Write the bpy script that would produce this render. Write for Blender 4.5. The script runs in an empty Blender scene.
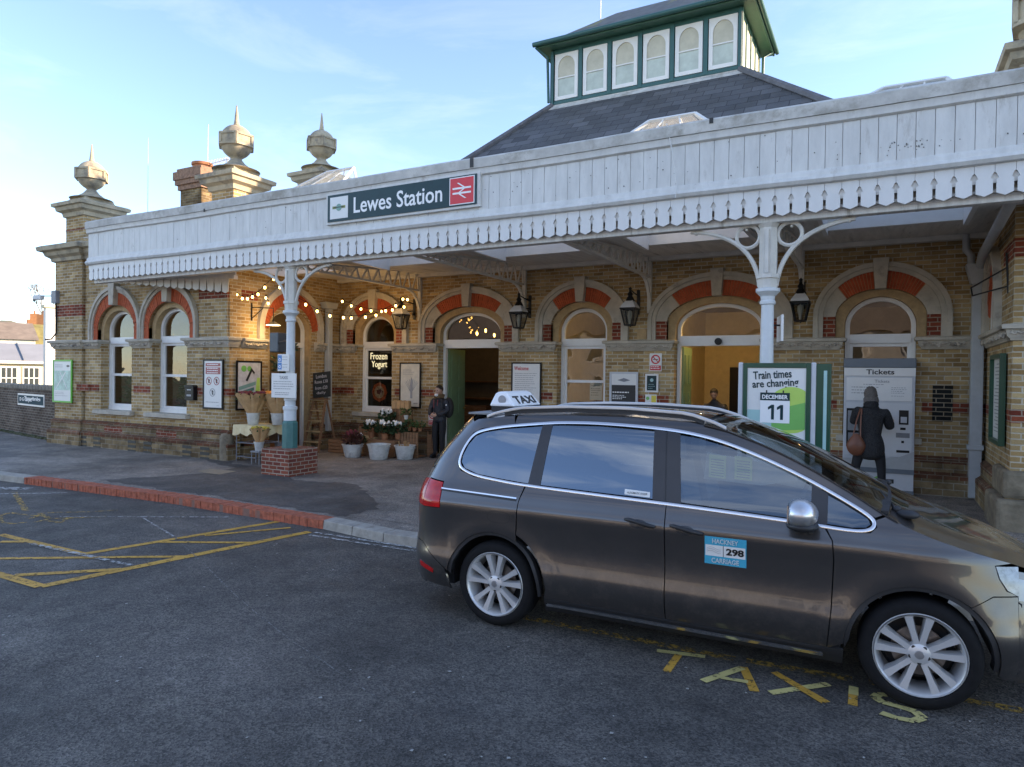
import bpy, bmesh, math, random
from mathutils import Vector, Matrix
from mathutils.geometry import tessellate_polygon, delaunay_2d_cdt
random.seed(7)
rad = math.radians
SC = bpy.context.scene
COL = SC.collection
# ------------------------------------------------------------------ camera
CAM_H = 2.0
yaw, pit, rol = rad(28.501), rad(0.645), rad(0.757)
r0 = Vector((math.cos(yaw), math.sin(yaw), 0)); f0 = Vector((-math.sin(yaw), math.cos(yaw), 0)); u0 = Vector((0, 0, 1))
f1 = math.cos(pit)*f0 - math.sin(pit)*u0; u1 = math.cos(pit)*u0 + math.sin(pit)*f0
r2 = math.cos(rol)*r0 + math.sin(rol)*u1; u2 = math.cos(rol)*u1 - math.sin(rol)*r0
cd = bpy.data.cameras.new('camera'); cam = bpy.data.objects.new('camera', cd); COL.objects.link(cam)
cam.matrix_world = Matrix(((r2.x, u2.x, -f1.x, 0), (r2.y, u2.y, -f1.y, 0), (r2.z, u2.z, -f1.z, CAM_H), (0, 0, 0, 1)))
cd.sensor_width = 36; cd.lens = 683.8/1024*36; cd.clip_start = .05; cd.clip_end = 3000
SC.camera = cam
# ------------------------------------------------------------------ sky, sun, exposure
SUN_EL, SUN_AZ = rad(18), (0.88, 0.47)          # towards the sun: +X and +Y (behind the station, right)
w = bpy.data.worlds.new('World'); SC.world = w; w.use_nodes = True
nt = w.node_tree; N = nt.nodes; L = nt.links
bg = N['Background']; sky = N.new('ShaderNodeTexSky'); sky.sky_type = 'NISHITA'; sky.sun_disc = False
sky.sun_elevation = SUN_EL; sky.sun_rotation = math.atan2(SUN_AZ[0], SUN_AZ[1]); sky.altitude = 1200; sky.air_density = 1.0; sky.dust_density = .25; sky.ozone_density = 3.5
tc = N.new('ShaderNodeTexCoord'); mp = N.new('ShaderNodeMapping'); mp.inputs['Scale'].default_value = (1.0, 1.6, 5.5); mp.inputs['Rotation'].default_value = (0.1, 0.15, 0.5)
nz = N.new('ShaderNodeTexNoise'); nz.inputs['Scale'].default_value = 2.3; nz.inputs['Detail'].default_value = 7; nz.inputs['Roughness'].default_value = .62; nz.inputs['Distortion'].default_value = .5
cr = N.new('ShaderNodeValToRGB'); cr.color_ramp.elements[0].position = .50; cr.color_ramp.elements[1].position = .86; cr.color_ramp.elements[0].color = (.03, .03, .03, 1)
cr.color_ramp.elements[1].color = (.62, .62, .62, 1)
mx = N.new('ShaderNodeMixRGB'); mx.inputs[2].default_value = (4.6, 4.8, 5.0, 1)
L.new(tc.outputs['Generated'], mp.inputs[0]); L.new(mp.outputs[0], nz.inputs['Vector']); L.new(nz.outputs[0], cr.inputs[0])
sg = N.new('ShaderNodeSeparateXYZ'); L.new(tc.outputs['Generated'], sg.inputs[0]); mr_ = N.new('ShaderNodeMapRange'); mr_.inputs[1].default_value = .25; mr_.inputs[2].default_value = -.35; mr_.inputs[3].default_value = .22; mr_.inputs[4].default_value = 1.0; L.new(sg.outputs[1], mr_.inputs[0])
mm_ = N.new('ShaderNodeMath'); mm_.operation = 'MULTIPLY'; L.new(cr.outputs[0], mm_.inputs[0]); L.new(mr_.outputs[0], mm_.inputs[1]); L.new(mm_.outputs[0], mx.inputs[0]); L.new(sky.outputs[0], mx.inputs[1]); L.new(mx.outputs[0], bg.inputs[0]); bg.inputs[1].default_value = .13
sd = bpy.data.lights.new('sun', 'SUN'); sun = bpy.data.objects.new('sun', sd); COL.objects.link(sun)
sd.energy = 3.3; sd.angle = rad(.5); sd.color = (1, .86, .66)
h = math.hypot(*SUN_AZ); sdir = Vector((SUN_AZ[0]/h*math.cos(SUN_EL), SUN_AZ[1]/h*math.cos(SUN_EL), math.sin(SUN_EL)))
sun.rotation_euler = sdir.to_track_quat('Z', 'Y').to_euler(); sun.location = (20, 20, 30)
SC.view_settings.view_transform = 'Standard'; SC.view_settings.look = 'None'; SC.view_settings.exposure = 2.0; SC.view_settings.gamma = 1
SC.view_settings.use_white_balance = True; SC.view_settings.white_balance_temperature = 7600; SC.view_settings.white_balance_tint = 17
SC.cycles.max_bounces = 8; SC.cycles.transparent_max_bounces = 16
SC.cycles.sample_clamp_indirect = 4
# ------------------------------------------------------------------ materials
def base(name):
    m = bpy.data.materials.new(name); m.use_nodes = True
    return m, m.node_tree.nodes, m.node_tree.links, m.node_tree.nodes['Principled BSDF']
def mat(name, col, rough=.6, metal=0, var=.12, scale=6, bump=0, bscale=40, emit=None, es=1, col2=None, stain=None, coat=0, stretch=(1, 1, 1), spec=.5, stth=.55):
    m, n, l, b = base(name)
    b.inputs['Roughness'].default_value = rough; b.inputs['Metallic'].default_value = metal; b.inputs['Coat Weight'].default_value = coat
    b.inputs['Specular IOR Level'].default_value = spec
    g = n.new('ShaderNodeNewGeometry'); mpn = n.new('ShaderNodeMapping'); mpn.inputs['Scale'].default_value = stretch
    l.new(g.outputs['Position'], mpn.inputs[0])
    c1 = [max(0, c*(1-var)) for c in col]; c2 = col2 or [min(1, c*(1+var)) for c in col]
    t = n.new('ShaderNodeTexNoise'); t.inputs['Scale'].default_value = scale; t.inputs['Detail'].default_value = 6; t.inputs['Roughness'].default_value = .65
    l.new(mpn.outputs[0], t.inputs['Vector'])
    r = n.new('ShaderNodeValToRGB'); r.color_ramp.elements[0].position = .32; r.color_ramp.elements[1].position = .68
    r.color_ramp.elements[0].color = (*c1, 1); r.color_ramp.elements[1].color = (*c2, 1); l.new(t.outputs[0], r.inputs[0]); out = r.outputs[0]
    if stain:
        t2 = n.new('ShaderNodeTexNoise'); t2.inputs['Scale'].default_value = scale*.55; t2.inputs['Detail'].default_value = 10; t2.inputs['Roughness'].default_value = .75
        l.new(mpn.outputs[0], t2.inputs['Vector'])
        r2_ = n.new('ShaderNodeValToRGB'); r2_.color_ramp.elements[0].position = stth; r2_.color_ramp.elements[1].position = stth+.13
        l.new(t2.outputs[0], r2_.inputs[0]); mm = n.new('ShaderNodeMixRGB'); l.new(r2_.outputs[0], mm.inputs[0]); l.new(out, mm.inputs[1]); mm.inputs[2].default_value = (*stain, 1); out = mm.outputs[0]
    l.new(out, b.inputs['Base Color'])
    if bump:
        t3 = n.new('ShaderNodeTexNoise'); t3.inputs['Scale'].default_value = bscale; t3.inputs['Detail'].default_value = 5; l.new(mpn.outputs[0], t3.inputs['Vector'])
        bp = n.new('ShaderNodeBump'); bp.inputs['Strength'].default_value = bump; bp.inputs['Distance'].default_value = .02; l.new(t3.outputs[0], bp.inputs['Height']); l.new(bp.outputs[0], b.inputs['Normal'])
    if emit:
        b.inputs['Emission Color'].default_value = (*emit, 1); b.inputs['Emission Strength'].default_value = es
    return m
def brick(name, c1, c2, mortar, bw=.225, bh=.075, ms=.009, stain=None, dark=None, rough=.9, offset=.5, sth=.58, vert=False):
    m, n, l, b = base(name); b.inputs['Roughness'].default_value = rough; b.inputs['Specular IOR Level'].default_value = .2
    g = n.new('ShaderNodeNewGeometry'); s = n.new('ShaderNodeSeparateXYZ'); l.new(g.outputs['Position'], s.inputs[0])
    sn = n.new('ShaderNodeSeparateXYZ'); l.new(g.outputs['True Normal'], sn.inputs[0])
    ab = n.new('ShaderNodeMath'); ab.operation = 'ABSOLUTE'; l.new(sn.outputs[0], ab.inputs[0])
    gt = n.new('ShaderNodeMath'); gt.operation = 'GREATER_THAN'; gt.inputs[1].default_value = .7; l.new(ab.outputs[0], gt.inputs[0])
    mu = n.new('ShaderNodeMix'); l.new(gt.outputs[0], mu.inputs[0]); l.new(s.outputs[0], mu.inputs[2]); l.new(s.outputs[1], mu.inputs[3])
    az = n.new('ShaderNodeMath'); az.operation = 'ABSOLUTE'; l.new(sn.outputs[2], az.inputs[0])
    gz = n.new('ShaderNodeMath'); gz.operation = 'GREATER_THAN'; gz.inputs[1].default_value = .7; l.new(az.outputs[0], gz.inputs[0])
    mv = n.new('ShaderNodeMix'); l.new(gz.outputs[0], mv.inputs[0]); l.new(s.outputs[2], mv.inputs[2]); l.new(s.outputs[1], mv.inputs[3])
    cb = n.new('ShaderNodeCombineXYZ'); l.new(mu.outputs[0], cb.inputs[0]); l.new(mv.outputs[0], cb.inputs[1])
    wn = n.new('ShaderNodeTexNoise'); wn.inputs['Scale'].default_value = 9; l.new(g.outputs['Position'], wn.inputs['Vector'])
    wv = n.new('ShaderNodeMixRGB'); wv.blend_type = 'ADD'; wv.inputs[0].default_value = .012; l.new(cb.outputs[0], wv.inputs[1]); l.new(wn.outputs['Color'], wv.inputs[2])
    t = n.new('ShaderNodeTexBrick'); t.offset = offset; t.inputs['Scale'].default_value = 1; t.inputs['Brick Width'].default_value = bw; t.inputs['Row Height'].default_value = bh
    t.inputs['Mortar Size'].default_value = ms; t.inputs['Mortar Smooth'].default_value = .3; t.inputs['Bias'].default_value = -.1
    l.new(wv.outputs[0], t.inputs['Vector'])
    t.inputs['Color1'].default_value = (*c1, 1); t.inputs['Color2'].default_value = (*c2, 1); t.inputs['Mortar'].default_value = (*mortar, 1)
    out = t.outputs['Color']
    # second, finer colour change from brick to brick
    t2 = n.new('ShaderNodeTexBrick'); t2.offset = offset; t2.inputs['Scale'].default_value = 1; t2.inputs['Brick Width'].default_value = bw; t2.inputs['Row Height'].default_value = bh; t2.inputs['Mortar Size'].default_value = 0
    off = n.new('ShaderNodeVectorMath'); off.operation = 'ADD'; off.inputs[1].default_value = (bw*40, bh*26, 0); l.new(wv.outputs[0], off.inputs[0]); l.new(off.outputs[0], t2.inputs['Vector'])
    t2.inputs['Color1'].default_value = (.62, .62, .62, 1); t2.inputs['Color2'].default_value = (1.15, 1.15, 1.15, 1)
    mm = n.new('ShaderNodeMixRGB'); mm.blend_type = 'MULTIPLY'; mm.inputs[0].default_value = .6; l.new(out, mm.inputs[1]); l.new(t2.outputs['Color'], mm.inputs[2]); out = mm.outputs[0]
    nn = n.new('ShaderNodeTexNoise'); nn.inputs['Scale'].default_value = 1.1; nn.inputs['Detail'].default_value = 8; nn.inputs['Roughness'].default_value = .7; l.new(g.outputs['Position'], nn.inputs['Vector'])
    rr = n.new('ShaderNodeValToRGB'); rr.color_ramp.elements[0].position = sth-.14; rr.color_ramp.elements[1].position = sth+.12; l.new(nn.outputs[0], rr.inputs[0])
    m3 = n.new('ShaderNodeMixRGB'); m3.blend_type = 'MULTIPLY'; l.new(rr.outputs[0], m3.inputs[0]); l.new(out, m3.inputs[1]); m3.inputs[2].default_value = (*(stain or (.55, .5, .46)), 1); out = m3.outputs[0]
    l.new(out, b.inputs['Base Color'])
    fn = n.new('ShaderNodeTexNoise'); fn.inputs['Scale'].default_value = 55; l.new(g.outputs['Position'], fn.inputs['Vector'])
    hm = n.new('ShaderNodeMath'); hm.operation = 'MULTIPLY_ADD'; hm.inputs[1].default_value = -1; l.new(t.outputs['Fac'], hm.inputs[0]); l.new(fn.outputs[0], hm.inputs[2])
    bp = n.new('ShaderNodeBump'); bp.inputs['Strength'].default_value = .55; bp.inputs['Distance'].default_value = .012; l.new(hm.outputs[0], bp.inputs['Height']); l.new(bp.outputs[0], b.inputs['Normal'])
    return m
def glass(name, tint=(.75, .78, .76), refl=1.0, rough=.0, ior=1.5, wav=0):
    m, n, l, b = base(name); n.remove(b)
    tr = n.new('ShaderNodeBsdfTransparent'); tr.inputs[0].default_value = (*tint, 1)
    gl = n.new('ShaderNodeBsdfGlossy'); gl.inputs['Roughness'].default_value = rough; gl.inputs[0].default_value = (refl*(.70 if 'car' in name else 1), refl*(.86 if 'car' in name else 1), refl, 1)
    lw = n.new('ShaderNodeLayerWeight'); lw.inputs[0].default_value = .5; mx_ = n.new('ShaderNodeMixShader')
    pw = n.new('ShaderNodeMath'); pw.operation = 'POWER'; pw.inputs[1].default_value = 5; l.new(lw.outputs['Facing'], pw.inputs[0])
    F0 = ((ior-1)/(ior+1))**2; fr = n.new('ShaderNodeMath'); fr.operation = 'MULTIPLY_ADD'; fr.inputs[1].default_value = 1-F0; fr.inputs[2].default_value = F0; l.new(pw.outputs[0], fr.inputs[0])
    if wav:
        t3 = n.new('ShaderNodeTexNoise'); t3.inputs['Scale'].default_value = 1.3; bp = n.new('ShaderNodeBump'); bp.inputs['Strength'].default_value = wav; bp.inputs['Distance'].default_value = .05
        g = n.new('ShaderNodeNewGeometry'); l.new(g.outputs['Position'], t3.inputs['Vector']); l.new(t3.outputs[0], bp.inputs['Height']); l.new(bp.outputs[0], gl.inputs['Normal'])
    l.new(fr.outputs[0], mx_.inputs[0]); l.new(tr.outputs[0], mx_.inputs[1]); l.new(gl.outputs[0], mx_.inputs[2]); l.new(mx_.outputs[0], n['Material Output'].inputs[0])
    return m
M = {}
M['brick'] = brick('yellow_brick', (.36, .225, .095), (.58, .42, .215), (.56, .50, .39), ms=.010, stain=(.64, .60, .56), sth=.55)
M['brick_dirty'] = brick('sooty_brick', (.22, .15, .075), (.42, .30, .15), (.36, .31, .23), stain=(.38, .34, .31), sth=.5)
M['brick_plinth'] = brick('plinth_brick', (.25, .17, .09), (.45, .33, .18), (.40, .35, .27), bw=.30, bh=.11, stain=(.36, .34, .33), sth=.5)
M['red'] = brick('red_brick', (.30, .070, .035), (.19, .04, .025), (.38, .31, .24), stain=(.5, .45, .42), bw=.225)
M['redp'] = brick('weathered_red_plinth_brick', (.27, .10, .055), (.20, .12, .07), (.33, .27, .20), stain=(.4, .38, .36), sth=.48)
M['redbox'] = brick('box_red_brick', (.30, .085, .05), (.17, .045, .035), (.40, .32, .25), bw=.20, bh=.072, ms=.010)
M['dkbrick'] = brick('dark_brick', (.10, .07, .055), (.17, .12, .09), (.26, .23, .19), ms=.011)
M['vouss'] = mat('rubbed_red_brick', (.43, .085, .03), .85, var=.25, scale=9, bump=.25, bscale=30)
M['tanb'] = mat('tan_rubbed_brick', (.42, .29, .15), .85, var=.2, scale=10, bump=.2)
M['stone'] = mat('portland_stone', (.46, .415, .34), .85, var=.16, scale=4, bump=.2, bscale=25, stain=(.26, .23, .19))
M['carved'] = mat('carved_stone', (.45, .40, .33), .85, var=.2, scale=8, bump=.5, bscale=22, stain=(.16, .14, .12), stth=.5)
M['cornice'] = mat('cornice_stone', (.42, .355, .25), .85, var=.22, scale=3, bump=.3, stain=(.20, .18, .15), stth=.5)
M['roughst'] = mat('rough_stone', (.22, .18, .125), .95, var=.35, scale=5, bump=.9, bscale=9, stain=(.10, .085, .07))
M['white'] = mat('weathered_white_paint', (.62, .62, .60), .55, var=.10, scale=2.5, bump=.12, bscale=12, stain=(.42, .40, .37), stretch=(3, 3, .8), stth=.575)
M['valance'] = mat('valance_white_paint', (.68, .68, .67), .5, var=.05, scale=3, stain=(.56, .55, .53), stth=.64, stretch=(2, 2, .8))
M['lead'] = mat('lichen_lead_capping', (.50, .49, .46), .8, var=.2, scale=3.5, bump=.3, bscale=14, stain=(.33, .31, .27), stth=.5)
M['iron'] = mat('cream_grey_iron_paint', (.62, .60, .55), .5, var=.1, scale=5, stain=(.42, .38, .32), stth=.66)
M['soffit'] = mat('grey_soffit_boards', (.64, .62, .58), .7, var=.15, scale=2, stretch=(6, .6, 1), stain=(.25, .22, .18), stth=.58)
M['frame'] = mat('white_window_paint', (.72, .72, .70), .4, var=.04)
M['slate'] = None
M['glass'] = glass('window_glass', (.50, .51, .46), .95, ior=1.75, wav=.12)
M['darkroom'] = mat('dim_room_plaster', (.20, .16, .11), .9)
M['black'] = mat('black_satin', (.008, .008, .009), .4, var=.1, spec=.3)
M['blackr'] = mat('black_rubber', (.010, .010, .011), .8, var=.2, scale=20, spec=.2)
M['grey'] = mat('grey_metal', (.20, .21, .23), .5)
M['lgrey'] = mat('pale_grey_enamel', (.52, .54, .57), .4, var=.05)
M['dgrey'] = mat('slate_grey_enamel', (.13, .16, .19), .45, var=.06)
M['teal'] = mat('teal_paint', (.05, .17, .16), .45, var=.15)
M['green'] = mat('dark_green_paint', (.008, .065, .036), .35, var=.1)
M['sage'] = mat('sage_green_door_paint', (.17, .27, .15), .4, var=.1)
M['pipe'] = mat('grey_pipe_paint', (.40, .42, .43), .45, var=.08, stain=(.30, .29, .27), stth=.66)
M['paper'] = mat('poster_paper', (.72, .72, .70), .35, var=.03, spec=.5)
M['ink'] = mat('black_ink', (.02, .02, .02), .5)
M['inkg'] = mat('grey_ink', (.30, .30, .31), .5)
M['whiteink'] = mat('white_lettering', (.85, .85, .85), .4, var=.02)
M['redink'] = mat('red_ink', (.60, .025, .03), .4, var=.05)
M['blueink'] = mat('blue_ink', (.05, .22, .5), .4)
M['signg'] = mat('deep_green_sign', (.006, .038, .045), .35, var=.12, spec=.3)
M['lime'] = mat('lime_print', (.45, .66, .13), .4, var=.04)
M['aqua'] = mat('aqua_print', (.33, .55, .54), .4, var=.04)
M['mgreen'] = mat('green_print', (.16, .46, .11), .4, var=.05)
M['mapg'] = mat('bright_green_frame', (.10, .48, .06), .4, var=.05)
M['galv'] = mat('galvanised_steel', (.60, .61, .59), .5, metal=.15, var=.15, scale=9, stain=(.35, .36, .35))
M['wood'] = mat('weathered_wood', (.25, .13, .065), .8, var=.35, scale=6, stretch=(1, 1, 8), bump=.2)
M['pwood'] = mat('pale_wood', (.48, .33, .17), .7, var=.2, scale=6, stretch=(1, 1, 6))
M['kraft'] = mat('kraft_paper', (.50, .30, .14), .75, var=.2, scale=8, bump=.3, bscale=18)
M['cloth'] = mat('cream_cloth', (.72, .60, .36), .9, var=.1, scale=8)
M['bulb'] = mat('warm_bulb', (1, .8, .4), .3, emit=(1, .58, .16), es=5)
M['lampglass'] = glass('lantern_glass', (.62, .62, .60), .8)
M['lampwhite'] = mat('opal_lantern_top', (.52, .53, .54), .3, var=.06)
M['leaf'] = mat('green_leaves', (.05, .11, .03), .6, var=.4, scale=20)
M['leafd'] = mat('dark_green_leaves', (.022, .055, .02), .6, var=.4, scale=20)
M['petalw'] = mat('white_petals', (.80, .78, .74), .6, var=.05)
M['petalo'] = mat('orange_petals', (.72, .24, .03), .6, var=.3, scale=25)
M['petalr'] = mat('dark_red_petals', (.17, .02, .03), .6, var=.3, scale=25)
M['terr'] = mat('terracotta', (.36, .15, .07), .8)
def asphalt(name, c, spots=.5, rough=.85, sc=1.0):
    m, n, l, b = base(name); g = n.new('ShaderNodeNewGeometry'); P_ = g.outputs['Position']
    def noise(s, d=6, r=.6):
        t = n.new('ShaderNodeTexNoise'); t.inputs['Scale'].default_value = s; t.inputs['Detail'].default_value = d; t.inputs['Roughness'].default_value = r; l.new(P_, t.inputs['Vector']); return t.outputs[0]
    def ramp(x, p0, c0, p1, c1):
        r = n.new('ShaderNodeValToRGB'); r.color_ramp.elements[0].position = p0; r.color_ramp.elements[1].position = p1; r.color_ramp.elements[0].color = (*c0, 1); r.color_ramp.elements[1].color = (*c1, 1); l.new(x, r.inputs[0]); return r.outputs[0]
    def mul(a, b_, f=1):
        k = n.new('ShaderNodeMixRGB'); k.blend_type = 'MULTIPLY'; k.inputs[0].default_value = f; l.new(a, k.inputs[1]); l.new(b_, k.inputs[2]); return k.outputs[0]
    a = ramp(noise(.55, 9, .7), .38, [x*.58 for x in c], .62, [x*1.30 for x in c])
    vo = n.new('ShaderNodeTexVoronoi'); vo.inputs['Scale'].default_value = 95*sc; l.new(P_, vo.inputs['Vector'])
    sep = n.new('ShaderNodeSeparateXYZ'); l.new(vo.outputs['Color'], sep.inputs[0])
    sp = ramp(sep.outputs[0], .05, (.30, .30, .30), .97, (2.1, 2.06, 2.0)); a = mul(a, sp, spots)
    a = mul(a, ramp(noise(2.4, 10, .8), .38, (.72, .72, .73), .60, (1.12, 1.11, 1.08)))
    a = mul(a, ramp(noise(14, 6, .7), .3, (.78, .78, .78), .7, (1.2, 1.2, 1.2)))
    l.new(a, b.inputs['Base Color'])
    rr = ramp(noise(1.7), .35, (rough-.2,)*3, .65, (rough,)*3); l.new(rr, b.inputs['Roughness'])
    bp = n.new('ShaderNodeBump'); bp.inputs['Strength'].default_value = .55; bp.inputs['Distance'].default_value = .008; l.new(vo.outputs['Distance'], bp.inputs['Height']); l.new(bp.outputs[0], b.inputs['Normal'])
    return m
M['road'] = asphalt('road_asphalt', (.084, .077, .070), .8)
M['pave'] = asphalt('footway_asphalt', (.20, .178, .158), .75, sc=1.2)
M['patch'] = asphalt('newer_dark_asphalt', (.085, .077, .072), .6, sc=1.2)
def worn(name, col, hole=.5):
    """paint worn through to the asphalt (the gaps are real transparency of the paint film)"""
    m, n, l, b = base(name); b.inputs['Roughness'].default_value = .7
    g = n.new('ShaderNodeNewGeometry'); t = n.new('ShaderNodeTexNoise'); t.inputs['Scale'].default_value = 16; t.inputs['Detail'].default_value = 10; t.inputs['Roughness'].default_value = .8; l.new(g.outputs['Position'], t.inputs['Vector'])
    t2 = n.new('ShaderNodeTexNoise'); t2.inputs['Scale'].default_value = 2.5; l.new(g.outputs['Position'], t2.inputs['Vector'])
    r2_ = n.new('ShaderNodeValToRGB'); r2_.color_ramp.elements[0].color = (*[c*.8 for c in col], 1); r2_.color_ramp.elements[1].color = (*col, 1); r2_.color_ramp.elements[0].position = .4; r2_.color_ramp.elements[1].position = .6
    l.new(t2.outputs[0], r2_.inputs[0]); l.new(r2_.outputs[0], b.inputs['Base Color'])
    r = n.new('ShaderNodeValToRGB'); r.color_ramp.elements[0].position = hole-.03; r.color_ramp.elements[1].position = hole+.05; l.new(t.outputs[0], r.inputs[0]); l.new(r.outputs[0], b.inputs['Alpha'])
    return m
M['yellow'] = worn('worn_yellow_paint', (.62, .33, .05), .42)
M['yellowf'] = worn('faded_yellow_paint', (.50, .30, .06), .50)
M['cream'] = worn('pale_yellow_paint', (.62, .52, .20), .41)
M['crack'] = worn('pale_crack_dust', (.20, .195, .185), .47)
M['wpaint'] = worn('worn_white_paint', (.5, .5, .48), .49)
def slate():
    m = brick('slate_tiles', (.095, .098, .105), (.14, .142, .15), (.04, .04, .045), bw=.42, bh=.21, ms=.008, stain=(.75, .74, .70), rough=.65)
    return m
M['slate'] = slate()
M['slatel'] = mat('lichened_slate', (.14, .14, .14), .8, var=.2, scale=4, stain=(.27, .25, .09), bump=.4, bscale=10, stth=.56)
# ------------------------------------------------------------------ mesh builder
class MB:
    def __init__(s): s.v = []; s.f = []
    def add(s, vs, fs):
        k = len(s.v); s.v += [tuple(p) for p in vs]; s.f += [tuple(i+k for i in f) for f in fs]; return s
    def box(s, x0, x1, y0, y1, z0, z1):
        return s.add([(x, y, z) for x in (x0, x1) for y in (y0, y1) for z in (z0, z1)], [(0, 1, 3, 2), (4, 6, 7, 5), (0, 4, 5, 1), (2, 3, 7, 6), (0, 2, 6, 4), (1, 5, 7, 3)])
    def obox(s, c, size, mt):
        a, b_, c_ = [q/2 for q in size]
        vs = [mt @ Vector((x, y, z)) + Vector(c) for x in (-a, a) for y in (-b_, b_) for z in (-c_, c_)]
        return s.add(vs, [(0, 1, 3, 2), (4, 6, 7, 5), (0, 4, 5, 1), (2, 3, 7, 6), (0, 2, 6, 4), (1, 5, 7, 3)])
    def prism(s, poly, T, a, b_):
        """closed outline poly (u,z), extruded from depth a to b_ through the map T(u,v,z)"""
        n = len(poly); fr = [T(u, a, z) for u, z in poly]; bk = [T(u, b_, z) for u, z in poly]
        k = len(s.v); s.v += [tuple(p) for p in fr+bk]
        tri = tessellate_polygon([[Vector((u, z, 0)) for u, z in poly]])
        for t in tri: s.f.append(tuple(k+i for i in t)); s.f.append(tuple(k+n+i for i in reversed(t)))
        for i in range(n): j = (i+1) % n; s.f.append((k+i, k+j, k+n+j, k+n+i))
        return s
    def tube(s, pts, r, n=8, cap=True):
        pts = [Vector(p) for p in pts]; rs = r if isinstance(r, (list, tuple)) else [r]*len(pts); k = len(s.v); up = None
        for i, p in enumerate(pts):
            d = (pts[min(i+1, len(pts)-1)]-pts[max(i-1, 0)]).normalized()
            if up is None:
                up = d.orthogonal().normalized()
            else:
                up = (up-d*up.dot(d)).normalized()
            q = d.cross(up)
            for j in range(n):
                a = 2*math.pi*j/n+math.pi/n; s.v.append(tuple(p+(up*math.cos(a)+q*math.sin(a))*rs[i]))
        for i in range(len(pts)-1):
            for j in range(n): j2 = (j+1) % n; s.f.append((k+i*n+j, k+i*n+j2, k+(i+1)*n+j2, k+(i+1)*n+j))
        if cap: s.f.append(tuple(k+j for j in reversed(range(n)))); s.f.append(tuple(k+(len(pts)-1)*n+j for j in range(n)))
        return s
    def strip(s, pts, wv, tv):
        """flat bar along pts: width vector wv, thickness vector tv"""
        wv = Vector(wv); tv = Vector(tv); k = len(s.v)
        for p in pts:
            p = Vector(p)
            for a, b_ in ((-1, -1), (1, -1), (1, 1), (-1, 1)): s.v.append(tuple(p+wv*a/2+tv*b_/2))
        for i in range(len(pts)-1):
            for j in range(4): j2 = (j+1) % 4; s.f.append((k+i*4+j, k+i*4+j2, k+i*4+4+j2, k+i*4+4+j))
        s.f.append((k+3, k+2, k+1, k)); e = k+(len(pts)-1)*4; s.f.append((e, e+1, e+2, e+3)); return s
    def lathe(s, prof, c, n=24, ax='z', cap=True, rot=0):
        k = len(s.v); c = Vector(c)
        for r, z in prof:
            for j in range(n):
                a = 2*math.pi*j/n+rot; p = (r*math.cos(a), r*math.sin(a), z)
                if ax == 'y': p = (p[0], p[2], p[1])
                if ax == 'x': p = (p[2], p[0], p[1])
                s.v.append(tuple(c+Vector(p)))
        for i in range(len(prof)-1):
            for j in range(n): j2 = (j+1) % n; s.f.append((k+i*n+j, k+i*n+j2, k+(i+1)*n+j2, k+(i+1)*n+j))
        if cap and prof[0][0] > 1e-4: s.f.append(tuple(k+j for j in reversed(range(n))))
        if cap and prof[-1][0] > 1e-4: s.f.append(tuple(k+(len(prof)-1)*n+j for j in range(n)))
        return s
    def ell(s, c, r, n=12, m=8, mt=None):
        k = len(s.v); mt = mt or Matrix.Identity(3)
        for i in range(m+1):
            t = math.pi*i/m
            for j in range(n):
                a = 2*math.pi*j/n; p = mt @ Vector((r[0]*math.sin(t)*math.cos(a), r[1]*math.sin(t)*math.sin(a), r[2]*math.cos(t))); s.v.append(tuple(Vector(c)+p))
        for i in range(m):
            for j in range(n): j2 = (j+1) % n; s.f.append((k+i*n+j, k+(i+1)*n+j, k+(i+1)*n+j2, k+i*n+j2))
        return s
    def build(s, name, m, parent=None, smooth=0, bev=0, local=False):
        off = Vector((0, 0, 0))
        if parent is not None and not local:
            q = parent
            while q: off += q.location; q = q.parent
        me = bpy.data.meshes.new(name); me.from_pydata([tuple(Vector(p)-off) for p in s.v], [], s.f); me.validate(); me.update()
        if s.f:
            bm = bmesh.new(); bm.from_mesh(me); bmesh.ops.recalc_face_normals(bm, faces=bm.faces[:]); bm.to_mesh(me); bm.free()
        me.materials.append(M[m] if isinstance(m, str) else m)
        if smooth: me.shade_smooth(); me.set_sharp_from_angle(angle=rad(smooth))
        o = bpy.data.objects.new(name, me); COL.objects.link(o)
        if parent is not None: o.parent = parent
        if bev:
            md = o.modifiers.new('bevel', 'BEVEL'); md.width = bev; md.segments = 2; md.limit_method = 'ANGLE'; md.angle_limit = rad(40); md.harden_normals = False
        return o
def thing(name, label, cat, loc=(0, 0, 0), group=None, rz=0):
    o = bpy.data.objects.new(name, None); COL.objects.link(o); o.location = loc; o.rotation_euler = (0, 0, rz); o.empty_display_size = .2
    o['label'] = label; o['category'] = cat
    if group: o['group'] = group
    return o
def tag(o, label, cat, group=None, kind=None):
    o['label'] = label; o['category'] = cat
    if group: o['group'] = group
    if kind: o['kind'] = kind
    return o
def struct(o, kind='structure'): o['kind'] = kind; return o
def B(name, m, parent, x0, x1, y0, y1, z0, z1, bev=0, label=None):
    o = MB().box(x0, x1, y0, y1, z0, z1).build(name, m, parent, bev=bev)
    if label: o['label'] = label
    return o
def copy_tree(o, loc=None, label=None, parent=None):
    c = o.copy(); COL.objects.link(c)
    if parent is not None: c.parent = parent
    if loc is not None: c.location = loc
    if label: c['label'] = label
    for ch in [x for x in bpy.data.objects if x.parent == o]: copy_tree(ch, parent=c)
    return c
FACE = {'-y': Matrix(((1, 0, 0), (0, 0, -1), (0, 1, 0))), '+x': Matrix(((0, 0, 1), (1, 0, 0), (0, 1, 0))), '-x': Matrix(((0, 0, -1), (-1, 0, 0), (0, 1, 0))), '+z': Matrix.Identity(3)}
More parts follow.
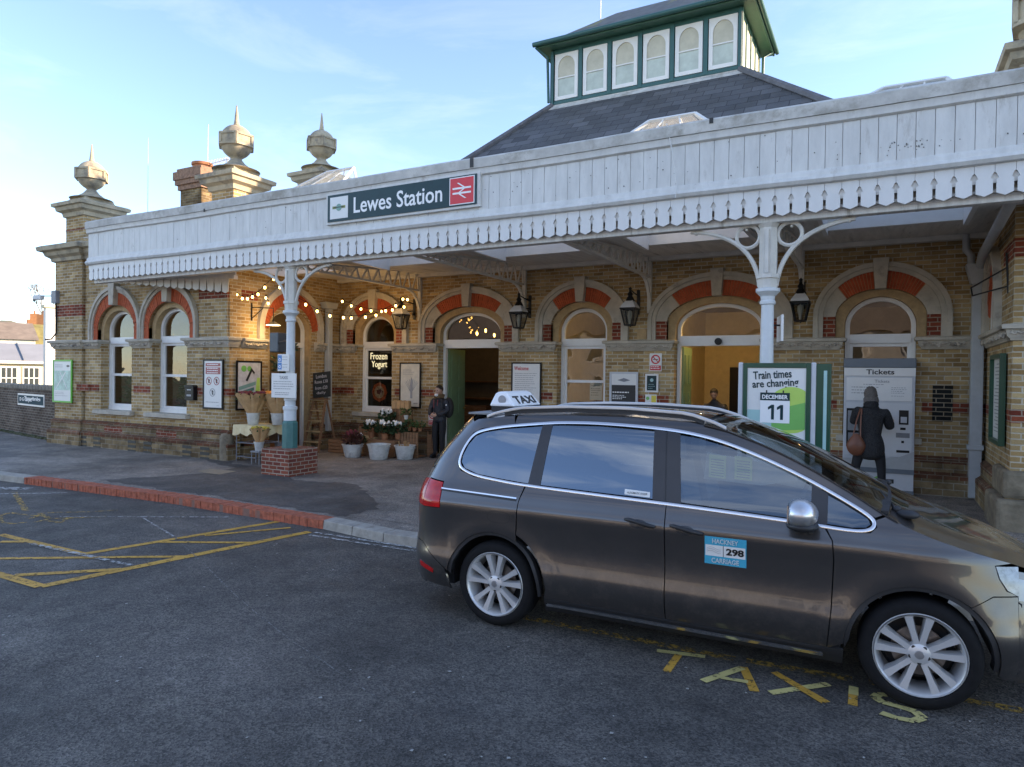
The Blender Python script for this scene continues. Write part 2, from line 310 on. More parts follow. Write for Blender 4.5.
def text(s, c, width, height, face, m, parent, name='lettering', bold=0, depth=.003, spin=0, local=False, extra=None):
    """lettering as mesh: centre c, total width/height in metres, facing direction"""
    cu = bpy.data.curves.new(name, 'FONT'); cu.body = s; cu.size = 1; cu.align_x = 'CENTER'; cu.offset = bold; cu.extrude = 0; cu.resolution_u = 3
    tmp = bpy.data.objects.new('tmp', cu); COL.objects.link(tmp); bpy.context.view_layer.update()
    me = bpy.data.meshes.new_from_object(tmp.evaluated_get(bpy.context.evaluated_depsgraph_get())); bpy.data.objects.remove(tmp)
    vs = [v.co.copy() for v in me.vertices]; xs = [v.x for v in vs]; ys = [v.y for v in vs]
    cx, cy = (min(xs)+max(xs))/2, (min(ys)+max(ys))/2; sx = width/(max(xs)-min(xs)); sy = height/(max(ys)-min(ys))
    R_ = (extra or Matrix.Identity(3)) @ FACE[face]
    n = len(vs); pts = []
    for zz in (depth/2, -depth/2):
        for v in vs:
            x, y = (v.x-cx)*sx, (v.y-cy)*sy
            x, y = x*math.cos(spin)-y*math.sin(spin), x*math.sin(spin)+y*math.cos(spin)
            pts.append(Vector(c)+R_ @ Vector((x, y, zz)))
    fs = [tuple(p.vertices) for p in me.polygons]; s_mir = 0; from collections import Counter
    ec = Counter(); 
    for f in fs:
        for a, b_ in zip(f, f[1:]+f[:1]): ec[(a, b_)] += 1
    allf = fs+[tuple(n+i for i in reversed(f)) for f in fs]+[(b_, a, n+a, n+b_) for (a, b_) in ec if (b_, a) not in ec]
    mb = MB().add(pts, allf); bpy.data.meshes.remove(me)
    return mb.build(name, m, parent, local=local)
def lines(mb, T, u0_, u1, zs, hh=.008, ragged=.35, v=-.004):
    for z in zs:
        e = u1-(u1-u0_)*random.random()*ragged; u = u0_
        while u < e-.01:
            wd = random.uniform(.02, .07)*(u1-u0_)/.5; mb.prism([(u, z), (min(u+wd, e), z), (min(u+wd, e), z+hh), (u, z+hh)], T, v, v+.002); u += wd+.012
TF = lambda Y: (lambda u, v, z: (u, Y+v, z))                 # wall facing -Y, v goes into the wall
TSp = lambda X: (lambda u, v, z: (X-v, u, z))                # wall facing +X
TSm = lambda X: (lambda u, v, z: (X+v, u, z))                # wall facing -X
# ================================================================== GROUND
ZP = .10
def sheet(name, poly, z, m, thick=0):
    mb = MB(); k = tessellate_polygon([[Vector((x, y, 0)) for x, y in poly]]); mb.add([(x, y, z) for x, y in poly], [tuple(t) for t in k])
    o = mb.build(name, m); 
    if o.data.polygons and o.data.polygons[0].normal.z < 0: o.data.flip_normals()
    return struct(o)
sheet('terrain', [(-900, -300), (600, -300), (600, 900), (-900, 900)], -.35, mat('distant_ground', (.10, .12, .06), .95, var=.4, scale=.05))
sheet('road', [(-45, -40), (45, -40), (45, 7.2), (-45, 7.2)], 0, 'road')
def kerbY(x):                                      # front face of the kerb
    P_ = [(-45, 6.1), (-16, 6.25), (-13.2, 6.42), (-9.5, 6.62), (-6.3, 6.55), (-5.2, 6.40), (-4.2, 6.42), (-3.2, 6.72), (-1, 6.85), (45, 6.85)]
    for a, b_ in zip(P_, P_[1:]):
        if a[0] <= x <= b_[0]: t = (x-a[0])/(b_[0]-a[0]); return a[1]*(1-t)+b_[1]*t
KW = .25
xs = [-45, -30, -20, -16]+[-15+.5*i for i in range(34)]+[2.5, 10, 45]
mb = MB()
top = [(x, kerbY(x)+KW-.02, ZP-.004) for x in xs]
back = [(x, 60 if x < -27 or x > 25 else 18.5, ZP-.004) for x in xs]
n = len(xs); mb.add(top+back, [(i, i+1, n+i+1, n+i) for i in range(n-1)]); struct(mb.build('pavement', 'pave'))
rnd = random.Random(3)
def edgepoly(pts, jit, step=.25):
    out = []
    for a, b_ in zip(pts, pts[1:]+pts[:1]):
        Lg = math.hypot(b_[0]-a[0], b_[1]-a[1]); k = max(1, int(Lg/step))
        for i in range(k): t = i/k; out.append((a[0]+(b_[0]-a[0])*t+rnd.uniform(-jit, jit), a[1]+(b_[1]-a[1])*t+rnd.uniform(-jit, jit)))
    return out
sheet('asphalt_patch', edgepoly([(-11.9, 6.98), (-11.1, 8.6), (-11.35, 9.3), (-13.3, 9.92), (-12.2, 9.95), (-11.8, 9.7), (-10.6, 9.75), (-9.2, 8.8), (-8.0, 9.1), (-6.7, 8.1), (-6.25, 7.6), (-6.3, 6.95), (-9, 7.0)], .07, .16), ZP, 'patch')
sheet('concrete_patch', edgepoly([(-11.45, 8.55), (-10.75, 8.5), (-10.85, 8.98), (-11.6, 8.95)], .02), ZP+.004, mat('tan_concrete_patch', (.28, .23, .16), .9, bump=.2))
sheet('gravelly_patch', edgepoly([(-5.9, 7.0), (-3.0, 7.1), (4, 7.2), (4, 8.4), (-3.6, 8.6), (-6.0, 7.9)], .06), ZP, M['pave'])
# kerbs: soldier brick course, then stone kerb
kb = struct(MB().build('brick_kerb', 'redbox')) if 0 else None
mred = mat('kerb_red_brick', (.40, .11, .06), .85, var=.4, scale=16, bump=.4, bscale=25, stain=(.22, .08, .06), stth=.58)
mb = MB(); x = -13.15
while x < -6.33:
    y = kerbY(x)+rnd.uniform(-.008, .008); mb.box(x, x+.065, y, y+KW+.0, -.06, ZP+.012+rnd.uniform(-.004, .004)); x += .070
struct(mb.build('brick_kerb', mred, bev=.003))
mb = MB(); x = -13.15
while x < -6.4: y = kerbY(x); mb.add([(x, y+.006, -.05), (x, y+.006, ZP+.004), (x, y+KW-.006, ZP+.004), (x+.34, kerbY(x+.34)+.006, -.05), (x+.34, kerbY(x+.34)+.006, ZP+.004), (x+.34, kerbY(x+.34)+KW-.006, ZP+.004)], [(0, 1, 4, 3), (1, 2, 5, 4)]); x += .34
struct(mb.build('kerb_mortar', mat('kerb_mortar', (.24, .13, .10), .9)))
mk = mat('granite_kerb', (.34, .32, .28), .85, var=.2, scale=7, bump=.3, bscale=20, stain=(.2, .18, .15))
mb = MB()
def kseg(x0, x1):
    y0, y1 = kerbY(x0), kerbY(x1); vs = []
    for x_, y_ in ((x0+.004, y0), (x1-.004, y1)):
        for dy, z in ((0, -.05), (.02, ZP+.01), (KW-.0, ZP+.014), (KW, -.05)): vs.append((x_, y_+dy, z))
    mb.add(vs, [(0, 1, 5, 4), (1, 2, 6, 5), (2, 3, 7, 6), (0, 3, 2, 1), (4, 5, 6, 7), (0, 4, 7, 3)])
x = -42
while x < -13.9: kseg(x, x+.9); x += .9
kseg(x, -13.16)
for a, b_ in ((-6.32, -5.75), (-5.75, -5.2), (-5.2, -4.6), (-4.6, -4.2), (-4.2, -3.7), (-3.7, -3.2), (-3.2, -2.1), (-2.1, -1)): kseg(a, b_)
x = -1
while x < 30: kseg(x, x+.9); x += .9
struct(mb.build('stone_kerb', mk, bev=.012))
# road markings
ZC = 0
def line(mb, a, b_, wd=.1, z=.004):
    global ZC; ZC += .00012; z += ZC % .0018
    a, b_ = Vector((*a, 0)), Vector((*b_, 0)); d = (b_-a).normalized(); q = Vector((-d.y, d.x, 0))*wd/2; n = max(1, int((b_-a).length/.4)); k = len(mb.v)
    for i in range(n+1):
        p = a+(b_-a)*i/n; j = rnd.uniform(-.006, .006)
        mb.v += [(p.x+q.x+j, p.y+q.y+j, z), (p.x-q.x, p.y-q.y, z)]
    for i in range(n): mb.f.append((k+2*i, k+2*i+1, k+2*i+3, k+2*i+2))
def marks(name, segs, m, z=.004):
    mb = MB()
    for s_ in segs: line(mb, s_[0], s_[1], s_[2] if len(s_) > 2 else .1, z)
    return struct(mb.build(name, m))
marks('yellow_bay_lines', [((-7.6, 4.3), (-7.1, 6.56), .10), ((-6.79, 3.46), (-6.32, 6.34), .12), ((-7.51, 3.46), (-6.79, 3.46), .11), ((-9.6, 3.46), (-7.51, 3.46), .11)], 'yellow')
marks('yellow_hatching', [((-9.33, 4.3), (-7.6, 4.3), .09), ((-8.6, 3.45), (-6.54, 4.83), .08), ((-7.37, 3.51), (-6.71, 4.15), .10), ((-7.39, 5.06), (-6.39, 5.63), .08), ((-8.94, 4.12), (-8.7, 4.27), .09), ((-7.23, 5.53), (-6.69, 6.38), .07)], 'yellow', .0045)
marks('yellow_bay_edge', [((-10.6, 5.2), (-12.4, 5.9), .08)], 'yellowf', .005)
# remains of yellow lettering in the bay
mb = MB()
for cx_, cy_, r_, a0, a1 in ((-10.2, 4.86, .22, 0, 0),):
    pts = [(cx_+r_*.8*math.cos(rad(a)), cy_+r_*math.sin(rad(a))) for a in range(a0, a1, 20)]
    for a, b_ in zip(pts, pts[1:]): line(mb, a, b_, .10, .005)

for pts in ([(-10.0, 5.12), (-10.34, 5.05), (-10.64, 5.02), (-10.53, 4.85), (-10.12, 4.66), (-9.86, 4.67), (-9.80, 4.82)], [(-10.0, 4.95), (-10.24, 5.27), (-9.78, 5.64), (-9.6, 5.9)], [(-9.71, 4.84), (-9.78, 5.09), (-10.33, 5.22)], [(-9.67, 5.01), (-9.42, 5.02), (-9.69, 5.3)], [(-9.75, 5.1), (-9.3, 5.55)]):
    for a, b_ in zip(pts, pts[1:]): line(mb, a, b_, .055, .005)
struct(mb.build('bay_lettering', 'yellowf'))
marks('white_marks', [((-13.6, 5.6), (-12.5, 6.2), .25), ((-13.2, 5.0), (-11.6, 6.3), .07), ((-6.17, 6.20), (-4.3, 6.27), .05), ((-6.23, 6.34), (-4.4, 6.38), .05), ((-8.55, 4.25), (-6.74, 4.29), .06), ((-8.81, 5.77), (-7.49, 5.3), .03), ((-9.8, 5.23), (-7.88, 6.4), .04)], 'wpaint', .007)
marks('road_crack', [((-7.49, 5.3), (-6.35, 4.79), .014), ((-6.35, 4.79), (-5.17, 4.24), .012), ((-5.17, 4.24), (-4.42, 3.92), .014), ((-4.42, 3.92), (-3.87, 3.7), .012), ((-3.87, 3.7), (-2.68, 3.29), .01), ((-3.9, 6.0), (-2.9, 5.6), .01)], 'crack')
marks('taxi_bay_line', [((-2.75, 5.01), (-.9, 5.03), .085), ((-.82, 5.05), (-.15, 5.09), .085), ((-.05, 5.1), (2.6, 5.2), .085)], 'yellowf')
# painted TAXIS
mb = MB(); Zt = .006
def st(*pts, wd=.058, mb=mb):
    for a, b_ in zip(pts, pts[1:]): line(mb, a, b_, wd, Zt)
m2 = MB(); st((-1.42, 4.89), (-1.09, 4.96)); st((-1.26, 4.90), (-1.26, 4.57), mb=m2)
st((-1.01, 4.55), (-.82, 4.90)); st((-.82, 4.92), (-.69, 4.57), mb=m2); st((-.92, 4.67), (-.75, 4.69), wd=.045)
st((-.60, 4.60), (-.28, 4.93)); st((-.58, 4.97), (-.24, 4.55)) if 0 else st((-.62, 4.94), (-.28, 4.63), mb=m2)
st((-.135, 4.97), (-.133, 4.84)); st((-.133, 4.84), (-.13, 4.68), mb=m2)
S_ = [(.30, 4.88), (.20, 4.97), (.08, 4.98), (.0, 4.92), (.02, 4.84), (.14, 4.79), (.25, 4.73), (.27, 4.65), (.17, 4.58), (.05, 4.59)]
S_ = [(.06, 4.95), (.0, 4.93), (-.03, 4.86), (.03, 4.80), (.13, 4.79), (.24, 4.76), (.29, 4.68), (.23, 4.60), (.12, 4.585), (.02, 4.62)]
S_ = [(.11+(x-.13)*.80, 4.79+(y-4.77)*.86) for x, y in S_]
st(*S_, wd=.055); struct(mb.build('taxis_road_lettering', 'cream')); struct(m2.build('taxis_orange_strokes', 'yellow'))
# tiny litter on the road
mb = MB()
for i in range(150):
    x, y = rnd.uniform(-7, 1.5), rnd.uniform(1.6, 6.6); s_ = rnd.choice((.006, .008, .01, .014)); a = rnd.uniform(0, 6)
    mb.add([(x+s_*math.cos(a+k*1.57)*rnd.uniform(.5, 1.3), y+s_*math.sin(a+k*1.57), .006+rnd.uniform(0, .004)) for k in range(4)], [(0, 1, 2, 3)])
struct(mb.build('road_grit', mat('pale_grit', (.34, .33, .30), .9)), 'stuff')
# ================================================================== STATION BUILDING
W0 = 13.48                       # main wall face
PF = 10.05                       # pavilion front face
XL0, XL1 = -19.0, -12.4         # left pavilion
XR0, XR1, PR_ = 1.46, 8.2, 10.85             # right pavilion
SB = thing('station_building', 'long yellow-brick station with red brick arches, corner pavilions and a glazed roof lantern', 'railway station', (-5.5, 15, 0))
def wall(name, m, T, outer, holes, v0=0, th=.3, reveal=None, parent=SB):
    loops = [outer]+holes; mb = MB(); pts = [p for lp in loops for p in lp]
    tri = tessellate_polygon([[Vector((u, z, 0)) for u, z in lp] for lp in loops])
    mb.add([T(u, v0, z) for u, z in pts], [tuple(t) for t in tri])
    for lp in loops:
        n_ = len(lp); k = len(mb.v)
        mb.v += [tuple(T(u, v0, z)) for u, z in lp]+[tuple(T(u, v0+th, z)) for u, z in lp]
        for i in range(n_): j = (i+1) % n_; mb.f.append((k+i, k+j, k+n_+j, k+n_+i))
    return mb.build(name, m, parent)
def arc(cu, hw, zs, rise, zb=None, t0=0, t1=1, n=28, ex=2.0):
    pts = []
    if zb is not None and t0 == 0: pts.append((cu-hw, zb))
    for i in range(n+1):
        a = math.pi*(1-(t0+(t1-t0)*i/n)); c, s_ = math.cos(a), math.sin(a)
        pts.append((cu+hw*math.copysign(abs(c)**(2/ex), c), zs+rise*abs(s_)**(2/ex)))
    if zb is not None and t1 == 1: pts.append((cu+hw, zb))
    return pts
def ring(mb, T, o, i_, v0, v1):
    n_ = len(o); k = len(mb.v)
    for v in (v0, v1):
        mb.v += [tuple(T(u, v, z)) for u, z in o]+[tuple(T(u, v, z)) for u, z in i_]
    for a in range(n_-1):
        b_ = a+1
        mb.f += [(k+a, k+b_, k+n_+b_, k+n_+a), (k+a, k+2*n_+a, k+2*n_+b_, k+b_), (k+n_+a, k+n_+b_, k+3*n_+b_, k+3*n_+a), (k+2*n_+a, k+3*n_+a, k+3*n_+b_, k+2*n_+b_)]
    for a in (0, n_-1): mb.f.append((k+a, k+n_+a, k+3*n_+a, k+2*n_+a))
def voussoirs(mb, T, cu, hwo, zo, ro, hwi, zi, ri, t0, t1, v0, v1, n):
    for i in range(n):
        a, b_ = t0+(t1-t0)*(i+.06)/n, t0+(t1-t0)*(i+.94)/n; j = rnd.uniform(-.006, .006)
        ring(mb, T, arc(cu, hwo, zo, ro, None, a, b_, 2), arc(cu, hwi, zi, ri, None, a, b_, 2), v0+j, v1)
SP = 2.75
KIND = {'n': dict(hood=1.06, red=.90, tan=.70, op=.555), 'w': dict(hood=1.36, red=1.20, tan=.98, op=.83), 'p': dict(hood=1.025, red=.90, tan=.74, op=.62)}
def bay(T, cu, kind):
    d = KIND[kind]; ps = kind == 'p'
    zs = SP+.28 if ps else 3.13
    ho = arc(cu, d['hood'], zs, 4.05-zs, SP); hi = arc(cu, d['red'], zs, 3.90-zs, SP)
    mid = arc(cu, (d['hood']+d['red'])/2, zs, 3.97-zs, SP)
    mb = MB(); ring(mb, T, ho, mid, -.10, .05); ring(mb, T, mid, hi, -.065, .05); mb.build('hood_mould', 'stone', SB, smooth=30)
    zi = zs-.02; mb = MB(); mm = MB()
    if ps:
        voussoirs(mb, T, cu, d['red'], zs, 3.90-zs, d['tan'], zi, 3.60-zi, 0, 1, -.03, .1, 34)
        mb.prism([(cu-d['red'], SP), (cu-d['tan'], SP), (cu-d['tan'], zs-.01), (cu-d['red'], zs-.01)], T, -.03, .1); mb.prism([(cu+d['tan'], SP), (cu+d['red'], SP), (cu+d['red'], zs-.01), (cu+d['tan'], zs-.01)], T, -.03, .1)
        mb.build('arch_voussoirs', 'vouss', SB)
    else:
        voussoirs(mb, T, cu, d['red'], zs, 3.90-zs, d['tan'], zi, 3.60-zi, .235, .765, -.03, .1, 26 if kind == 'n' else 32)
        mb.build('arch_voussoirs', 'vouss', SB)
        mb = MB(); ring(mb, T, arc(cu, d['red'], zs, 3.9-zs, SP+.38, 0, .23, 8), arc(cu, d['tan'], zi, 3.6-zi, SP+.38, 0, .23, 8), -.028, .1); mb.build('skewback_stone', 'stone', SB); mb = MB()
        ring(mb, T, arc(cu, d['red'], zs, 3.9-zs, SP+.38, .77, 1, 8), arc(cu, d['tan'], zi, 3.6-zi, SP+.38, .77, 1, 8), -.028, .1)
        mb.build('skewback_stone', 'stone', SB)
        mb = MB(); mb.prism([(cu-d['red']+.004, SP), (cu-d['tan'], SP), (cu-d['tan'], SP+.375), (cu-d['red']+.004, SP+.375)], T, -.032, .1); mb.build('red_jamb_block', 'red', SB); mb = MB(); mb.prism([(cu+d['tan'], SP), (cu+d['red']-.004, SP), (cu+d['red']-.004, SP+.375), (cu+d['tan'], SP+.375)], T, -.032, .1)
        mb.build('red_jamb_block', 'red', SB)
    # mortar behind the voussoirs
    ring(mm, T, hi, arc(cu, d['tan'], zi, 3.60-zi, SP), -.012, .1); mm.build('arch_bed', M['tanb'], SB)
    # inner tan reveal ring + jamb
    zt = 2.97; mb = MB(); ring(mb, T, arc(cu, d['tan']-.001, zi, 3.60-zi, SP), arc(cu, d['op'], zt, 3.47-zt, SP), .07, .30); mb.build('reveal_arch', 'tanb', SB, smooth=30)
    # keystone
    mb = MB(); kz0, kz1 = 3.585, 4.115; mb.prism([(cu-.085, kz0), (cu+.085, kz0), (cu+.125, kz1), (cu-.125, kz1)], T, -.15, .1)
    mb.build('keystone', 'stone', SB, bev=.008)
    return d
def opening(cu, d, zb): # hole in the wall just outside the tan ring
    return [(cu-d['tan'], zb)]+arc(cu, d['tan'], 3.11, .49)+[(cu+d['tan'], zb)] if zb < 3 else None
def window(T, cu, hw, kind='sash', zb=1.02, name='window'):
    zt = 2.97; fr = MB(); v0, v1 = .20, .29
    ring(fr, T, arc(cu, hw, zt, .50, zb), arc(cu, hw-.075, zt, .425, zb), v0, v1)
    fr.prism([(cu-hw+.07, 2.66), (cu+hw-.07, 2.66), (cu+hw-.07, 2.82), (cu-hw+.07, 2.82)], T, v0-.02, v1)
    fr.prism([(cu-hw, zb-.002), (cu+hw, zb-.002), (cu+hw, zb+.10), (cu-hw, zb+.10)], T, v0-.01, v1+.002)
    fo = fr.build(name, 'frame', SB, bev=.004)
    sh = MB(); i = hw-.073
    for a, b_, vv in ((zb+.1, 1.93, .245), (1.87, 2.66, .225)):
        sh.prism([(cu-i, a), (cu-i+.055, a), (cu-i+.055, b_), (cu-i, b_)], T, vv, vv+.04); sh.prism([(cu+i-.055, a), (cu+i, a), (cu+i, b_), (cu+i-.055, b_)], T, vv, vv+.04)
        sh.prism([(cu-i+.055, a), (cu+i-.055, a), (cu+i-.055, a+.06), (cu-i+.055, a+.06)], T, vv, vv+.04); sh.prism([(cu-i+.055, b_-.06), (cu+i-.055, b_-.06), (cu+i-.055, b_), (cu-i+.055, b_)], T, vv, vv+.04)
    sh.build('sash', 'frame', fo, bev=.003)
    g = MB(); p = [(cu-hw+.04, zb+.05)]+arc(cu, hw-.04, zt, .46)+[(cu+hw-.04, zb+.05)]; tri = tessellate_polygon([[Vector((u, z, 0)) for u, z in p]])
    g.add([T(u, .262, z) for u, z in p], [tuple(t) for t in tri]); g.build('pane', 'glass', fo)
    return fo
def cornice(mb, T, u0_, u1, prof, e0=1, e1=1, cx_=0):
    """mould of profile [(projection,z)] along u; e0/e1: return the mould at that end by the projection"""
    k = len(mb.v); n_ = len(prof)
    for u, e, s_ in ((u0_, e0, -1), (u1, e1, 1)):
        for p, z in prof: mb.v.append(tuple(T(u+s_*e*p, -p, z)))
    for i in range(n_-1): mb.f.append((k+i, k+i+1, k+n_+i+1, k+n_+i))
    for s_, e, u, o in ((-1, e0, u0_, 0), (1, e1, u1, n_)):
        j = len(mb.v)
        for p, z in prof: mb.v.append(tuple(T(u+s_*e*p, .22, z)))
        for i in range(n_-1): mb.f.append((k+o+i, k+o+i+1, j+i+1, j+i))
    mb.f.append((k+n_-1, k+2*n_-1, len(mb.v)-1, len(mb.v)-1-n_)); mb.f.append((k, k+n_, len(mb.v)-n_, len(mb.v)-2*n_))
STR = [(0, 2.535), (.03, 2.545), (.035, 2.57), (.07, 2.60), (.085, 2.68), (.13, 2.69), (.14, 2.735), (.12, 2.752), (0, 2.754)]
def foliage(mb, T, u0_, u1, p0=.03):
    """carved leaf band: wavy stem with leaf lobes, real relief"""
    u = u0_+.03; i = 0
    while u < u1-.02:
        for q in range(3):
            a = rnd.uniform(-.9, .9)+(i % 2)*math.pi; du, dz = .022*math.cos(a)*q, .024*math.sin(a)*(q-.3)+.018*math.sin(u*22)
            zc = 2.628+dz; c = T(u+du, -p0-.045-.012*rnd.random(), zc); mb.ell(c, (rnd.uniform(.014, .028), rnd.uniform(.014, .028), rnd.uniform(.010, .024)), 6, 4)
        u += .036; i += 1
def pier(T, a, b_, ret=(1, 1), plinth=True, band=True, m='brick', dirty=False):
    mb = MB(); cornice(mb, T, a, b_, STR, *ret); o = mb.build('string_course', 'stone', SB, smooth=50)
    mb = MB(); foliage(mb, T, a-.05*ret[0], b_+.05*ret[1]); mb.build('carved_foliage', 'carved', SB, smooth=60)
    if band: MB().prism([(a-.003, 1.475), (b_+.003, 1.475), (b_+.003, 1.655), (a-.003, 1.655)], T, -.004, .15).build('red_brick_band', 'red', SB)
def plinth(T, a, b_, e=(1, 1), m1='brick_plinth'):
    mb = MB()
    for z0, z1, p in ((-.1, .44, .13), (.44, .70, .065)):
        mb.prism([(a-e[0]*p, z0), (b_+e[1]*p, z0), (b_+e[1]*p, z1), (a-e[0]*p, z1)], T, -p, .1)
    mb.build('plinth', m1, SB, bev=.012)
    mb = MB()
    for z1, p, q in ((.44, .134, .07), (.70, .069, .002)):
        vs = [T(a-e[0]*p, -p, z1-.065), T(b_+e[1]*p, -p, z1-.065), T(b_+e[1]*p, -p, z1+.003), T(a-e[0]*p, -p, z1+.003), T(b_+e[1]*q, -q, z1+.05), T(a-e[0]*q, -q, z1+.05), T(a-e[0]*p, .1, z1-.065), T(b_+e[1]*p, .1, z1-.065), T(b_+e[1]*q, .1, z1+.05), T(a-e[0]*q, .1, z1+.05), T(a-e[0]*p, .1, z1+.003), T(b_+e[1]*p, .1, z1+.003)]
        mb.add(vs, [(0, 1, 2, 3), (3, 2, 4, 5), (0, 3, 10, 6), (1, 7, 11, 2), (3, 5, 9, 10), (2, 11, 8, 4), (5, 4, 8, 9)])
    mb.build('plinth_red_course', 'redp', SB)
# ---- main wall
T = TF(W0)
bays = [(-11.27, 'n', 'win'), (-8.50, 'w', 'door'), (-5.66, 'n', 'win'), (-2.83, 'w', 'door'), (-.07, 'n', 'win')]
outer = [(XL1, -.1), (XR0+.02, -.1), (XR0+.02, 5.4), (XL1, 5.4)]
holes = []
for cu, k, w_ in bays:
    d = KIND[k]; zb = -.05 if w_ == 'door' else .98
    holes.append([(cu-d['op'], zb), (cu-d['op'], SP)]+[(cu-d['tan'], SP)]+arc(cu, d['tan'], 3.11, .49)+[(cu+d['tan'], SP)]+[(cu+d['op'], SP), (cu+d['op'], zb)])
wall('front_wall', 'brick', T, outer, holes, th=.3)
for cu, k, w_ in bays:
    d = bay(T, cu, k)
    if w_ == 'win':
        window(T, cu, d['op']-.005)
        mb = MB(); mb.prism([(cu-d['op']-.10, .93), (cu+d['op']+.10, .93), (cu+d['op']+.10, 1.03), (cu-d['op']-.10, 1.03)], T, -.09, .25); mb.build('window_sill', 'stone', SB, bev=.01)
# jamb pilasters between the opening and the string course are the wall itself; piers carry the string course
edges = [XL1]
for cu, k, w_ in bays: edges += [cu-KIND[k]['op'], cu+KIND[k]['op']]
edges += [XR0]
for i in range(0, len(edges), 2):
    a, b_ = edges[i], edges[i+1]
    pier(T, a+(.0 if i == 0 else .10), b_-(0 if i == len(edges)-2 else .10), (0 if i == 0 else 1, 0 if i == len(edges)-2 else 1))
plinth(T, XL1, -8.5-.83, (0, 0)); plinth(T, -8.5+.83, -2.83-.83, (0, 0)); plinth(T, -2.83+.83, XR0, (0, 0))
# black engineering bricks let into the last pier
MB().prism([(.73, 1.33), (1.02, 1.33), (1.02, 1.93), (.73, 1.93)], T, -.007, .01).build('black_brick_repair', brick('black_bricks', (.02, .02, .02), (.035, .033, .03), (.35, .30, .22)), SB)
# wall plate under the canopy
B('wall_plate', 'iron', SB, XL1, XR0, W0-.16, W0-.02, 4.33, 4.50, bev=.01)
# ---- doors
def doorcase(cu, hw, cx2, leafc):
    fr = MB(); T_ = T; zt = 2.97
    ring(fr, T_, arc(cu, hw, zt, .50, .1), arc(cu, hw-.07, zt, .43, .1), .20, .30); fr.prism([(cu-hw+.06, 2.64), (cu+hw-.06, 2.64), (cu+hw-.06, 2.84), (cu-hw+.06, 2.84)], T_, .17, .32)
    fo = fr.build('doorway', 'frame', SB, bev=.005)
    g = MB(); p = [(cu-hw+.03, 2.8)]+arc(cu, hw-.03, zt, .46)+[(cu+hw-.03, 2.8)]; tri = tessellate_polygon([[Vector((u, z, 0)) for u, z in p]]); g.add([T_(u, .262, z) for u, z in p], [tuple(t) for t in tri]); g.build('fanlight', 'glass', fo)
    MB().box(cu-hw, cu+hw, W0-.05, W0+.35, .0, .125).build('threshold', 'stone', fo)
    return fo
f1_ = doorcase(-8.50, .825, 0, 0); f2_ = doorcase(-2.83, .825, 0, 0)
def leaf(parent, hinge, ang, wd=.78, ht=2.5, m='sage'):
    """panelled door leaf hinged at hinge, swung by ang from the wall plane"""
    mb = MB(); c, s_ = math.cos(ang), math.sin(ang)
    Tl = lambda u, v, z: (hinge[0]+u*c-v*s_, hinge[1]+u*s_+v*c, z+.13)
    mb.prism([(0, 0), (wd, 0), (wd, ht), (0, ht)], Tl, -.02, .02); o = mb.build('door', m, parent, bev=.003)
    mb = MB()
    for z0, z1 in ((.12, .75), (.87, 1.6), (1.72, 2.38)):
        for a, b_ in ((.08, wd/2-.04), (wd/2+.04, wd-.08)):
            for vv in (-.034, .022):
                mb.prism([(a+.03, z0+.03), (b_-.03, z0+.03), (b_-.03, z1-.03), (a+.03, z1-.03)], Tl, vv, vv+.012)
    mb.build('door_panel', m, o, bev=.004)
    MB().ell(Tl(wd-.07, -.05, 1.05), (.03, .03, .03)).build('door_knob', mat('brass', (.5, .35, .12), .3, 1), o, smooth=60)
leaf(f1_, (-9.26, W0+.34), rad(93)); leaf(f1_, (-7.74, W0+.34), rad(95))
leaf(f2_, (-3.58, W0+.34), rad(92), m='sage'); leaf(f2_, (-2.08, W0+.34), rad(95))
# sliding door sensor
MB().lathe([(.01, -.05), (.07, -.045), (.07, -.02), (.05, 0)], (-2.83, W0+.13, 2.72), 14, 'y').build('door_sensor', 'black', f2_)
# ---- rooms behind the wall
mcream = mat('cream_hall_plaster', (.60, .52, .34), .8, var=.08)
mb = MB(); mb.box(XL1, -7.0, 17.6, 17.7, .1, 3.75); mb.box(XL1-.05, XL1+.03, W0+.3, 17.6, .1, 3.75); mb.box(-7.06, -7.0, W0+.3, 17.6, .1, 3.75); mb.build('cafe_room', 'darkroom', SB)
mb = MB(); mb.box(-6.99, 1.5, 18.6, 18.7, .1, 3.75); mb.box(-6.99, -6.94, W0+.3, 18.6, .1, 3.75); mb.box(1.45, 1.5, W0+.3, 18.6, .1, 3.75); mb.box(-4.3, -4.22, 15.6, 18.6, .1, 3.75); mb.box(-1.95, -1.87, W0+.3, 18.6, .1, 3.75); mb.build('ticket_hall', mcream, SB)
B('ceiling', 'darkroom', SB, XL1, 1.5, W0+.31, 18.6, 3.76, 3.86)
B('room_floor', mat('dark_floor_tiles', (.10, .085, .07), .5), SB, XL1, 1.5, W0+.36, 18.6, .06, .115)
mb = MB(); mb.box(-3.55, -2.9, 18.52, 18.59, .1, 2.3); mb.box(-2.75, -2.0, 18.5, 18.58, .1, 2.4); mb.build('inner_doorway', M['black'], SB)
MB().box(-2.2, -1.96, 16.0, 17.0, 1.1, 2.0).build('wall_notice', 'paper', SB)
# canopy-like reflections need a counter and shelves in the cafe
mb = MB(); mb.box(-11.9, -9.6, 16.2, 16.6, .1, 1.15); mb.box(-12.2, -7.3, 17.2, 17.55, 1.3, 1.34); mb.box(-12.2, -7.3, 17.2, 17.55, 1.8, 1.84); mb.build('cafe_counter', 'wood', SB)
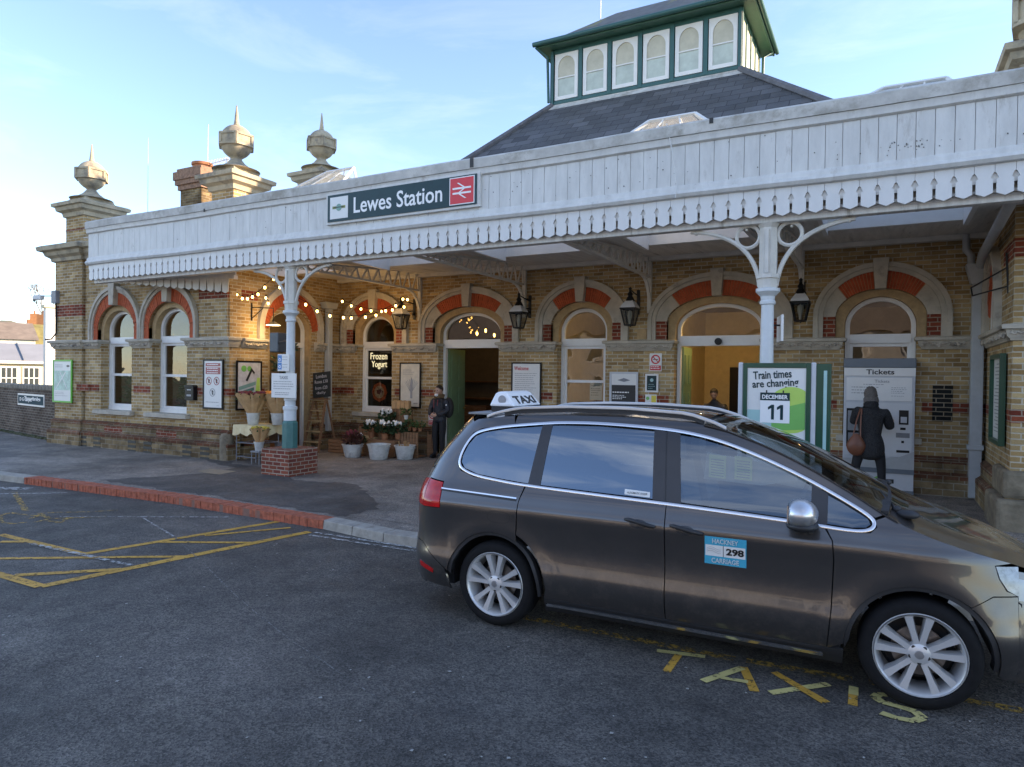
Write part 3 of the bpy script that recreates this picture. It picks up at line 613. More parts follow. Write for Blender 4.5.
# ---- left pavilion
def pavilion(X0, X1, side, wins):
    yf = PF if side > 0 else PR_; Tn = TF(yf); H = 5.0
    outer = [(X0, -.1), (X1, -.1), (X1, H), (X0, H)]; holes = []; d = KIND['p']
    for cu in wins: holes.append([(cu-d['op'], .98), (cu-d['op'], SP), (cu-d['tan'], SP)]+arc(cu, d['tan'], 3.01, .59)+[(cu+d['tan'], SP), (cu+d['op'], SP), (cu+d['op'], .98)])
    wall('front_wall', 'brick', Tn, outer, holes)
    for cu in wins:
        bay(Tn, cu, 'p'); window(Tn, cu, d['op']-.005)
        MB().prism([(cu-.78, .93), (cu+.74, .93), (cu+.74, 1.03), (cu-.78, 1.03)], Tn, -.12, .25).build('window_sill', 'stone', SB, bev=.01)
        MB().prism([(cu-.36, .475), (cu+.36, .475), (cu+.36, .63), (cu-.36, .63)], Tn, -.069, .02).build('red_brick_panel', 'red', SB)
    es = [X0]
    for cu in wins: es += [cu-d['op'], cu+d['op']]
    es += [X1]
    for i in range(0, len(es), 2):
        a, b_ = es[i], es[i+1]; pier(Tn, a+(0 if i == 0 else .08), b_-(0 if i == len(es)-2 else .08), (1, 1), band=True)
    plinth(Tn, X0, X1)
    return Tn
WA, WB = -16.45, -14.42
Tp = pavilion(XL0+1.25, XL1, 1, [WA, WB])
# proud corner pier on the left with its own cornice and stone finial
def corner_pier(x0, x1, y0, y1, ztop=6.10, upper=True):
    mb = MB(); mb.box(x0, x1, y0, y1, -.1, 5.0); mb.build('corner_pier', 'brick', SB)
    mb = MB(); mb.box(x0-.003, x1+.003, y0-.003, y1, 3.38, 3.66); mb.build('red_brick_band', 'red', SB)
Tq = TF(PF-.06)
corner_pier(XL0, XL0+1.2, PF-.06, 11.3)
pier(Tq, XL0, XL0+1.2, (1, 1), band=False); MB().prism([(XL0+.98, 1.475), (XL0+1.5, 1.475), (XL0+1.5, 1.655), (XL0+.98, 1.655)], Tq, -.004, .1).build('red_brick_band', 'red', SB)
plinth(Tq, XL0, XL0+1.2)
mb = MB()
for x_ in (-18.35, -17.75, -17.15, -15.75, -15.15, -13.75, -13.15):          # blackened headers in the plinth
    mb = MB()
    for z_ in (.05, .16, .27): mb.box(x_, x_+.30, PF-.137, PF-.1, z_+.02, z_+.085)
    mb.build('black_header_bricks', M['ink'], SB)
# pavilion pier between windows and right end pilasters (slightly proud)
for a, b_ in ((XL1-.95, XL1-.02),): MB().prism([(a, SP), (b_, SP), (b_, 5.0), (a, 5.0)], Tp, -.04, .05).build('corner_pilaster', 'brick', SB)
MB().prism([(XL1-.955, 3.60), (XL1-.015, 3.60), (XL1-.015, 3.82), (XL1-.955, 3.82)], Tp, -.046, .05).build('red_brick_band', 'red', SB)
# weathered stone buffer at the plinth corner
MB().lathe([(.15, 0), (.15, .5), (.12, .58), (.0, .62)], (XL1-.02, PF-.03, .08), 10).build('corner_buffer', 'roughst', SB, smooth=40)
# side walls of the pavilions (arched doorway to the left one, blind window to the right one)
def sidewall(Tn, y0, y1, cu, X, hole=True, plm='brick_plinth'):
    d = KIND['n']; hw = .68
    holes = [[(cu-hw, -.05), (cu-hw, SP)]+arc(cu, hw, 3.01, .46)+[(cu+hw, SP), (cu+hw, -.05)]] if hole else []
    wall('side_wall', 'brick', Tn, [(y0, -.1), (y1, -.1), (y1, 5.0), (y0, 5.0)], holes, th=.25)
    mb = MB(); zs = 3.05; ring(mb, Tn, arc(cu, 1.0, zs, 1.0, SP), arc(cu, .86, zs, .86, SP), -.1, .02); mb.build('hood_mould', 'stone', SB, smooth=30)
    mb = MB(); voussoirs(mb, Tn, cu, .86, zs, .86, .68, 3.01, .60, 0, 1, -.03, .1, 30); mb.build('arch_voussoirs', 'vouss', SB)
    MB().prism([(cu-.08, 3.58), (cu+.08, 3.58), (cu+.12, 4.1), (cu-.12, 4.1)], Tn, -.14, .05).build('keystone', 'stone', SB, bev=.008)
    mb = MB(); ring(mb, Tn, arc(cu, .68, 3.01, .60, .1), arc(cu, .60, 3.0, .48, .1), .03, .25); mb.build('reveal_arch', 'tanb', SB, smooth=30)
    for a, b_, r in ((y0, cu-.70, (0, 1)), (cu+.70, y1, (1, 0))):
        if r == (0, 1) and X < 0: pass
        pier(Tn, a+(.0 if r[0] == 0 else .05), b_-(0 if r[1] == 0 else .05), (0, 0), band=True); plinth(Tn, a, b_, (0, 0), plm)
    MB().prism([(y0, 3.60), (cu-1.0, 3.60), (cu-.92, 3.82), (y0, 3.82)], Tn, -.004, .05).build('red_brick_band', 'red', SB)
Ts = TSp(XL1); sidewall(Ts, PF+.301, W0, 11.78, XL1)
fo = MB(); ring(fo, Ts, arc(11.78, .60, 3.0, .48, .1), arc(11.78, .54, 3.0, .42, .1), .16, .24); fo.prism([(11.2, 2.62), (12.36, 2.62), (12.36, 2.74), (11.2, 2.74)], Ts, .15, .24); fo.build('side_doorway', 'frame', SB)
# pavilion interior
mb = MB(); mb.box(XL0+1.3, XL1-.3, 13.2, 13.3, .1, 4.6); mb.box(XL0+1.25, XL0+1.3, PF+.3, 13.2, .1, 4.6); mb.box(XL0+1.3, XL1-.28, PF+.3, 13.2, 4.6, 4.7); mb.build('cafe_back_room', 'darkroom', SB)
B('room_floor', 'wood', SB, XL0+1.3, XL1-.25, PF+.35, 13.2, .05, .11)
# upper cornice, parapet, pedestals and finials
CORN = [(0, 4.78), (.06, 4.80), (.08, 4.88), (.17, 4.94), (.20, 5.03), (.30, 5.06), (.32, 5.16), (.24, 5.20), (0, 5.24)]
def cornice4(x0, x1, y0, y1, prof, name, m, dz=0):
    mb = MB(); k = 0; n_ = len(prof)
    for p, z in prof:
        mb.v += [(x0-p, y0-p, z+dz), (x1+p, y0-p, z+dz), (x1+p, y1+p, z+dz), (x0-p, y1+p, z+dz)]
    for i in range(n_-1):
        for j in range(4): j2 = (j+1) % 4; mb.f.append((4*i+j, 4*i+j2, 4*i+4+j2, 4*i+4+j))
    mb.f.append((0, 1, 2, 3)); mb.f.append(tuple(4*(n_-1)+j for j in range(4))); return mb.build(name, m, SB)
CAP = [(0, -.34), (.05, -.32), (.07, -.22), (.17, -.17), (.19, -.08), (.25, -.06), (.26, .02), (.20, .05), (0, .10)]
def finial(x, y, z, s_=1):
    mb = MB(); mb.lathe([(min(.52*s_, .56), 0), (.34*s_, .06*s_), (.20*s_, .16*s_), (.13*s_, .25*s_), (.11*s_, .27*s_), (.15*s_, .31*s_)], (x, y, z), 24, rot=.2)
    R_ = .355*s_; zc = z+.66*s_; pr = [(R_*math.cos(a), R_*math.sin(a)*1.08) for a in [rad(-68+i*8) for i in range(20)]]; mb.lathe([(r, zz) for r, zz in pr]+[(.07*s_, R_*1.08), (.055*s_, R_*1.08+.05), (.012*s_, R_*1.08+.45*s_)], (x, y, zc), 28)
    mb.lathe([(.30*s_, -.16*s_), (.395*s_, -.14*s_), (.395*s_, .14*s_), (.30*s_, .16*s_)], (x, y, zc), 6, rot=rad(20))
    o = mb.build('finial', 'cornice', SB, smooth=35)
    mb = MB()
    for j in range(6):                                   # sunk panels on the six faces: raised frames
        a = rad(20+30+60*j); nrm = Vector((math.cos(a), math.sin(a), 0)); tg = Vector((-nrm.y, nrm.x, 0)); c = Vector((x, y, zc))+nrm*(.395*s_*math.cos(rad(30)))
        for du, dz, wu, wz in ((0, .115, .40, .045), (0, -.115, .40, .045), (.18, 0, .045, .22), (-.18, 0, .045, .22)):
            mt = Matrix((tg, nrm, Vector((0, 0, 1)))).transposed(); mb.obox(c+tg*du*s_+Vector((0, 0, dz*s_)), (wu*s_, .05*s_, wz*s_), mt)
    mb.build('finial_panel', 'cornice', o)
def pedestal(x, y, zc=6.38, hw=.36, zb=5.3, s_=1, dz=0):
    B('pedestal', 'brick', SB, x-hw, x+hw, y-hw, y+hw, zb, zc-.3); cornice4(x-hw, x+hw, y-hw, y+hw, CAP, 'pedestal_cap', 'cornice', zc)
    MB().lathe([(hw*1.38, 0), (.5, .12)], (x, y, zc+.09), 4, rot=rad(45)).build('pedestal_weathering', 'cornice', SB)
    finial(x, y, zc+.20+dz, s_)
cornice4(XL0-.02, XL0+1.2, PF-.06, 11.3, CORN, 'cornice', 'cornice')
cornice4(XL0+1.1, XL1-.0, PF, 14.0, [(p*.8, z) for p, z in CORN], 'cornice', 'cornice')
B('upper_wall', 'brick', SB, XL0+.7, XL1, PF+.25, 14.0, 4.9, 5.42)
B('wall_end', 'brick', SB, XL0+1.2, XL1, 13.6, 14.0, 0, 5.2); B('side_return', 'brick', SB, XL0+.2, XL0+1.2, 11.3, 14, 0, 5.2)
B('roof_deck', 'lead', SB, XL0+.7, XL1, PF+.25, 14, 5.42, 5.45)
pedestal(-18.83, 10.80, hw=.42); pedestal(-13.05, 10.72); pedestal(-13.25, 13.6, 7.22, zb=5.4)
B('pedestal_red_course', 'red', SB, -19.255, -18.405, 10.375, 11.225, 5.68, 5.73)
# chimney stack with pots
ch = B('chimney', 'brick_dirty', SB, -19.6, -18.6, 14.0, 14.85, 5.2, 8.0)
mchim = mat('orange_chimney_brick', (.26, .15, .10), .9, var=.4, scale=12, bump=.3)
for i, (z0, z1, p) in enumerate(((6.9, 7.0, .05), (7.7, 7.85, .06), (7.85, 8.0, .12), (8.0, 8.25, .16), (8.25, 8.36, .08))): MB().box(-19.6-p, -18.6+p, 14.0-p, 14.85+p, z0, z1).build('chimney_course', mchim, ch)
MB().lathe([(.30, 0), (.28, .2), (.32, .22), (.32, .30), (.22, .30)], (-19.1, 14.4, 8.30), 14).build('chimney_pot', 'terr', ch, smooth=40)
# ---- right pavilion
Tr = pavilion(XR0, XR1, -1, [XR0+3.0, XR0+5.1])
Tsr = TSm(XR0); 
wall('side_wall', 'brick', Tsr, [(PR_+.301, -.1), (W0, -.1), (W0, 5.0), (PR_+.301, 5.0)], [], th=.25)
cu = 12.55; zs = 3.05
mb = MB(); ring(mb, Tsr, arc(cu, .72, zs, 1.0, SP), arc(cu, .62, zs, .88, SP), -.1, .02); ring(mb, Tsr, arc(cu, .615, zs, .875, SP), arc(cu, .56, zs, .8, SP), -.06, .02); mb.build('hood_mould', 'stone', SB, smooth=30)
mb = MB(); voussoirs(mb, Tsr, cu, .56, zs, .8, .40, 3.0, .58, 0, 1, -.03, .1, 26); mb.build('arch_voussoirs', 'vouss', SB)
MB().prism([(cu-.4, SP), (cu+.4, SP), (cu+.4, 3.0)]+list(reversed(arc(cu, .4, 3.0, .58))), Tsr, -.006, .05).build('blind_arch_panel', 'frame', SB)
pier(Tsr, PR_+.02, W0, (1, 0)); 
MB().prism([(PR_, 3.62), (11.75, 3.62), (11.75, 3.86), (PR_, 3.86)], Tsr, -.004, .05).build('red_brick_band', 'red', SB)
MB().prism([(XR0-.004, 3.62), (XR0+1.2, 3.62), (XR0+1.2, 3.86), (XR0-.004, 3.86)], Tr, -.004, .05).build('red_brick_band', 'red', SB)
plinth(Tsr, PR_-.02, W0, (1, 0), 'brick_plinth')
mb = MB()
for z0, z1, p in ((-.1, .50, .17), (.50, .86, .09)): mb.box(XR0-p, XR0+1.6, PR_-p-.02, PR_+.9, z0, z1)
mb.build('weathered_stone_plinth', 'roughst', SB, bev=.05)
cornice4(XR0, XR1, PR_, 14.0, CORN, 'cornice', 'cornice'); B('upper_wall', 'brick', SB, XR0+.2, XR1-.2, PR_+.25, 14.0, 5.1, 5.9)
pedestal(XR0+.55, PR_+.65, 6.35, hw=.45, s_=1.45, dz=-.55); pedestal(XR0+6.0, PR_+.8, 6.38)
B('sun_block_wall', 'brick', SB, XR1, 36, 12.0, 19, -.1, 8.2); B('sun_block_roof', 'slate', SB, XR1, 36, 11.8, 19, 8.2, 8.6)  # unseen tall wing added to keep the sun off the forecourt
B('rear_wall', 'brick', SB, XL0+1.3, XR1, 19.0, 19.3, -.1, 5.4)
# ---- slate roof and lantern
lx0, lx1, ly0, ly1, lz = -7.62, -2.95, 16.0, 18.5, 8.93
t_ = 2.4; sl = .87
mb = MB(); zb = lz-sl*t_
tx_ = 1.5
vs = [(lx0-tx_, ly0-t_, zb), (lx1+t_*.93, ly0-t_, zb), (lx1+t_*.93, ly1+t_, zb), (lx0-tx_, ly1+t_, zb), (lx0, ly0, lz), (lx1, ly0, lz), (lx1, ly1, lz), (lx0, ly1, lz)]
mb.add(vs, [(0, 1, 5, 4), (1, 2, 6, 5), (2, 3, 7, 6), (3, 0, 4, 7), (4, 5, 6, 7), (0, 3, 2, 1)]); rf = mb.build('roof', 'slate', SB)
mh_ = mat('grey_hip_tiles', (.12, .12, .13), .7, var=.25, scale=5)
for a, b_ in ((0, 4), (1, 5), (2, 6), (3, 7)): MB().tube([Vector(vs[a])+Vector((0, 0, .04)), Vector(vs[b_])+Vector((0, 0, .04))], .075, 6).build('hip_tiles', mh_, rf, smooth=40)
B('attic_wall', 'brick', SB, lx0-tx_+.3, lx1+t_-.3, ly0-t_+.3, 19.0, 5.0, zb+.02)
mb = MB(); mb.add([(lx0-.12, ly0-.16, lz-.13), (lx1+.12, ly0-.16, lz-.13), (lx1+.06, ly0-.02, lz+.02), (lx0-.06, ly0-.02, lz+.02)], [(0, 1, 2, 3)]); mb.box(lx0-.05, lx1+.05, ly0-.03, ly0, lz-.05, lz+.03); mb.build('lead_flashing', 'lead', rf)
mteal = mat('teal_lantern_paint', (.02, .095, .09), .4, var=.12, scale=4)
mlant = mat('pale_cream_lantern_panel', (.60, .62, .45), .5, var=.08)
lt = B('lantern', mteal, SB, lx0, lx1, ly0, ly1, lz, lz+.08)
LZ = lz+1.42; ww = (lx1-lx0)/6
mb = MB()
for i in range(7): x_ = lx0+ww*i; mb.box(x_-.05, x_+.05, ly0-.03, ly0+.07, lz+.05, LZ)
for i in range(5): y_ = ly0+(ly1-ly0)*i/4; mb.box(lx1-.05, lx1+.03, y_-.05, y_+.05, lz+.05, LZ); mb.box(lx0-.03, lx0+.05, y_-.05, y_+.05, lz+.05, LZ)
mb.box(lx0, lx1, ly0-.02, ly0+.06, LZ-.10, LZ+.02); mb.box(lx0, lx1, ly0-.02, ly0+.06, lz+.04, lz+.13); mb.box(lx1-.05, lx1+.02, ly0, ly1, LZ-.1, LZ)
mb.build('lantern_post', mteal, lt, bev=.006)
fly = mat('lantern_blind_glass', (.50, .47, .36), .25, var=.12, scale=3); flg = mat('lantern_lower_glass', (.46, .52, .46), .22, var=.15, scale=3)
for i in range(6):
    c_ = lx0+ww*(i+.5); hw = ww/2-.07; Tl = TF(ly0)
    o_ = [(c_-hw, lz+.15), (c_+hw, lz+.15), (c_+hw, LZ-.09), (c_-hw, LZ-.09)]
    ih = [(c_-hw+.09, lz+.24)]+arc(c_, hw-.09, LZ-.45, .27, n=14)+[(c_+hw-.09, lz+.24)]
    wo = wall('window', 'frame', Tl, o_, [ih], v0=-.005, th=.05, parent=lt)
    MB().prism([(c_-hw+.07, lz+.2), (c_+hw-.07, lz+.2), (c_+hw-.07, LZ-.72), (c_-hw+.07, LZ-.72)], Tl, .02, .05).build('lower_pane', flg, wo)
    MB().prism([(c_-hw+.07, LZ-.70), (c_+hw-.07, LZ-.70), (c_+hw-.07, LZ-.14), (c_-hw+.07, LZ-.14)], Tl, .02, .05).build('arched_pane', fly, wo)
    MB().prism([(c_-hw+.06, LZ-.725), (c_+hw-.06, LZ-.725), (c_+hw-.06, LZ-.695), (c_-hw+.06, LZ-.695)], Tl, -.002, .045).build('glazing_bar', 'frame', wo)
for i in range(4):
    y0_, y1_ = ly0+(ly1-ly0)*i/4+.06, ly0+(ly1-ly0)*(i+1)/4-.06; MB().box(lx1-.04, lx1, y0_, y1_, lz+.12, LZ-.05).build('side_panel', mlant, lt); MB().box(lx0, lx0+.04, y0_, y1_, lz+.12, LZ-.05).build('side_panel', mlant, lt)
MB().box(lx0, lx1, ly1-.05, ly1, lz+.05, LZ).build('back_panel', mlant, lt)
e = .31; mb = MB(); zc = LZ+.02
mb.box(lx0-e, lx1+e, ly0-e, ly1+e, zc, zc+.05); mb.box(lx0-e-.03, lx1+e+.03, ly0-e-.03, ly0-e+.02, zc-.02, zc+.13); mb.box(lx1+e-.02, lx1+e+.03, ly0-e, ly1+e, zc-.02, zc+.13); mb.box(lx0-e-.03, lx0-e+.02, ly0-e, ly1+e, zc-.02, zc+.13)
mb.build('lantern_eaves', mat('teal_eaves_paint', (.035, .12, .085), .45, var=.1), lt, bev=.01)
MB().tube([(lx0-e-.06, ly0-e-.09, zc+.06), (lx1+e+.06, ly0-e-.09, zc+.06)], .06, 8).tube([(lx1+e+.09, ly0-e-.06, zc+.06), (lx1+e+.09, ly1+e, zc+.06)], .06, 8).tube([(lx0-e, ly0-e-.06, zc), (lx0-.1, ly0-.1, zc-.18), (lx0-.07, ly0-.07, lz+.1)], .035, 8).tube([(lx1+e, ly1+e-.2, zc), (lx1+.12, ly1-.1, zc-.18), (lx1+.1, ly1-.1, lz-.4)], .035, 8).build('lantern_gutter', mteal, lt, smooth=50)
mb = MB(); hy = (ly1-ly0)/2+e; rz = zc+.05; rh = .62*hy
vs = [(lx0-e, ly0-e, rz), (lx1+e, ly0-e, rz), (lx1+e, ly1+e, rz), (lx0-e, ly1+e, rz), (lx0-e+hy, ly0-e+hy, rz+rh*1.25), (lx1+e-hy, ly0-e+hy, rz+rh*1.25)]
mb.add(vs, [(0, 1, 5, 4), (1, 2, 5), (2, 3, 4, 5), (3, 0, 4)]); mb.build('lantern_roof', 'slatel', lt)
MB().tube([(lx0+.9, ly0+1, rz+.6), (lx0+.9, ly0+1, rz+1.7)], .012, 6).build('lightning_rod', 'lgrey', lt)
# inner light-proof core
B('lantern_core', 'darkroom', lt, lx0+.1, lx1-.1, ly0+.1, ly1-.1, lz, LZ-.02)
# ---- downpipes
MB().box(-12.38, -12.24, 12.88, 13.02, .55, 3.75).prism([(12.78, 3.62), (13.12, 3.62), (13.18, 3.78), (12.72, 3.78)], TSp(-12.2), 0, .2).build('downpipe', 'pipe', SB, bev=.01)
MB().box(1.24, 1.41, W0-.24, W0-.06, .12, 3.65).box(1.21, 1.435, W0-.27, W0-.05, .9, .98).build('downpipe', 'pipe', SB, bev=.01)
MB().prism([(1.22, 3.58), (1.43, 3.58), (1.45, 3.90), (1.14, 3.90)], TF(W0-.30), 0, .26).build('hopper_head', 'pipe', SB, bev=.01)
MB().tube([(1.34, W0-.17, 3.85), (1.30, 12.6, 3.95), (1.25, 9.4, 4.08)], .065, 10).tube([(1.22, W0-.15, 3.85), (1.22, W0-.15, 4.05), (1.15, W0-.14, 4.15), (1.15, W0-.14, 4.4)], .055, 10).build('canopy_drain_pipe', 'pipe', SB, smooth=50)
# ================================================================== CANOPY
CY = 9.15; CX0, CX1 = -16.06, 5.3; ZB, ZT = 4.05, 5.37
CP = thing('platform_canopy', 'long white timber station canopy with boarded fascia, scalloped valance and cream iron columns', 'canopy', (-5.3, 10, 0))
pitch_ = .19
mb = MB(); x = CX0
while x < CX1-.05:
    j = rnd.uniform(-.003, .003); mb.box(x+.003, x+pitch_-.003, CY+j, CY+.03, 4.52, 5.13); x += pitch_
mb.build('fascia_boards', 'white', CP)
B('fascia_backing', 'soffit', CP, CX0+.01, CX1-.01, CY+.032, CY+.06, 4.2, 5.2)
TFc = TF(CY)
mb = MB(); x = CX0; tip = ZB
while x < CX1-.05:          # each board: pointed foot, half an arrow-headed slot cut in both edges
    a, b_ = x+.002, x+pitch_-.002; c = (a+b_)/2; j = rnd.uniform(-.004, .004); tz = tip+rnd.uniform(-.004, .004)
    p = [(c, tz), (b_-.014, tz+.035), (b_-.014, 4.235), (b_-.036, 4.25), (b_-.012, 4.305), (b_, 4.315), (b_, 4.46), (a, 4.46), (a, 4.315), (a+.012, 4.305), (a+.036, 4.25), (a+.014, 4.235), (a+.014, tz+.035)]
    if x > CX0-.01: mb.prism(p, TFc, .005+j, .027+j)
    x += pitch_
mb.build('valance', 'valance', CP)
# left end return running back to the pavilion corner
dv = Vector((XL1+.1-CX0, PF-.06-(CY+.02), 0)); Lr = dv.length; dv.normalize(); nv = Vector((dv.y, -dv.x, 0))
Tret = lambda u, v, z: (CX0+dv.x*u-nv.x*v, CY+.02+dv.y*u-nv.y*v, z)
mb = MB(); u = 0
while u < Lr-.05:
    a, b_ = u+.002, min(u+pitch_, Lr)-.002; c = (a+b_)/2
    q_ = tip-.38*(u/Lr); mb.prism([(c, q_), (b_-.014, q_+.035), (b_-.014, q_+.17), (b_, q_+.24), (b_, q_+.34), (a, q_+.34), (a, q_+.24), (a+.014, q_+.17), (a+.014, q_+.035)], Tret, 0, .022); u += pitch_
mb.build('end_valance', 'iron', CP)
mb = MB(); mb.prism([(.3, 4.33), (Lr+.1, 3.99), (Lr+.1, 4.07), (.3, 4.41)], Tret, -.03, .10); mb.prism([(.1, 4.41), (Lr+.1, 4.07), (Lr+.1, 4.3), (.1, 4.5)], Tret, .02, .05); mb.build('end_rail', 'white', CP)
mb = MB(); q_ = random.Random(8)
for i in range(120):
    x_ = q_.choice((q_.gauss(.30, .25), q_.uniform(-12, 3), q_.uniform(-15, 3), q_.gauss(-5, 2))); z_ = q_.gauss(4.72, .03) if -.4 < x_ < 1.6 else q_.uniform(4.6, 5.1); s_ = q_.uniform(.002, .007); mb.prism([(x_-s_, z_-s_*.8), (x_+s_, z_-s_), (x_+s_*.7, z_+s_), (x_-s_*.8, z_+s_*1.3)], TFc, -.0065, .004)
struct(mb.build('mould_spots', mat('black_mould', (.07, .07, .065), .9), CP), 'stuff')
# mouldings, capping
def longmould(name, prof, m, x0=CX0-.02, x1=CX1):
    mb = MB(); n_ = len(prof); N_ = 90
    for i in range(N_+1):
        x_ = x0+(x1-x0)*i/N_; dz = .012*math.sin(i*.35)+rnd.uniform(-.003, .003)
        for y, z in prof: mb.v.append((x_, CY+y, z+dz*.5))
    for i in range(N_):
        for j in range(n_): j2 = (j+1) % n_; mb.f.append((i*n_+j, i*n_+j2, (i+1)*n_+j2, (i+1)*n_+j))
    mb.f.append(tuple(range(n_))); mb.f.append(tuple(N_*n_+j for j in range(n_))); return mb.build(name, m, CP, smooth=30)
longmould('fascia_top_mould', [(-.005, 5.11), (-.04, 5.13), (-.045, 5.18), (-.06, 5.215), (.05, 5.215), (.05, 5.11)], 'white')
longmould('lead_capping', [(-.075, 5.22), (-.08, 5.36), (-.05, 5.39), (.35, 5.41), (.35, 5.22)], 'lead')
longmould('fascia_lower_mould', [(-.005, 4.40), (-.05, 4.41), (-.075, 4.45), (-.055, 4.49), (-.03, 4.50), (-.03, 4.54), (-.012, 4.575), (.03, 4.575), (.03, 4.40)], 'white')
B('capping_joint', 'ink', CP, -5.72, -5.66, CY-.088, CY-.07, 5.24, 5.38); B('capping_joint', 'ink', CP, -2.05, -2.0, CY-.088, CY-.07, 5.32, 5.39); B('capping_joint', 'ink', CP, -11.98, -11.95, CY-.088, CY-.07, 5.19, 5.25)
# edge beam
mb = MB(); mb.box(CX0+.05, CX1, CY+.10, CY+.24, 4.00, 4.10); mb.box(CX0+.05, CX1, CY+.06, CY+.28, 4.10, 4.135); mb.build('edge_beam', 'soffit', CP, bev=.01)
# roof / ceiling with skylight wells: ceiling plane rises a little to the wall
def cz(y): return 4.20+(y-CY)/(W0-CY)*.22
sk = []; 
for k in range(-4, 2):
    c = .085+2.842*k
    if c-.885 > CX0+.6 and c+.885 < CX1: sk.append((c-.885, c+.885))
SY0, SY1 = 9.95, 11.62
def ceil(x0, x1, y0, y1, mb, th=.08): mb.add([(x, y, cz(y)+d) for x in (x0, x1) for y in (y0, y1) for d in (0, th)], [(0, 1, 3, 2), (4, 6, 7, 5), (0, 4, 5, 1), (2, 3, 7, 6), (0, 2, 6, 4), (1, 5, 7, 3)])
mb = MB(); xr = XR0-.0
ceil(XL1, XR0, SY1, W0-.03, mb); ceil(CX0+.3, CX1, CY+.06, SY0, mb)
prev = XL1-.0
for a, b_ in sk+[(XR0, None)]:
    if a > prev: ceil(prev, a, SY0, SY1, mb)
    if b_: prev = b_
# left part in front of pavilion is covered by the front strip only
mb.build('canopy_ceiling', 'soffit', CP)
mg = bpy.data.materials.new('skylight_glass'); mg.use_nodes = True; nn_ = mg.node_tree.nodes; nn_.remove(nn_['Principled BSDF'])
a_ = nn_.new('ShaderNodeBsdfTranslucent'); a_.inputs[0].default_value = (.78, .82, .84, 1); b__ = nn_.new('ShaderNodeBsdfTransparent'); b__.inputs[0].default_value = (.92, .94, .95, 1); c_ = nn_.new('ShaderNodeMixShader'); c_.inputs[0].default_value = .8
mg.node_tree.links.new(a_.outputs[0], c_.inputs[1]); mg.node_tree.links.new(b__.outputs[0], c_.inputs[2]); mg.node_tree.links.new(c_.outputs[0], nn_['Material Output'].inputs[0])
for a, b_ in sk:
    if a < XL1 and False: continue
    z0 = 4.30; zc = 4.95; m_ = (a+b_)/2; pk = 5.3; hx = 0
    if abs(m_+2.757) < .1: pk, hx = 6.22, -.70
    if abs(m_-.085) < .1: pk, hx = 6.12, -.15
    if abs(m_+11.28) < .1: pk, hx = 6.30, .75
    f = MB(); th = .05
    f.box(a-th, a+.012, SY0+.012, SY1-.012, cz(SY0)-.02, zc-.003); f.box(b_-.012, b_+th, SY0+.012, SY1-.012, cz(SY0)-.02, zc-.003); f.box(a-th, b_+th, SY0-th, SY0+.012, cz(SY0)-.02, zc); f.box(a-th, b_+th, SY1-.012, SY1+th, cz(SY1)-.02, zc)
    fo = f.build('skylight', 'frame', CP)
    wl, wr = (1.15, .45) if pk > 5.5 else (0, 0); ym = (SY0+SY1)/2+.2; p = [(a-th-wl, SY0-th, zc), (b_+th+wr, SY0-th, zc), (b_+th+wr, SY1+th, zc), (a-th-wl, SY1+th, zc), (m_+hx, ym, pk), (m_+hx+.75, ym, pk)]
    MB().add(p, [(0, 1, 5, 4), (1, 2, 5), (2, 3, 4, 5), (3, 0, 4)]).build('skylight_glazing', mg, fo)
    t = MB()
    for i, j in ((0, 4), (1, 5), (2, 5), (3, 4), (4, 5), (0, 1), (1, 2), (2, 3), (3, 0)): t.tube([p[i], p[j]], .032, 4)
    for q in (.33, .66):
        t.tube([Vector(p[0]).lerp(Vector(p[1]), q), Vector(p[4]).lerp(Vector(p[5]), q)], .014, 4); t.tube([Vector(p[3]).lerp(Vector(p[2]), q), Vector(p[4]).lerp(Vector(p[5]), q)], .014, 4)
    t.build('glazing_bar', 'frame', fo)
B('canopy_roof', 'lead', CP, CX0+.3, XL1-.05, CY+.3, PF-.02, 4.62, 4.66)
mb = MB(); mb.box(XL1+.02, XR0, SY1+.06, W0-.02, 4.60, 4.64); mb.box(XL1, CX1, CY+.35, SY0-.06, 4.60, 4.64); prev = XL1
for a, b_ in [s_ for s_ in sk]+[(XR0+.05, XR0+.1)]:
    if a-.05 > prev: mb.box(prev, a-.05, SY0-.06, SY1+.06, 4.60, 4.64)
    prev = b_+.05
mb.build('canopy_leads', 'lead', CP)
# lattice brackets from wall to fascia
def truss(x):
    mb = MB(); y0, y1 = CY+.28, W0-.10; zb_, w_ = 4.02, .07
    zt0, zt1 = 4.14, 4.40
    mb.box(x-w_/2, x+w_/2, y0, y1, zb_-.02, zb_+.02)
    n_ = 18
    top = [(x, y0+(y1-y0)*i/n_, 4.10+.36*(i/n_)**1.0) for i in range(n_+1)]
    mb.strip(top, (w_, 0, 0), (0, 0, .04))
    N_ = 11
    for i in range(N_):
        ya = y0+(y1-y0)*(i+.0)/N_+.12; yb = y0+(y1-y0)*(i+.5)/N_+.12; yc = y0+(y1-y0)*(i+1)/N_+.05
        zt = lambda y: 4.10+.36*(y-y0)/(y1-y0)
        mb.strip([(x, ya, zb_), (x, yb, zt(yb))], (.03, 0, 0), (0, .035, 0)); mb.strip([(x, yb, zt(yb)), (x, min(yc, y1), zb_)], (.03, 0, 0), (0, .035, 0))
    # curved foot on the wall
    c = [(x, W0-.06-.40*(1-math.sin(a)), 4.0-.55*(1-math.cos(a))) for a in [i*math.pi/16 for i in range(9)]]
    c = [(x, W0-.55+.49*math.sin(a), 3.45+.55*math.cos(a)) for a in [i*math.pi/20 for i in range(11)]]
    mb.strip(c, (.06, 0, 0), (0, .03, .03)); mb.box(x-.04, x+.04, W0-.07, W0, 3.30, 4.45)
    return mb.build('lattice_bracket', 'iron', CP)
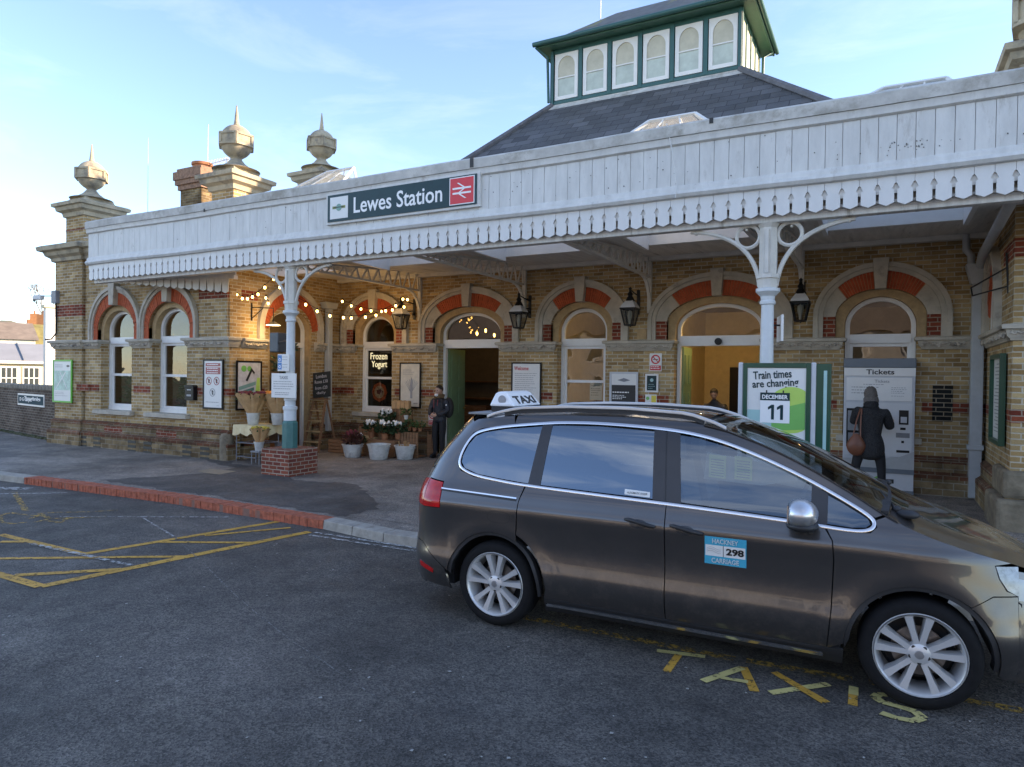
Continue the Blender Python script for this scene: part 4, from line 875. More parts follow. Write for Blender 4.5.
COLX = [-9.86, -1.335]
for x in (-9.86, -7.02, -4.17, -1.335): truss(x)
def column(x, y=9.37):
    rt = None
    mb = MB(); mb.lathe([(.15, .58), (.15, 1.06), (.12, 1.10)], (x, y, 0), 8, rot=math.pi/8); 
    ft = mb.build('column_base', 'teal', CP, smooth=30)
    mb = MB(); mb.lathe([(.118, 1.10), (.118, 1.30), (.135, 1.31), (.135, 1.36), (.10, 1.38), (.10, 1.47), (.115, 1.48), (.115, 1.52), (.088, 1.54), (.078, 2.96), (.098, 2.97), (.10, 3.0), (.085, 3.02), (.09, 3.07), (.15, 3.13), (.15, 3.17), (.11, 3.18)], (x, y, 0), 20)
    so = mb.build('column', mat('cool_white_column_paint', (.62, .66, .68), .45, var=.07, stain=(.35, .36, .33), stth=.66, scale=5), CP, smooth=35)
    mb = MB(); mb.lathe([(.12, 3.18), (.13, 3.30), (.115, 3.33), (.115, 3.95), (.15, 4.0)], (x, y, 0), 8, rot=math.pi/8); mb.box(x-.02, x+.02, y-.14, y-.10, 3.36, 3.92)
    mb.lathe([(.15, 3.30), (.15, 3.35)], (x, y, 0), 8, rot=math.pi/8)
    mb.build('column_head', 'iron', CP, smooth=20)
    for s_ in (-1, 1):
        mb = MB()
        pts = []
        P0, P1, P2, P3 = Vector((s_*.10, 0, 3.20)), Vector((s_*.15, 0, 3.66)), Vector((s_*.44, 0, 3.93)), Vector((s_*1.0, 0, 3.985))
        for i in range(17): t = i/16; q = P0*(1-t)**3+P1*3*t*(1-t)**2+P2*3*t*t*(1-t)+P3*t**3; pts.append((x+q.x, y, q.z))
        mb.tube(pts, .03, 6); mb.strip([(p[0]+s_*.0, p[1], p[2]+.0) for p in pts], (0, .02, 0), (.045*1, 0, .02))
        ringp = [(x+s_*.255+.145*math.cos(a), y, 3.86+.145*math.sin(a)) for a in [i*math.pi/12 for i in range(25)]]
        mb.tube(ringp, .026, 6, cap=False)
        mb.ell((x+s_*.93, y, 3.97), (.035, .035, .035), 8, 6); mb.ell((x+s_*.275, y, 3.955), (.02, .03, .02), 8, 6); mb.ell((x+s_*.13, y, 3.80), (.02, .03, .03), 8, 6)
        mb.build('spandrel_bracket', 'iron', CP, smooth=40)
    mb = MB(); mb.box(x-.36, x+.36, y-.36, y+.36, -.02, .585); mb.build('brick_base', 'redbox', CP, bev=.008)
for x in COLX: column(x)
# ================================================================== SIGNS ON THE CANOPY
t = thing('station_name_sign', 'long dark green station name sign with red square emblem on the canopy fascia', 'sign', (-7.15, CY-.05, 4.9))
sx0, sx1, sz0, sz1 = -8.68, -5.60, 4.665, 5.135
B('frame', 'white', t, sx0-.05, sx1+.05, CY-.06, CY-.005, sz0-.04, sz1+.035, bev=.006)
B('panel', 'signg', t, sx0, sx1, CY-.075, CY-.062, sz0, sz1)
B('logo_panel', 'paper', t, sx0+.06, sx0+.47, CY-.079, CY-.0755, sz0+.045, sz1-.045)
B('emblem_bar', mat('olive_emblem', (.20, .24, .06), .5), t, sx0+.12, sx0+.41, CY-.083, CY-.0795, 4.885, 4.93)
MB().lathe([(.001, -.0045), (.062, -.004), (.062, 0)], (sx0+.265, CY-.0793, 4.905), 16, 'y').build('emblem_disc', mat('sage_emblem', (.16, .33, .28), .5), t)
B('emblem_lettering', 'ink', t, sx0+.15, sx0+.38, CY-.0845, CY-.0832, 4.90, 4.915)
text('Lewes Station', (sx0+1.52, CY-.077, 4.905), 1.84, .275, '-y', 'whiteink', t, bold=.012)
B('emblem_edge', 'whiteink', t, sx1-.50, sx1-.035, CY-.079, CY-.0755, sz0+.02, sz1-.02); B('emblem_square', mat('rail_red', (.70, .02, .03), .35, var=.05), t, sx1-.485, sx1-.05, CY-.082, CY-.0795, sz0+.035, sz1-.035)
mb = MB(); ex, ez = sx1-.267, 4.90; Tn = TF(CY)
for dz in (.038, -.038): mb.prism([(ex-.17, ez+dz-.014), (ex+.17, ez+dz-.014), (ex+.17, ez+dz+.014), (ex-.17, ez+dz+.014)], Tn, -.0855, -.0825)
for p in ([(ex-.055, ez+.125), (ex-.09, ez+.125), (ex+.045, ez+.038), (ex+.08, ez+.038)], [(ex+.08, ez+.038), (ex+.045, ez+.038), (ex-.08, ez-.038), (ex-.045, ez-.038)], [(ex-.08, ez-.038), (ex-.045, ez-.038), (ex+.09, ez-.125), (ex+.055, ez-.125)]):
    mb.prism(p, Tn, -.087, -.084)
mb.build('arrow_emblem', 'whiteink', t)
MB().tube([(-2.62, CY-.06, 5.42), (-2.55, CY-.07, 5.1), (-2.46, CY-.08, 4.55), (-2.48, CY-.09, 4.4)], .008, 5).build('cable', 'white', CP)
MB().lathe([(.008, 0), (.006, 1.1), (.003, 2.1)], (-16.7, 11, 5.9), 6).build('whip_aerial', 'lgrey', SB)
# TV aerial on the chimney
t = thing('tv_aerial', 'thin pole television aerial standing behind the orange brick chimney', 'aerial', (-18.35, 14.6, 6))
MB().tube([(-18.3, 14.7, 5.2), (-18.3, 14.7, 8.75)], .03, 6).build('mast', 'lgrey', t)
mb = MB().tube([(-19.1, 14.7, 8.68), (-18.05, 14.7, 8.72)], .012, 5)
for i in range(8): x = -19.05+i*.13; mb.tube([(x, 14.5, 8.70), (x, 14.9, 8.70)], .008, 4); mb.tube([(x, 14.7, 8.6), (x, 14.7, 8.8)], .008, 4)
mb.build('boom', 'lgrey', t); MB().tube([(-19.25, 14.7, 8.3), (-19.22, 14.7, 9.95)], .014, 5).build('rod', 'lgrey', t)
# ================================================================== COLUMN SIGNS
def plate(name, label, cat, x0, x1, z0, z1, Tf, loc, m='paper', th=.02, v=0, frame=None, fw=.03, group=None, fth=.03):
    t = thing(name, label, cat, loc, group); mb = MB(); mb.prism([(x0, z0), (x1, z0), (x1, z1), (x0, z1)], Tf, v-th, v); mb.build('panel', m, t, bev=.004)
    if frame:
        f = MB()
        for p in ([(x0-fw, z0-fw), (x1+fw, z0-fw), (x1+fw, z0), (x0-fw, z0)], [(x0-fw, z1), (x1+fw, z1), (x1+fw, z1+fw), (x0-fw, z1+fw)], [(x0-fw, z0), (x0, z0), (x0, z1), (x0-fw, z1)], [(x1, z0), (x1+fw, z0), (x1+fw, z1), (x1, z1)]): f.prism(p, Tf, v-fth, v)
        f.build('frame', frame, t)
    return t
def PR(t, Tf, name, m, poly, v, d=.002): MB().prism(poly, Tf, v-d, v).build(name, m, t)
def rect(a, b_, c, d): return [(a, c), (b_, c), (b_, d), (a, d)]
def disc(cu, cz_, r, n=20): return [(cu+r*math.cos(2*math.pi*i/n), cz_+r*math.sin(2*math.pi*i/n)) for i in range(n)]
def ringmesh(t, Tf, cu, cz_, r0, r1, m, v, name='ring'):
    mb = MB(); ring(mb, Tf, [(cu+r1*math.cos(a), cz_+r1*math.sin(a)) for a in [i*math.pi/12 for i in range(25)]], [(cu+r0*math.cos(a), cz_+r0*math.sin(a)) for a in [i*math.pi/12 for i in range(25)]], v-.002, v); mb.build(name, m, t)
Tc = TF(9.26)
t = plate('taxi_notice', 'square white sign of small print headed TAXIS fixed to the left canopy column', 'sign', -10.20, -9.56, 1.53, 1.99, Tc, (-9.88, 9.25, 1.53), v=-.02)
text('TAXIS', (-9.88, 9.218, 1.91), .22, .06, '-y', 'inkg', t, bold=.02)
mb = MB(); lines(mb, Tc, -10.14, -9.62, [1.83, 1.785, 1.74, 1.695], .012, .2, -.043); mb.build('small_print', 'inkg', t); mb = MB(); lines(mb, Tc, -10.1, -9.66, [1.62, 1.585], .012, .2, -.043); mb.build('small_print', 'inkg', t)
MB().tube([(-9.88, 9.24, 1.6), (-9.88, 9.30, 1.6)], .02, 6).build('clamp', 'grey', t)
t = plate('blue_badge_sign', 'small white sign with two blue pictograms above the square taxi notice', 'sign', -10.04, -9.74, 2.03, 2.35, Tc, (-9.9, 9.25, 2.03), v=-.02)
PR(t, Tc, 'blue_panel', 'blueink', rect(-10.03, -9.93, 2.20, 2.33), -.041); PR(t, Tc, 'blue_panel', 'blueink', rect(-10.03, -9.93, 2.06, 2.19), -.041)
ringmesh(t, Tc, -9.98, 2.245, .018, .028, 'whiteink', -.0435, 'pictogram'); ringmesh(t, Tc, -9.98, 2.115, .018, .028, 'whiteink', -.0435, 'pictogram')
mb = MB(); lines(mb, Tc, -9.91, -9.76, [2.29, 2.24, 2.15, 2.10], .012, .2, -.043); mb.build('small_print', 'inkg', t)
t = thing('projecting_sign', 'narrow black and white slatted notice projecting from the right canopy column', 'sign', (-1.2, 9.37, 2.5)); Tx = TSp(-1.16)
t2_ = MB().obox((-1.20, 9.55, 2.66), (.03, .46, .34), Matrix.Rotation(rad(14), 3, 'Z')).build('panel', 'paper', t, bev=.004)
mb = MB()
for i in range(8): mb.obox((-1.182, 9.56, 2.52+i*.038), (.004, rnd.uniform(.34, .40), .026), Matrix.Rotation(rad(14), 3, 'Z'))
mb.build('small_print', 'signg', t); MB().tube([(-1.28, 9.4, 2.7), (-1.17, 9.45, 2.7)], .012, 6).build('clamp', 'black', t)
# ================================================================== LANTERNS on the wall
def lantern(x, y, z, name_l, lit=False):
    t = thing('wall_lantern', name_l, 'lantern', (x, y, z), 'black wall lanterns under the canopy')
    s = .5
    mb = MB(); q = math.pi/4
    mb.lathe([(.115, -.30), (.20, .0), (.21, .02), (.19, .03)], (x, y, z), 4, rot=q)
    fr = MB()
    for j in range(4):
        a = q+j*math.pi/2; fr.tube([(x+.115*math.cos(a), y+.115*math.sin(a), z-.30), (x+.205*math.cos(a), y+.205*math.sin(a), z+.02)], .014, 5)
        b_ = a+math.pi/2; fr.tube([(x+.115*math.cos(a), y+.115*math.sin(a), z-.30), (x+.115*math.cos(b_), y+.115*math.sin(b_), z-.30)], .016, 5); fr.tube([(x+.21*math.cos(a), y+.21*math.sin(a), z+.02), (x+.21*math.cos(b_), y+.21*math.sin(b_), z+.02)], .02, 5)
    fr.lathe([(.10, .17), (.06, .25), (.04, .27), (.06, .31), (.03, .35), (.025, .40), (.035, .42), (.0, .46)], (x, y, z), 10)
    fr.build('lantern_frame', 'black', t, smooth=40)
    mb.build('lantern_glass', 'lampglass', t)
    MB().lathe([(.215, .02), (.20, .07), (.10, .18)], (x, y, z), 4, rot=q).build('lantern_top', 'lampwhite', t, smooth=10)
    MB().lathe([(.02, -.28), (.03, -.2), (.05, -.12), (.045, -.04), (.0, .0)], (x, y, z), 10).build('lamp_bulb', mat('frosted_bulb', (.6, .58, .5), .4) , t, smooth=60)
    br = MB(); br.tube([(x, W0-.02, z+.16), (x, y+.17, z+.12), (x, y+.05, z-.33), (x, y, z-.30)], .014, 6); br.tube([(x, W0-.02, z+.33), (x, W0-.3, z+.36), (x, y+.02, z+.40)], .014, 6); br.box(x-.03, x+.03, W0-.03, W0, z-.05, z+.45); br.box(x-.02, x+.02, W0-.09, W0-.02, z+.05, z+.12)
    br.build('wall_bracket', 'black', t)
    return t
lantern(-10.04, 12.95, 3.38, 'black wall lantern with fairy lights, between the neon sign window and the cafe door')
lantern(-6.89, 12.95, 3.33, 'black wall lantern above the poster headed Welcome')
lantern(-4.41, 12.95, 3.33, 'black wall lantern above the black and white information board')
lantern(-1.30, 12.95, 3.33, 'black wall lantern between the hall doorway and the ticket machine arch')
B('wall_tile', 'tanb', SB, -4.42, -4.22, W0-.03, W0, 2.78, 2.98)
# ================================================================== POSTERS
Tw = TF(W0); Tpf = TF(PF); Tside = TSp(XL1)
t = plate('welcome_poster', 'white notice headed Welcome in a black frame beside the open cafe door', 'poster', -7.28, -6.60, 1.22, 2.27, Tw, (-6.95, W0, 1.2), v=-.03, frame='black')
text('Welcome', (-7.06, W0-.053, 2.17), .36, .09, '-y', 'redink', t, bold=.01)
mb = MB(); lines(mb, Tw, -7.22, -6.66, [2.05-.045*i for i in range(17)], .010, .3, -.053); mb.build('small_print', 'inkg', t)
t = plate('drawing_poster', 'cream poster with a grey plant drawing, between the neon sign window and cafe door', 'poster', -10.40, -9.83, 1.22, 2.26, Tw, (-10.1, W0, 1.2), m=mat('cream_poster', (.60, .56, .47), .4), v=-.03, frame='black')
mb = MB(); lines(mb, Tw, -10.33, -9.98, [2.10, 2.05, 2.0], .014, .3, -.053); mb.build('headline', 'inkg', t)
mb = MB()
for i in range(9): a = -1.2+i*.3; mb.prism([(-10.08, 1.55), (-10.07, 1.55), (-10.07+math.sin(a)*.2, 1.75+math.cos(a)*.14), (-10.08+math.sin(a)*.2, 1.75+math.cos(a)*.14)], Tw, -.054, -.052)
mb.prism([(-10.10, 1.42), (-10.04, 1.42), (-10.04, 1.86), (-10.07, 1.93), (-10.10, 1.86)], Tw, -.056, -.053); mb.build('plant_drawing', 'inkg', t)
mb = MB(); lines(mb, Tw, -10.0, -9.87, [1.29], .02, .1, -.053); lines(mb, Tw, -10.36, -10.12, [1.33, 1.30], .008, .2, -.053); mb.build('small_print', 'ink', t)
t = plate('facilities_board', 'information board with black lower half and white headed panel in a grey frame', 'notice board', -4.95, -4.42, 1.15, 2.07, Tw, (-4.7, W0, 1.1), v=-.03, frame='lgrey', fw=.04)
PR(t, Tw, 'black_panel', 'ink', rect(-4.94, -4.43, 1.16, 1.84), -.052); PR(t, Tw, 'crest', 'grey', [(-4.82, 1.94), (-4.68, 1.985), (-4.54, 1.94), (-4.68, 1.905)], -.052)
mb = MB(); lines(mb, Tw, -4.92, -4.55, [1.68], .022, .1, -.055); lines(mb, Tw, -4.92, -4.6, [1.62, 1.585, 1.55, 1.46, 1.42, 1.36], .014, .4, -.055); lines(mb, Tw, -4.68, -4.46, [1.44, 1.40, 1.32, 1.28, 1.24], .014, .2, -.055); mb.build('small_print', 'whiteink', t)
def nosmoke(x, z, label, w_=.25, h_=.36, Tf=Tw, loc=None):
    t = plate('no_smoking_sign', label, 'sign', x-w_/2, x+w_/2, z-h_/2, z+h_/2, Tf, loc or (x, W0, z), v=-.008, th=.012)
    ringmesh(t, Tf, x, z+h_*.16, w_*.27, w_*.38, 'redink', -.022, 'prohibition_ring'); PR(t, Tf, 'prohibition_bar', 'redink', [(x-w_*.25, z+h_*.16+w_*.2), (x-w_*.2, z+h_*.16+w_*.25), (x+w_*.25, z+h_*.16-w_*.2), (x+w_*.2, z+h_*.16-w_*.25)], -.022)
    PR(t, Tf, 'cigarette', 'ink', rect(x-w_*.22, x+w_*.2, z+h_*.14, z+h_*.18), -.0205); PR(t, Tf, 'red_panel', 'redink', rect(x-w_*.44, x+w_*.44, z-h_*.45, z-h_*.18), -.022)
    mb = MB(); lines(mb, Tf, x-w_*.38, x+w_*.38, [z-h_*.27, z-h_*.37], .018, .1, -.026); mb.build('small_print', 'whiteink', t)
nosmoke(-4.03, 2.31, 'red and white no smoking sign on the brick pier above the green notice')
nosmoke(-9.47, .97, 'small red and white no smoking sign low on the wall beside the standing man', .22, .36)
t = plate('green_notice', 'small dark green notice in a rounded white frame on the brick pier', 'notice', -4.20, -4.00, 1.74, 2.04, Tw, (-4.1, W0, 1.7), m='signg', v=-.01, frame='paper', fw=.035)
mb = MB(); lines(mb, Tw, -4.17, -4.03, [1.86, 1.82, 1.78], .01, .3, -.035); mb.prism(disc(-4.1, 1.95, .035), Tw, -.035, -.032); mb.build('small_print', 'aqua', t)
t = plate('sticker_pair', 'pair of small green and yellow stickers under the green notice', 'sticker', -4.24, -4.0, 1.48, 1.66, Tw, (-4.1, W0, 1.5), v=-.002, th=.006); PR(t, Tw, 'green_sticker', 'mgreen', disc(-4.185, 1.58, .035), -.009); PR(t, Tw, 'yellow_sticker', mat('yellow_print', (.75, .6, .08), .5), rect(-4.11, -4.01, 1.5, 1.64), -.009)
t = plate('round_sticker', 'small round white sticker low on the pier under the green and yellow stickers', 'sticker', -4.16, -4.04, 1.33, 1.43, Tw, (-4.1, W0, 1.3), v=-.002, th=.006)
t = plate('brass_plate', 'small tan plaque on the brick pier above the black information board', 'plaque', -4.60, -4.38, 2.20, 2.27, Tw, (-4.5, W0, 2.2), m='tanb', v=-.002, th=.012)
# pavilion posters
t = plate('map_poster', 'tall white and green map poster on the corner pier beside the low brick wall', 'poster', -18.98, -18.20, 1.20, 2.22, TF(PF-.06), (-18.6, PF, 1.2), v=-.02, frame='mapg', fw=.04)
Tm = TF(PF-.06); PR(t, Tm, 'map_panel', mat('pale_map_print', (.40, .58, .50), .4, var=.3, scale=9), rect(-18.95, -18.23, 1.48, 1.98), -.042); PR(t, Tm, 'road_line', 'paper', [(-18.9, 1.5), (-18.86, 1.5), (-18.4, 1.95), (-18.45, 1.95)], -.0445); PR(t, Tm, 'road_line', 'paper', [(-18.7, 1.95), (-18.67, 1.95), (-18.35, 1.52), (-18.38, 1.52)], -.0447)
PR(t, Tm, 'crest', 'ink', [(-18.42, 2.1), (-18.33, 2.13), (-18.24, 2.1), (-18.33, 2.07)], -.042); mb = MB(); lines(mb, Tm, -18.93, -18.5, [2.12, 2.07], .012, .4, -.043); lines(mb, Tm, -18.93, -18.3, [1.42, 1.38, 1.33], .008, .5, -.043); mb.build('small_print', 'inkg', t)
t = plate('warning_poster', 'white poster of red prohibition circles in a black frame on the pavilion front', 'poster', -13.16, -12.58, 1.22, 2.24, Tpf, (-12.9, PF, 1.2), v=-.02, frame='black', fw=.035)
mr = mat('muted_red_print', (.42, .12, .11), .5, var=.05); PR(t, Tpf, 'heading_band', mr, rect(-13.11, -12.63, 2.12, 2.19), -.042); PR(t, Tpf, 'heading_band', mr, rect(-13.11, -12.63, 1.95, 2.10), -.042)
mb = MB(); lines(mb, Tpf, -13.06, -12.68, [2.15, 2.07, 2.02, 1.97], .018, .1, -.046); mb.build('small_print', 'whiteink', t)
ringmesh(t, Tpf, -13.0, 1.80, .075, .092, mr, -.043, 'prohibition_ring'); ringmesh(t, Tpf, -12.75, 1.80, .075, .092, mr, -.043, 'prohibition_ring'); ringmesh(t, Tpf, -12.88, 1.55, .075, .09, 'inkg', -.043, 'prohibition_ring')
for cx_, cz_, m_ in ((-13.0, 1.8, mr), (-12.75, 1.8, mr), (-12.88, 1.55, 'inkg')): PR(t, Tpf, 'prohibition_bar', m_, [(cx_-.06, cz_+.05), (cx_-.05, cz_+.06), (cx_+.06, cz_-.05), (cx_+.05, cz_-.06)], -.043); PR(t, Tpf, 'pictogram', 'ink', [(cx_-.015, cz_-.05), (cx_+.015, cz_-.05), (cx_+.03, cz_+.02), (cx_, cz_+.055), (cx_-.03, cz_+.02)], -.0405)
mb = MB(); lines(mb, Tpf, -13.1, -12.65, [1.33], .014, .1, -.043); lines(mb, Tpf, -12.74, -12.66, [1.26], .012, .1, -.043); mb.build('small_print', 'inkg', t)
t = plate('green_advert_poster', 'green and grey advertising poster on the side of the pavilion above the bouquets', 'poster', 10.24, 10.86, 1.20, 2.22, Tside, (XL1, 10.55, 1.2), m=mat('pale_grey_advert', (.52, .52, .54), .4, var=.2, scale=7), v=-.02, frame='black', fw=.035)
PR(t, Tside, 'green_shape', 'mgreen', disc(10.40, 2.08, .07), -.042); PR(t, Tside, 'green_shape', 'mgreen', disc(10.55, 2.08, .06), -.042); PR(t, Tside, 'green_band', 'lime', [(10.70, 1.45), (10.84, 1.45), (10.84, 1.88), (10.76, 1.88)], -.042)
PR(t, Tside, 'black_bird_shape', 'ink', [(10.45, 1.82), (10.50, 1.80), (10.62, 2.02), (10.68, 1.95), (10.70, 2.0), (10.60, 2.10)], -.042); PR(t, Tside, 'teal_band', mat('dusky_teal_print', (.18, .34, .30), .4), [(10.27, 1.60), (10.72, 1.72), (10.72, 1.80), (10.27, 1.68)], -.042); PR(t, Tside, 'teal_band', M['teal'], [(10.27, 1.50), (10.68, 1.60), (10.68, 1.67), (10.27, 1.57)], -.043)
t = thing('post_box', 'small black letter box on the brickwork between the pavilion window and the white poster', 'letter box', (-13.58, PF, 1.35)); MB().box(-13.72, -13.43, PF-.11, PF, 1.36, 1.66).prism([(-13.74, 1.66), (-13.41, 1.66), (-13.45, 1.70), (-13.70, 1.70)], Tpf, -.12, 0).build('box_body', 'black', t, bev=.01); B('label_plate', 'inkg', t, -13.65, -13.5, PF-.114, PF-.112, 1.45, 1.49); B('slot', 'lgrey', t, -13.64, -13.51, PF-.114, PF-.112, 1.585, 1.60)
# poster case on the right pavilion
Trs = TSm(XR0)
t = plate('timetable_case', 'dark green framed timetable case on the side of the right-hand pavilion', 'notice case', 11.25, 12.15, 1.20, 2.33, Trs, (XR0, 11.4, 1.2), v=-.02, frame='green', fw=.06, fth=.07)
mb = MB(); lines(mb, Trs, 11.3, 12.1, [1.3+.05*i for i in range(20)], .012, .3, -.043); mb.build('small_print', 'inkg', t)
MB().tube([(XR0-.02, 11.3, 3.55), (1.14, 12.4, 3.42), (1.16, 12.4, 3.30)], .012, 5).tube([(XR0, 11.3, 3.30), (1.16, 12.4, 3.30)], .012, 5).tube([(XR0, 11.3, 3.2), (XR0-.03, 11.3, 3.75)], .014, 5).build('wall_hook', 'black', SB)
# neon sign and poster in the first window
t = thing('neon_sign', 'yellow glowing Frozen Yogurt lettering on a black board in the cafe window', 'neon sign', (-11.27, W0+.3, 2.3)); B('backing_board', 'ink', t, -11.75, -10.79, W0+.30, W0+.32, 2.02, 2.64); B('sign_plate', 'black', t, -11.70, -11.0, W0+.285, W0+.298, 2.06, 2.58)
mneon = mat('neon_tube', (1, .95, .6), .4, emit=(1, .93, .70), es=.45)
text('Frozen', (-11.36, W0+.278, 2.46), .54, .17, '-y', mneon, t, bold=-.004, depth=.012); text('Yogurt', (-11.34, W0+.278, 2.23), .50, .21, '-y', mneon, t, bold=-.004, depth=.012)
t = thing('waffle_poster', 'black poster with a round orange-red waffle picture in the lower half of the cafe window', 'poster', (-11.27, W0+.3, 1.3)); B('panel', 'ink', t, -11.75, -10.79, W0+.285, W0+.31, 1.12, 1.90)
mw = mat('orange_red_food_print', (.62, .13, .05), .6, var=.5, scale=16); PR(t, TF(W0+.285), 'dish', mw, disc(-11.33, 1.54, .25, 8), 0, .004); PR(t, TF(W0+.28), 'filling', mat('cream_food_print', (.65, .45, .3), .6, var=.5, scale=20), disc(-11.33, 1.54, .16, 14), 0, .003); PR(t, TF(W0+.276), 'berries', 'petalr', [(-11.4, 1.5), (-11.25, 1.46), (-11.2, 1.56), (-11.3, 1.62), (-11.42, 1.58)], 0, .003)
t = plate('window_notice', 'small white notice taped inside the office window', 'notice', -5.56, -5.28, 1.50, 1.88, TF(W0+.28), (-5.4, W0+.3, 1.5), v=0, th=.004); mb = MB(); lines(mb, TF(W0+.276), -5.53, -5.31, [1.80, 1.74, 1.7, 1.65, 1.6], .02, .2, -.004); mb.build('small_print', 'inkg', t)
t = thing('cardboard_box', 'brown cardboard box on the sill inside the office window', 'box', (-5.3, W0+.5, 1.0)); B('carton', 'pwood', t, -5.5, -4.95, W0+.32, W0+.7, 1.0, 1.42); MB().box(-5.45, -5.0, W0+.35, W0+.66, 1.42, 1.50).build('paper_stack', 'terr', t)
B('office_desk', 'lgrey', SB, -6.2, -5.1, W0+.32, W0+1.0, .1, .98)
# ================================================================== ADVERT TOTEM
t = thing('advert_totem', 'green framed advertising stand reading Train times are changing, in front of the hall door', 'advertising stand', (-1.6, 12.0, ZP))
Ta = TF(12.0); a0, a1 = -2.06, -1.05
mb = MB(); mb.box(a0-.09, a1+.30, 12.06, 12.42, ZP, 2.24); mb.build('cabinet', 'green', t, bev=.02)
mb = MB()
for x in (a0-.10, a1+.02): mb.box(x, x+.08, 11.99, 12.055, ZP, 2.28)
mb.build('silver_post', 'lgrey', t, bev=.02)
mb = MB(); mb.box(a0-.02, a0+.05, 11.98, 12.05, ZP, 2.27); mb.box(a1-.05, a1+.02, 11.98, 12.05, ZP, 2.27); mb.box(a0+.05, a1-.05, 11.98, 12.05, 2.19, 2.27); mb.box(a0+.05, a1-.05, 11.98, 12.05, ZP, .5); mb.build('frame', 'green', t, bev=.008)
mb = MB(); mb.box(a1+.10, a1+.32, 12.0, 12.055, ZP, 2.26); mb.build('side_panel', 'green', t, bev=.01)
mb = MB(); mb.box(a1+.21, a1+.26, 11.992, 11.999, .6, 2.15); mb.build('side_stripe', 'aqua', t)
B('poster', 'paper', t, a0+.05, a1-.05, 12.0, 12.04, .5, 2.19); Tt = TF(12.0)
def clipc(cx_, cz_, r, x0, x1): return [(min(max(x, x0), x1), z) for x, z in disc(cx_, cz_, r, 40)]
PR(t, Tt, 'green_circle', 'lime', clipc(-1.32, 1.50, .38, a0+.055, a1-.055), -.001); PR(t, Tt, 'aqua_band', 'aqua', [(a0+.055, 1.20), (-1.62, 1.15), (-1.62, 1.49), (a0+.055, 1.49)], -.002); PR(t, Tt, 'green_band', 'mgreen', [(-1.62, 1.15), (a1-.055, 1.19), (a1-.055, 1.63), (-1.62, 1.49)], -.0035)
PR(t, Tt, 'calendar', 'whiteink', rect(-1.80, -1.34, 1.28, 1.78), -.007, .003); PR(t, Tt, 'calendar_header', 'signg', rect(-1.80, -1.34, 1.65, 1.78), -.010); PR(t, Tt, 'calendar_ring', 'ink', rect(-1.71, -1.69, 1.76, 1.82), -.013); PR(t, Tt, 'calendar_ring', 'ink', rect(-1.45, -1.43, 1.76, 1.82), -.013)
text('Train times', (-1.62, 11.996, 2.08), .60, .135, '-y', 'signg', t, bold=.02, spin=rad(4)); text('are changing', (-1.57, 11.996, 1.92), .72, .165, '-y', 'signg', t, bold=.02, spin=rad(4))
text('DECEMBER', (-1.57, 11.986, 1.71), .40, .07, '-y', 'whiteink', t, bold=.03); 
for x_ in (-1.675, -1.535): PR(t, Tt, 'numeral_one', 'signg', [(x_+.05, 1.335), (x_+.095, 1.335), (x_+.095, 1.58), (x_+.055, 1.58), (x_, 1.54), (x_, 1.495), (x_+.05, 1.525)], -.011)
t.scale = (.729,)*3; t.location = (-1.166, 8.75, .614)
B('plinth', 'green', t, 0, 0, 0, 0, 0, 0) if 0 else MB().box(-.46, .97, .05, .40, -.72, .02).build('plinth', 'green', t, local=True)
# ================================================================== TICKET MACHINE
t = thing('ticket_machine', 'tall pale grey ticket machine headed Tickets standing in the right-hand arch', 'ticket machine', (-.07, 13.2, ZP)); m0, m1, my = -.60, .47, 13.18
B('cabinet', 'lgrey', t, m0, m1, my, my+.4, ZP, 2.27, bev=.012); B('top_cap', 'dgrey', t, m0-.01, m1+.01, my-.03, my+.4, 2.22, 2.38, bev=.015); B('header_band', 'paper', t, m0, m1, my-.022, my-.001, 2.08, 2.215)
text('Tickets', (-.05, my-.025, 2.148), .42, .085, '-y', 'ink', t, bold=.02); text('Tickets', (-.02, my-.018, 1.99), .22, .05, '-y', 'inkg', t, bold=.01)
B('instruction_panel', 'paper', t, m0+.04, m1-.05, my-.014, my-.001, 1.66, 2.05); Tk = TF(my)
mb = MB(); lines(mb, Tk, -.48, -.05, [1.88, 1.83, 1.78], .012, .3, -.019); lines(mb, Tk, .12, .36, [1.88, 1.85, 1.82, 1.79, 1.74], .008, .3, -.019); lines(mb, Tk, -.3, .2, [1.93], .01, .5, -.019); mb.build('small_print', 'inkg', t)
B('centre_panel', mat('off_white_enamel', (.60, .62, .64), .35, var=.03), t, m0+.04, m1-.04, my-.02, my-.001, .72, 1.62); B('screen_surround', 'black', t, m0+.05, -.22, my-.028, my-.021, .86, 1.52); B('screen', mat('grey_screen', (.28, .30, .32), .15), t, m0+.07, -.24, my-.033, my-.029, 1.14, 1.48); B('ticket_tray', 'grey', t, m0+.08, -.26, my-.034, my-.029, .90, 1.10)
B('keypad_surround', 'black', t, .24, .38, my-.03, my-.021, 1.27, 1.51); B('keypad', 'lgrey', t, .265, .355, my-.035, my-.031, 1.30, 1.40); B('card_slot', 'black', t, .26, .34, my-.028, my-.021, 1.18, 1.22); B('note_slot', 'grey', t, .20, .40, my-.03, my-.021, 1.05, 1.13); B('coin_slot', 'black', t, .28, .32, my-.028, my-.021, .96, 1.0); B('receipt_slot', 'black', t, .21, .40, my-.028, my-.021, .80, .84)
mb = MB(); mb.prism([(m0, .52), (m1, .52), (m1, .83), (.25, .72), (.0, .68), (m0, .66)], Tk, -.024, -.001); mb.build('lower_cover', 'pipe', t); B('dark_band', 'dgrey', t, m0-.003, m1+.003, my-.026, my+.1, .44, .52); B('bottom_band', 'dgrey', t, m0-.003, m1+.003, my-.01, my+.1, ZP, .165)
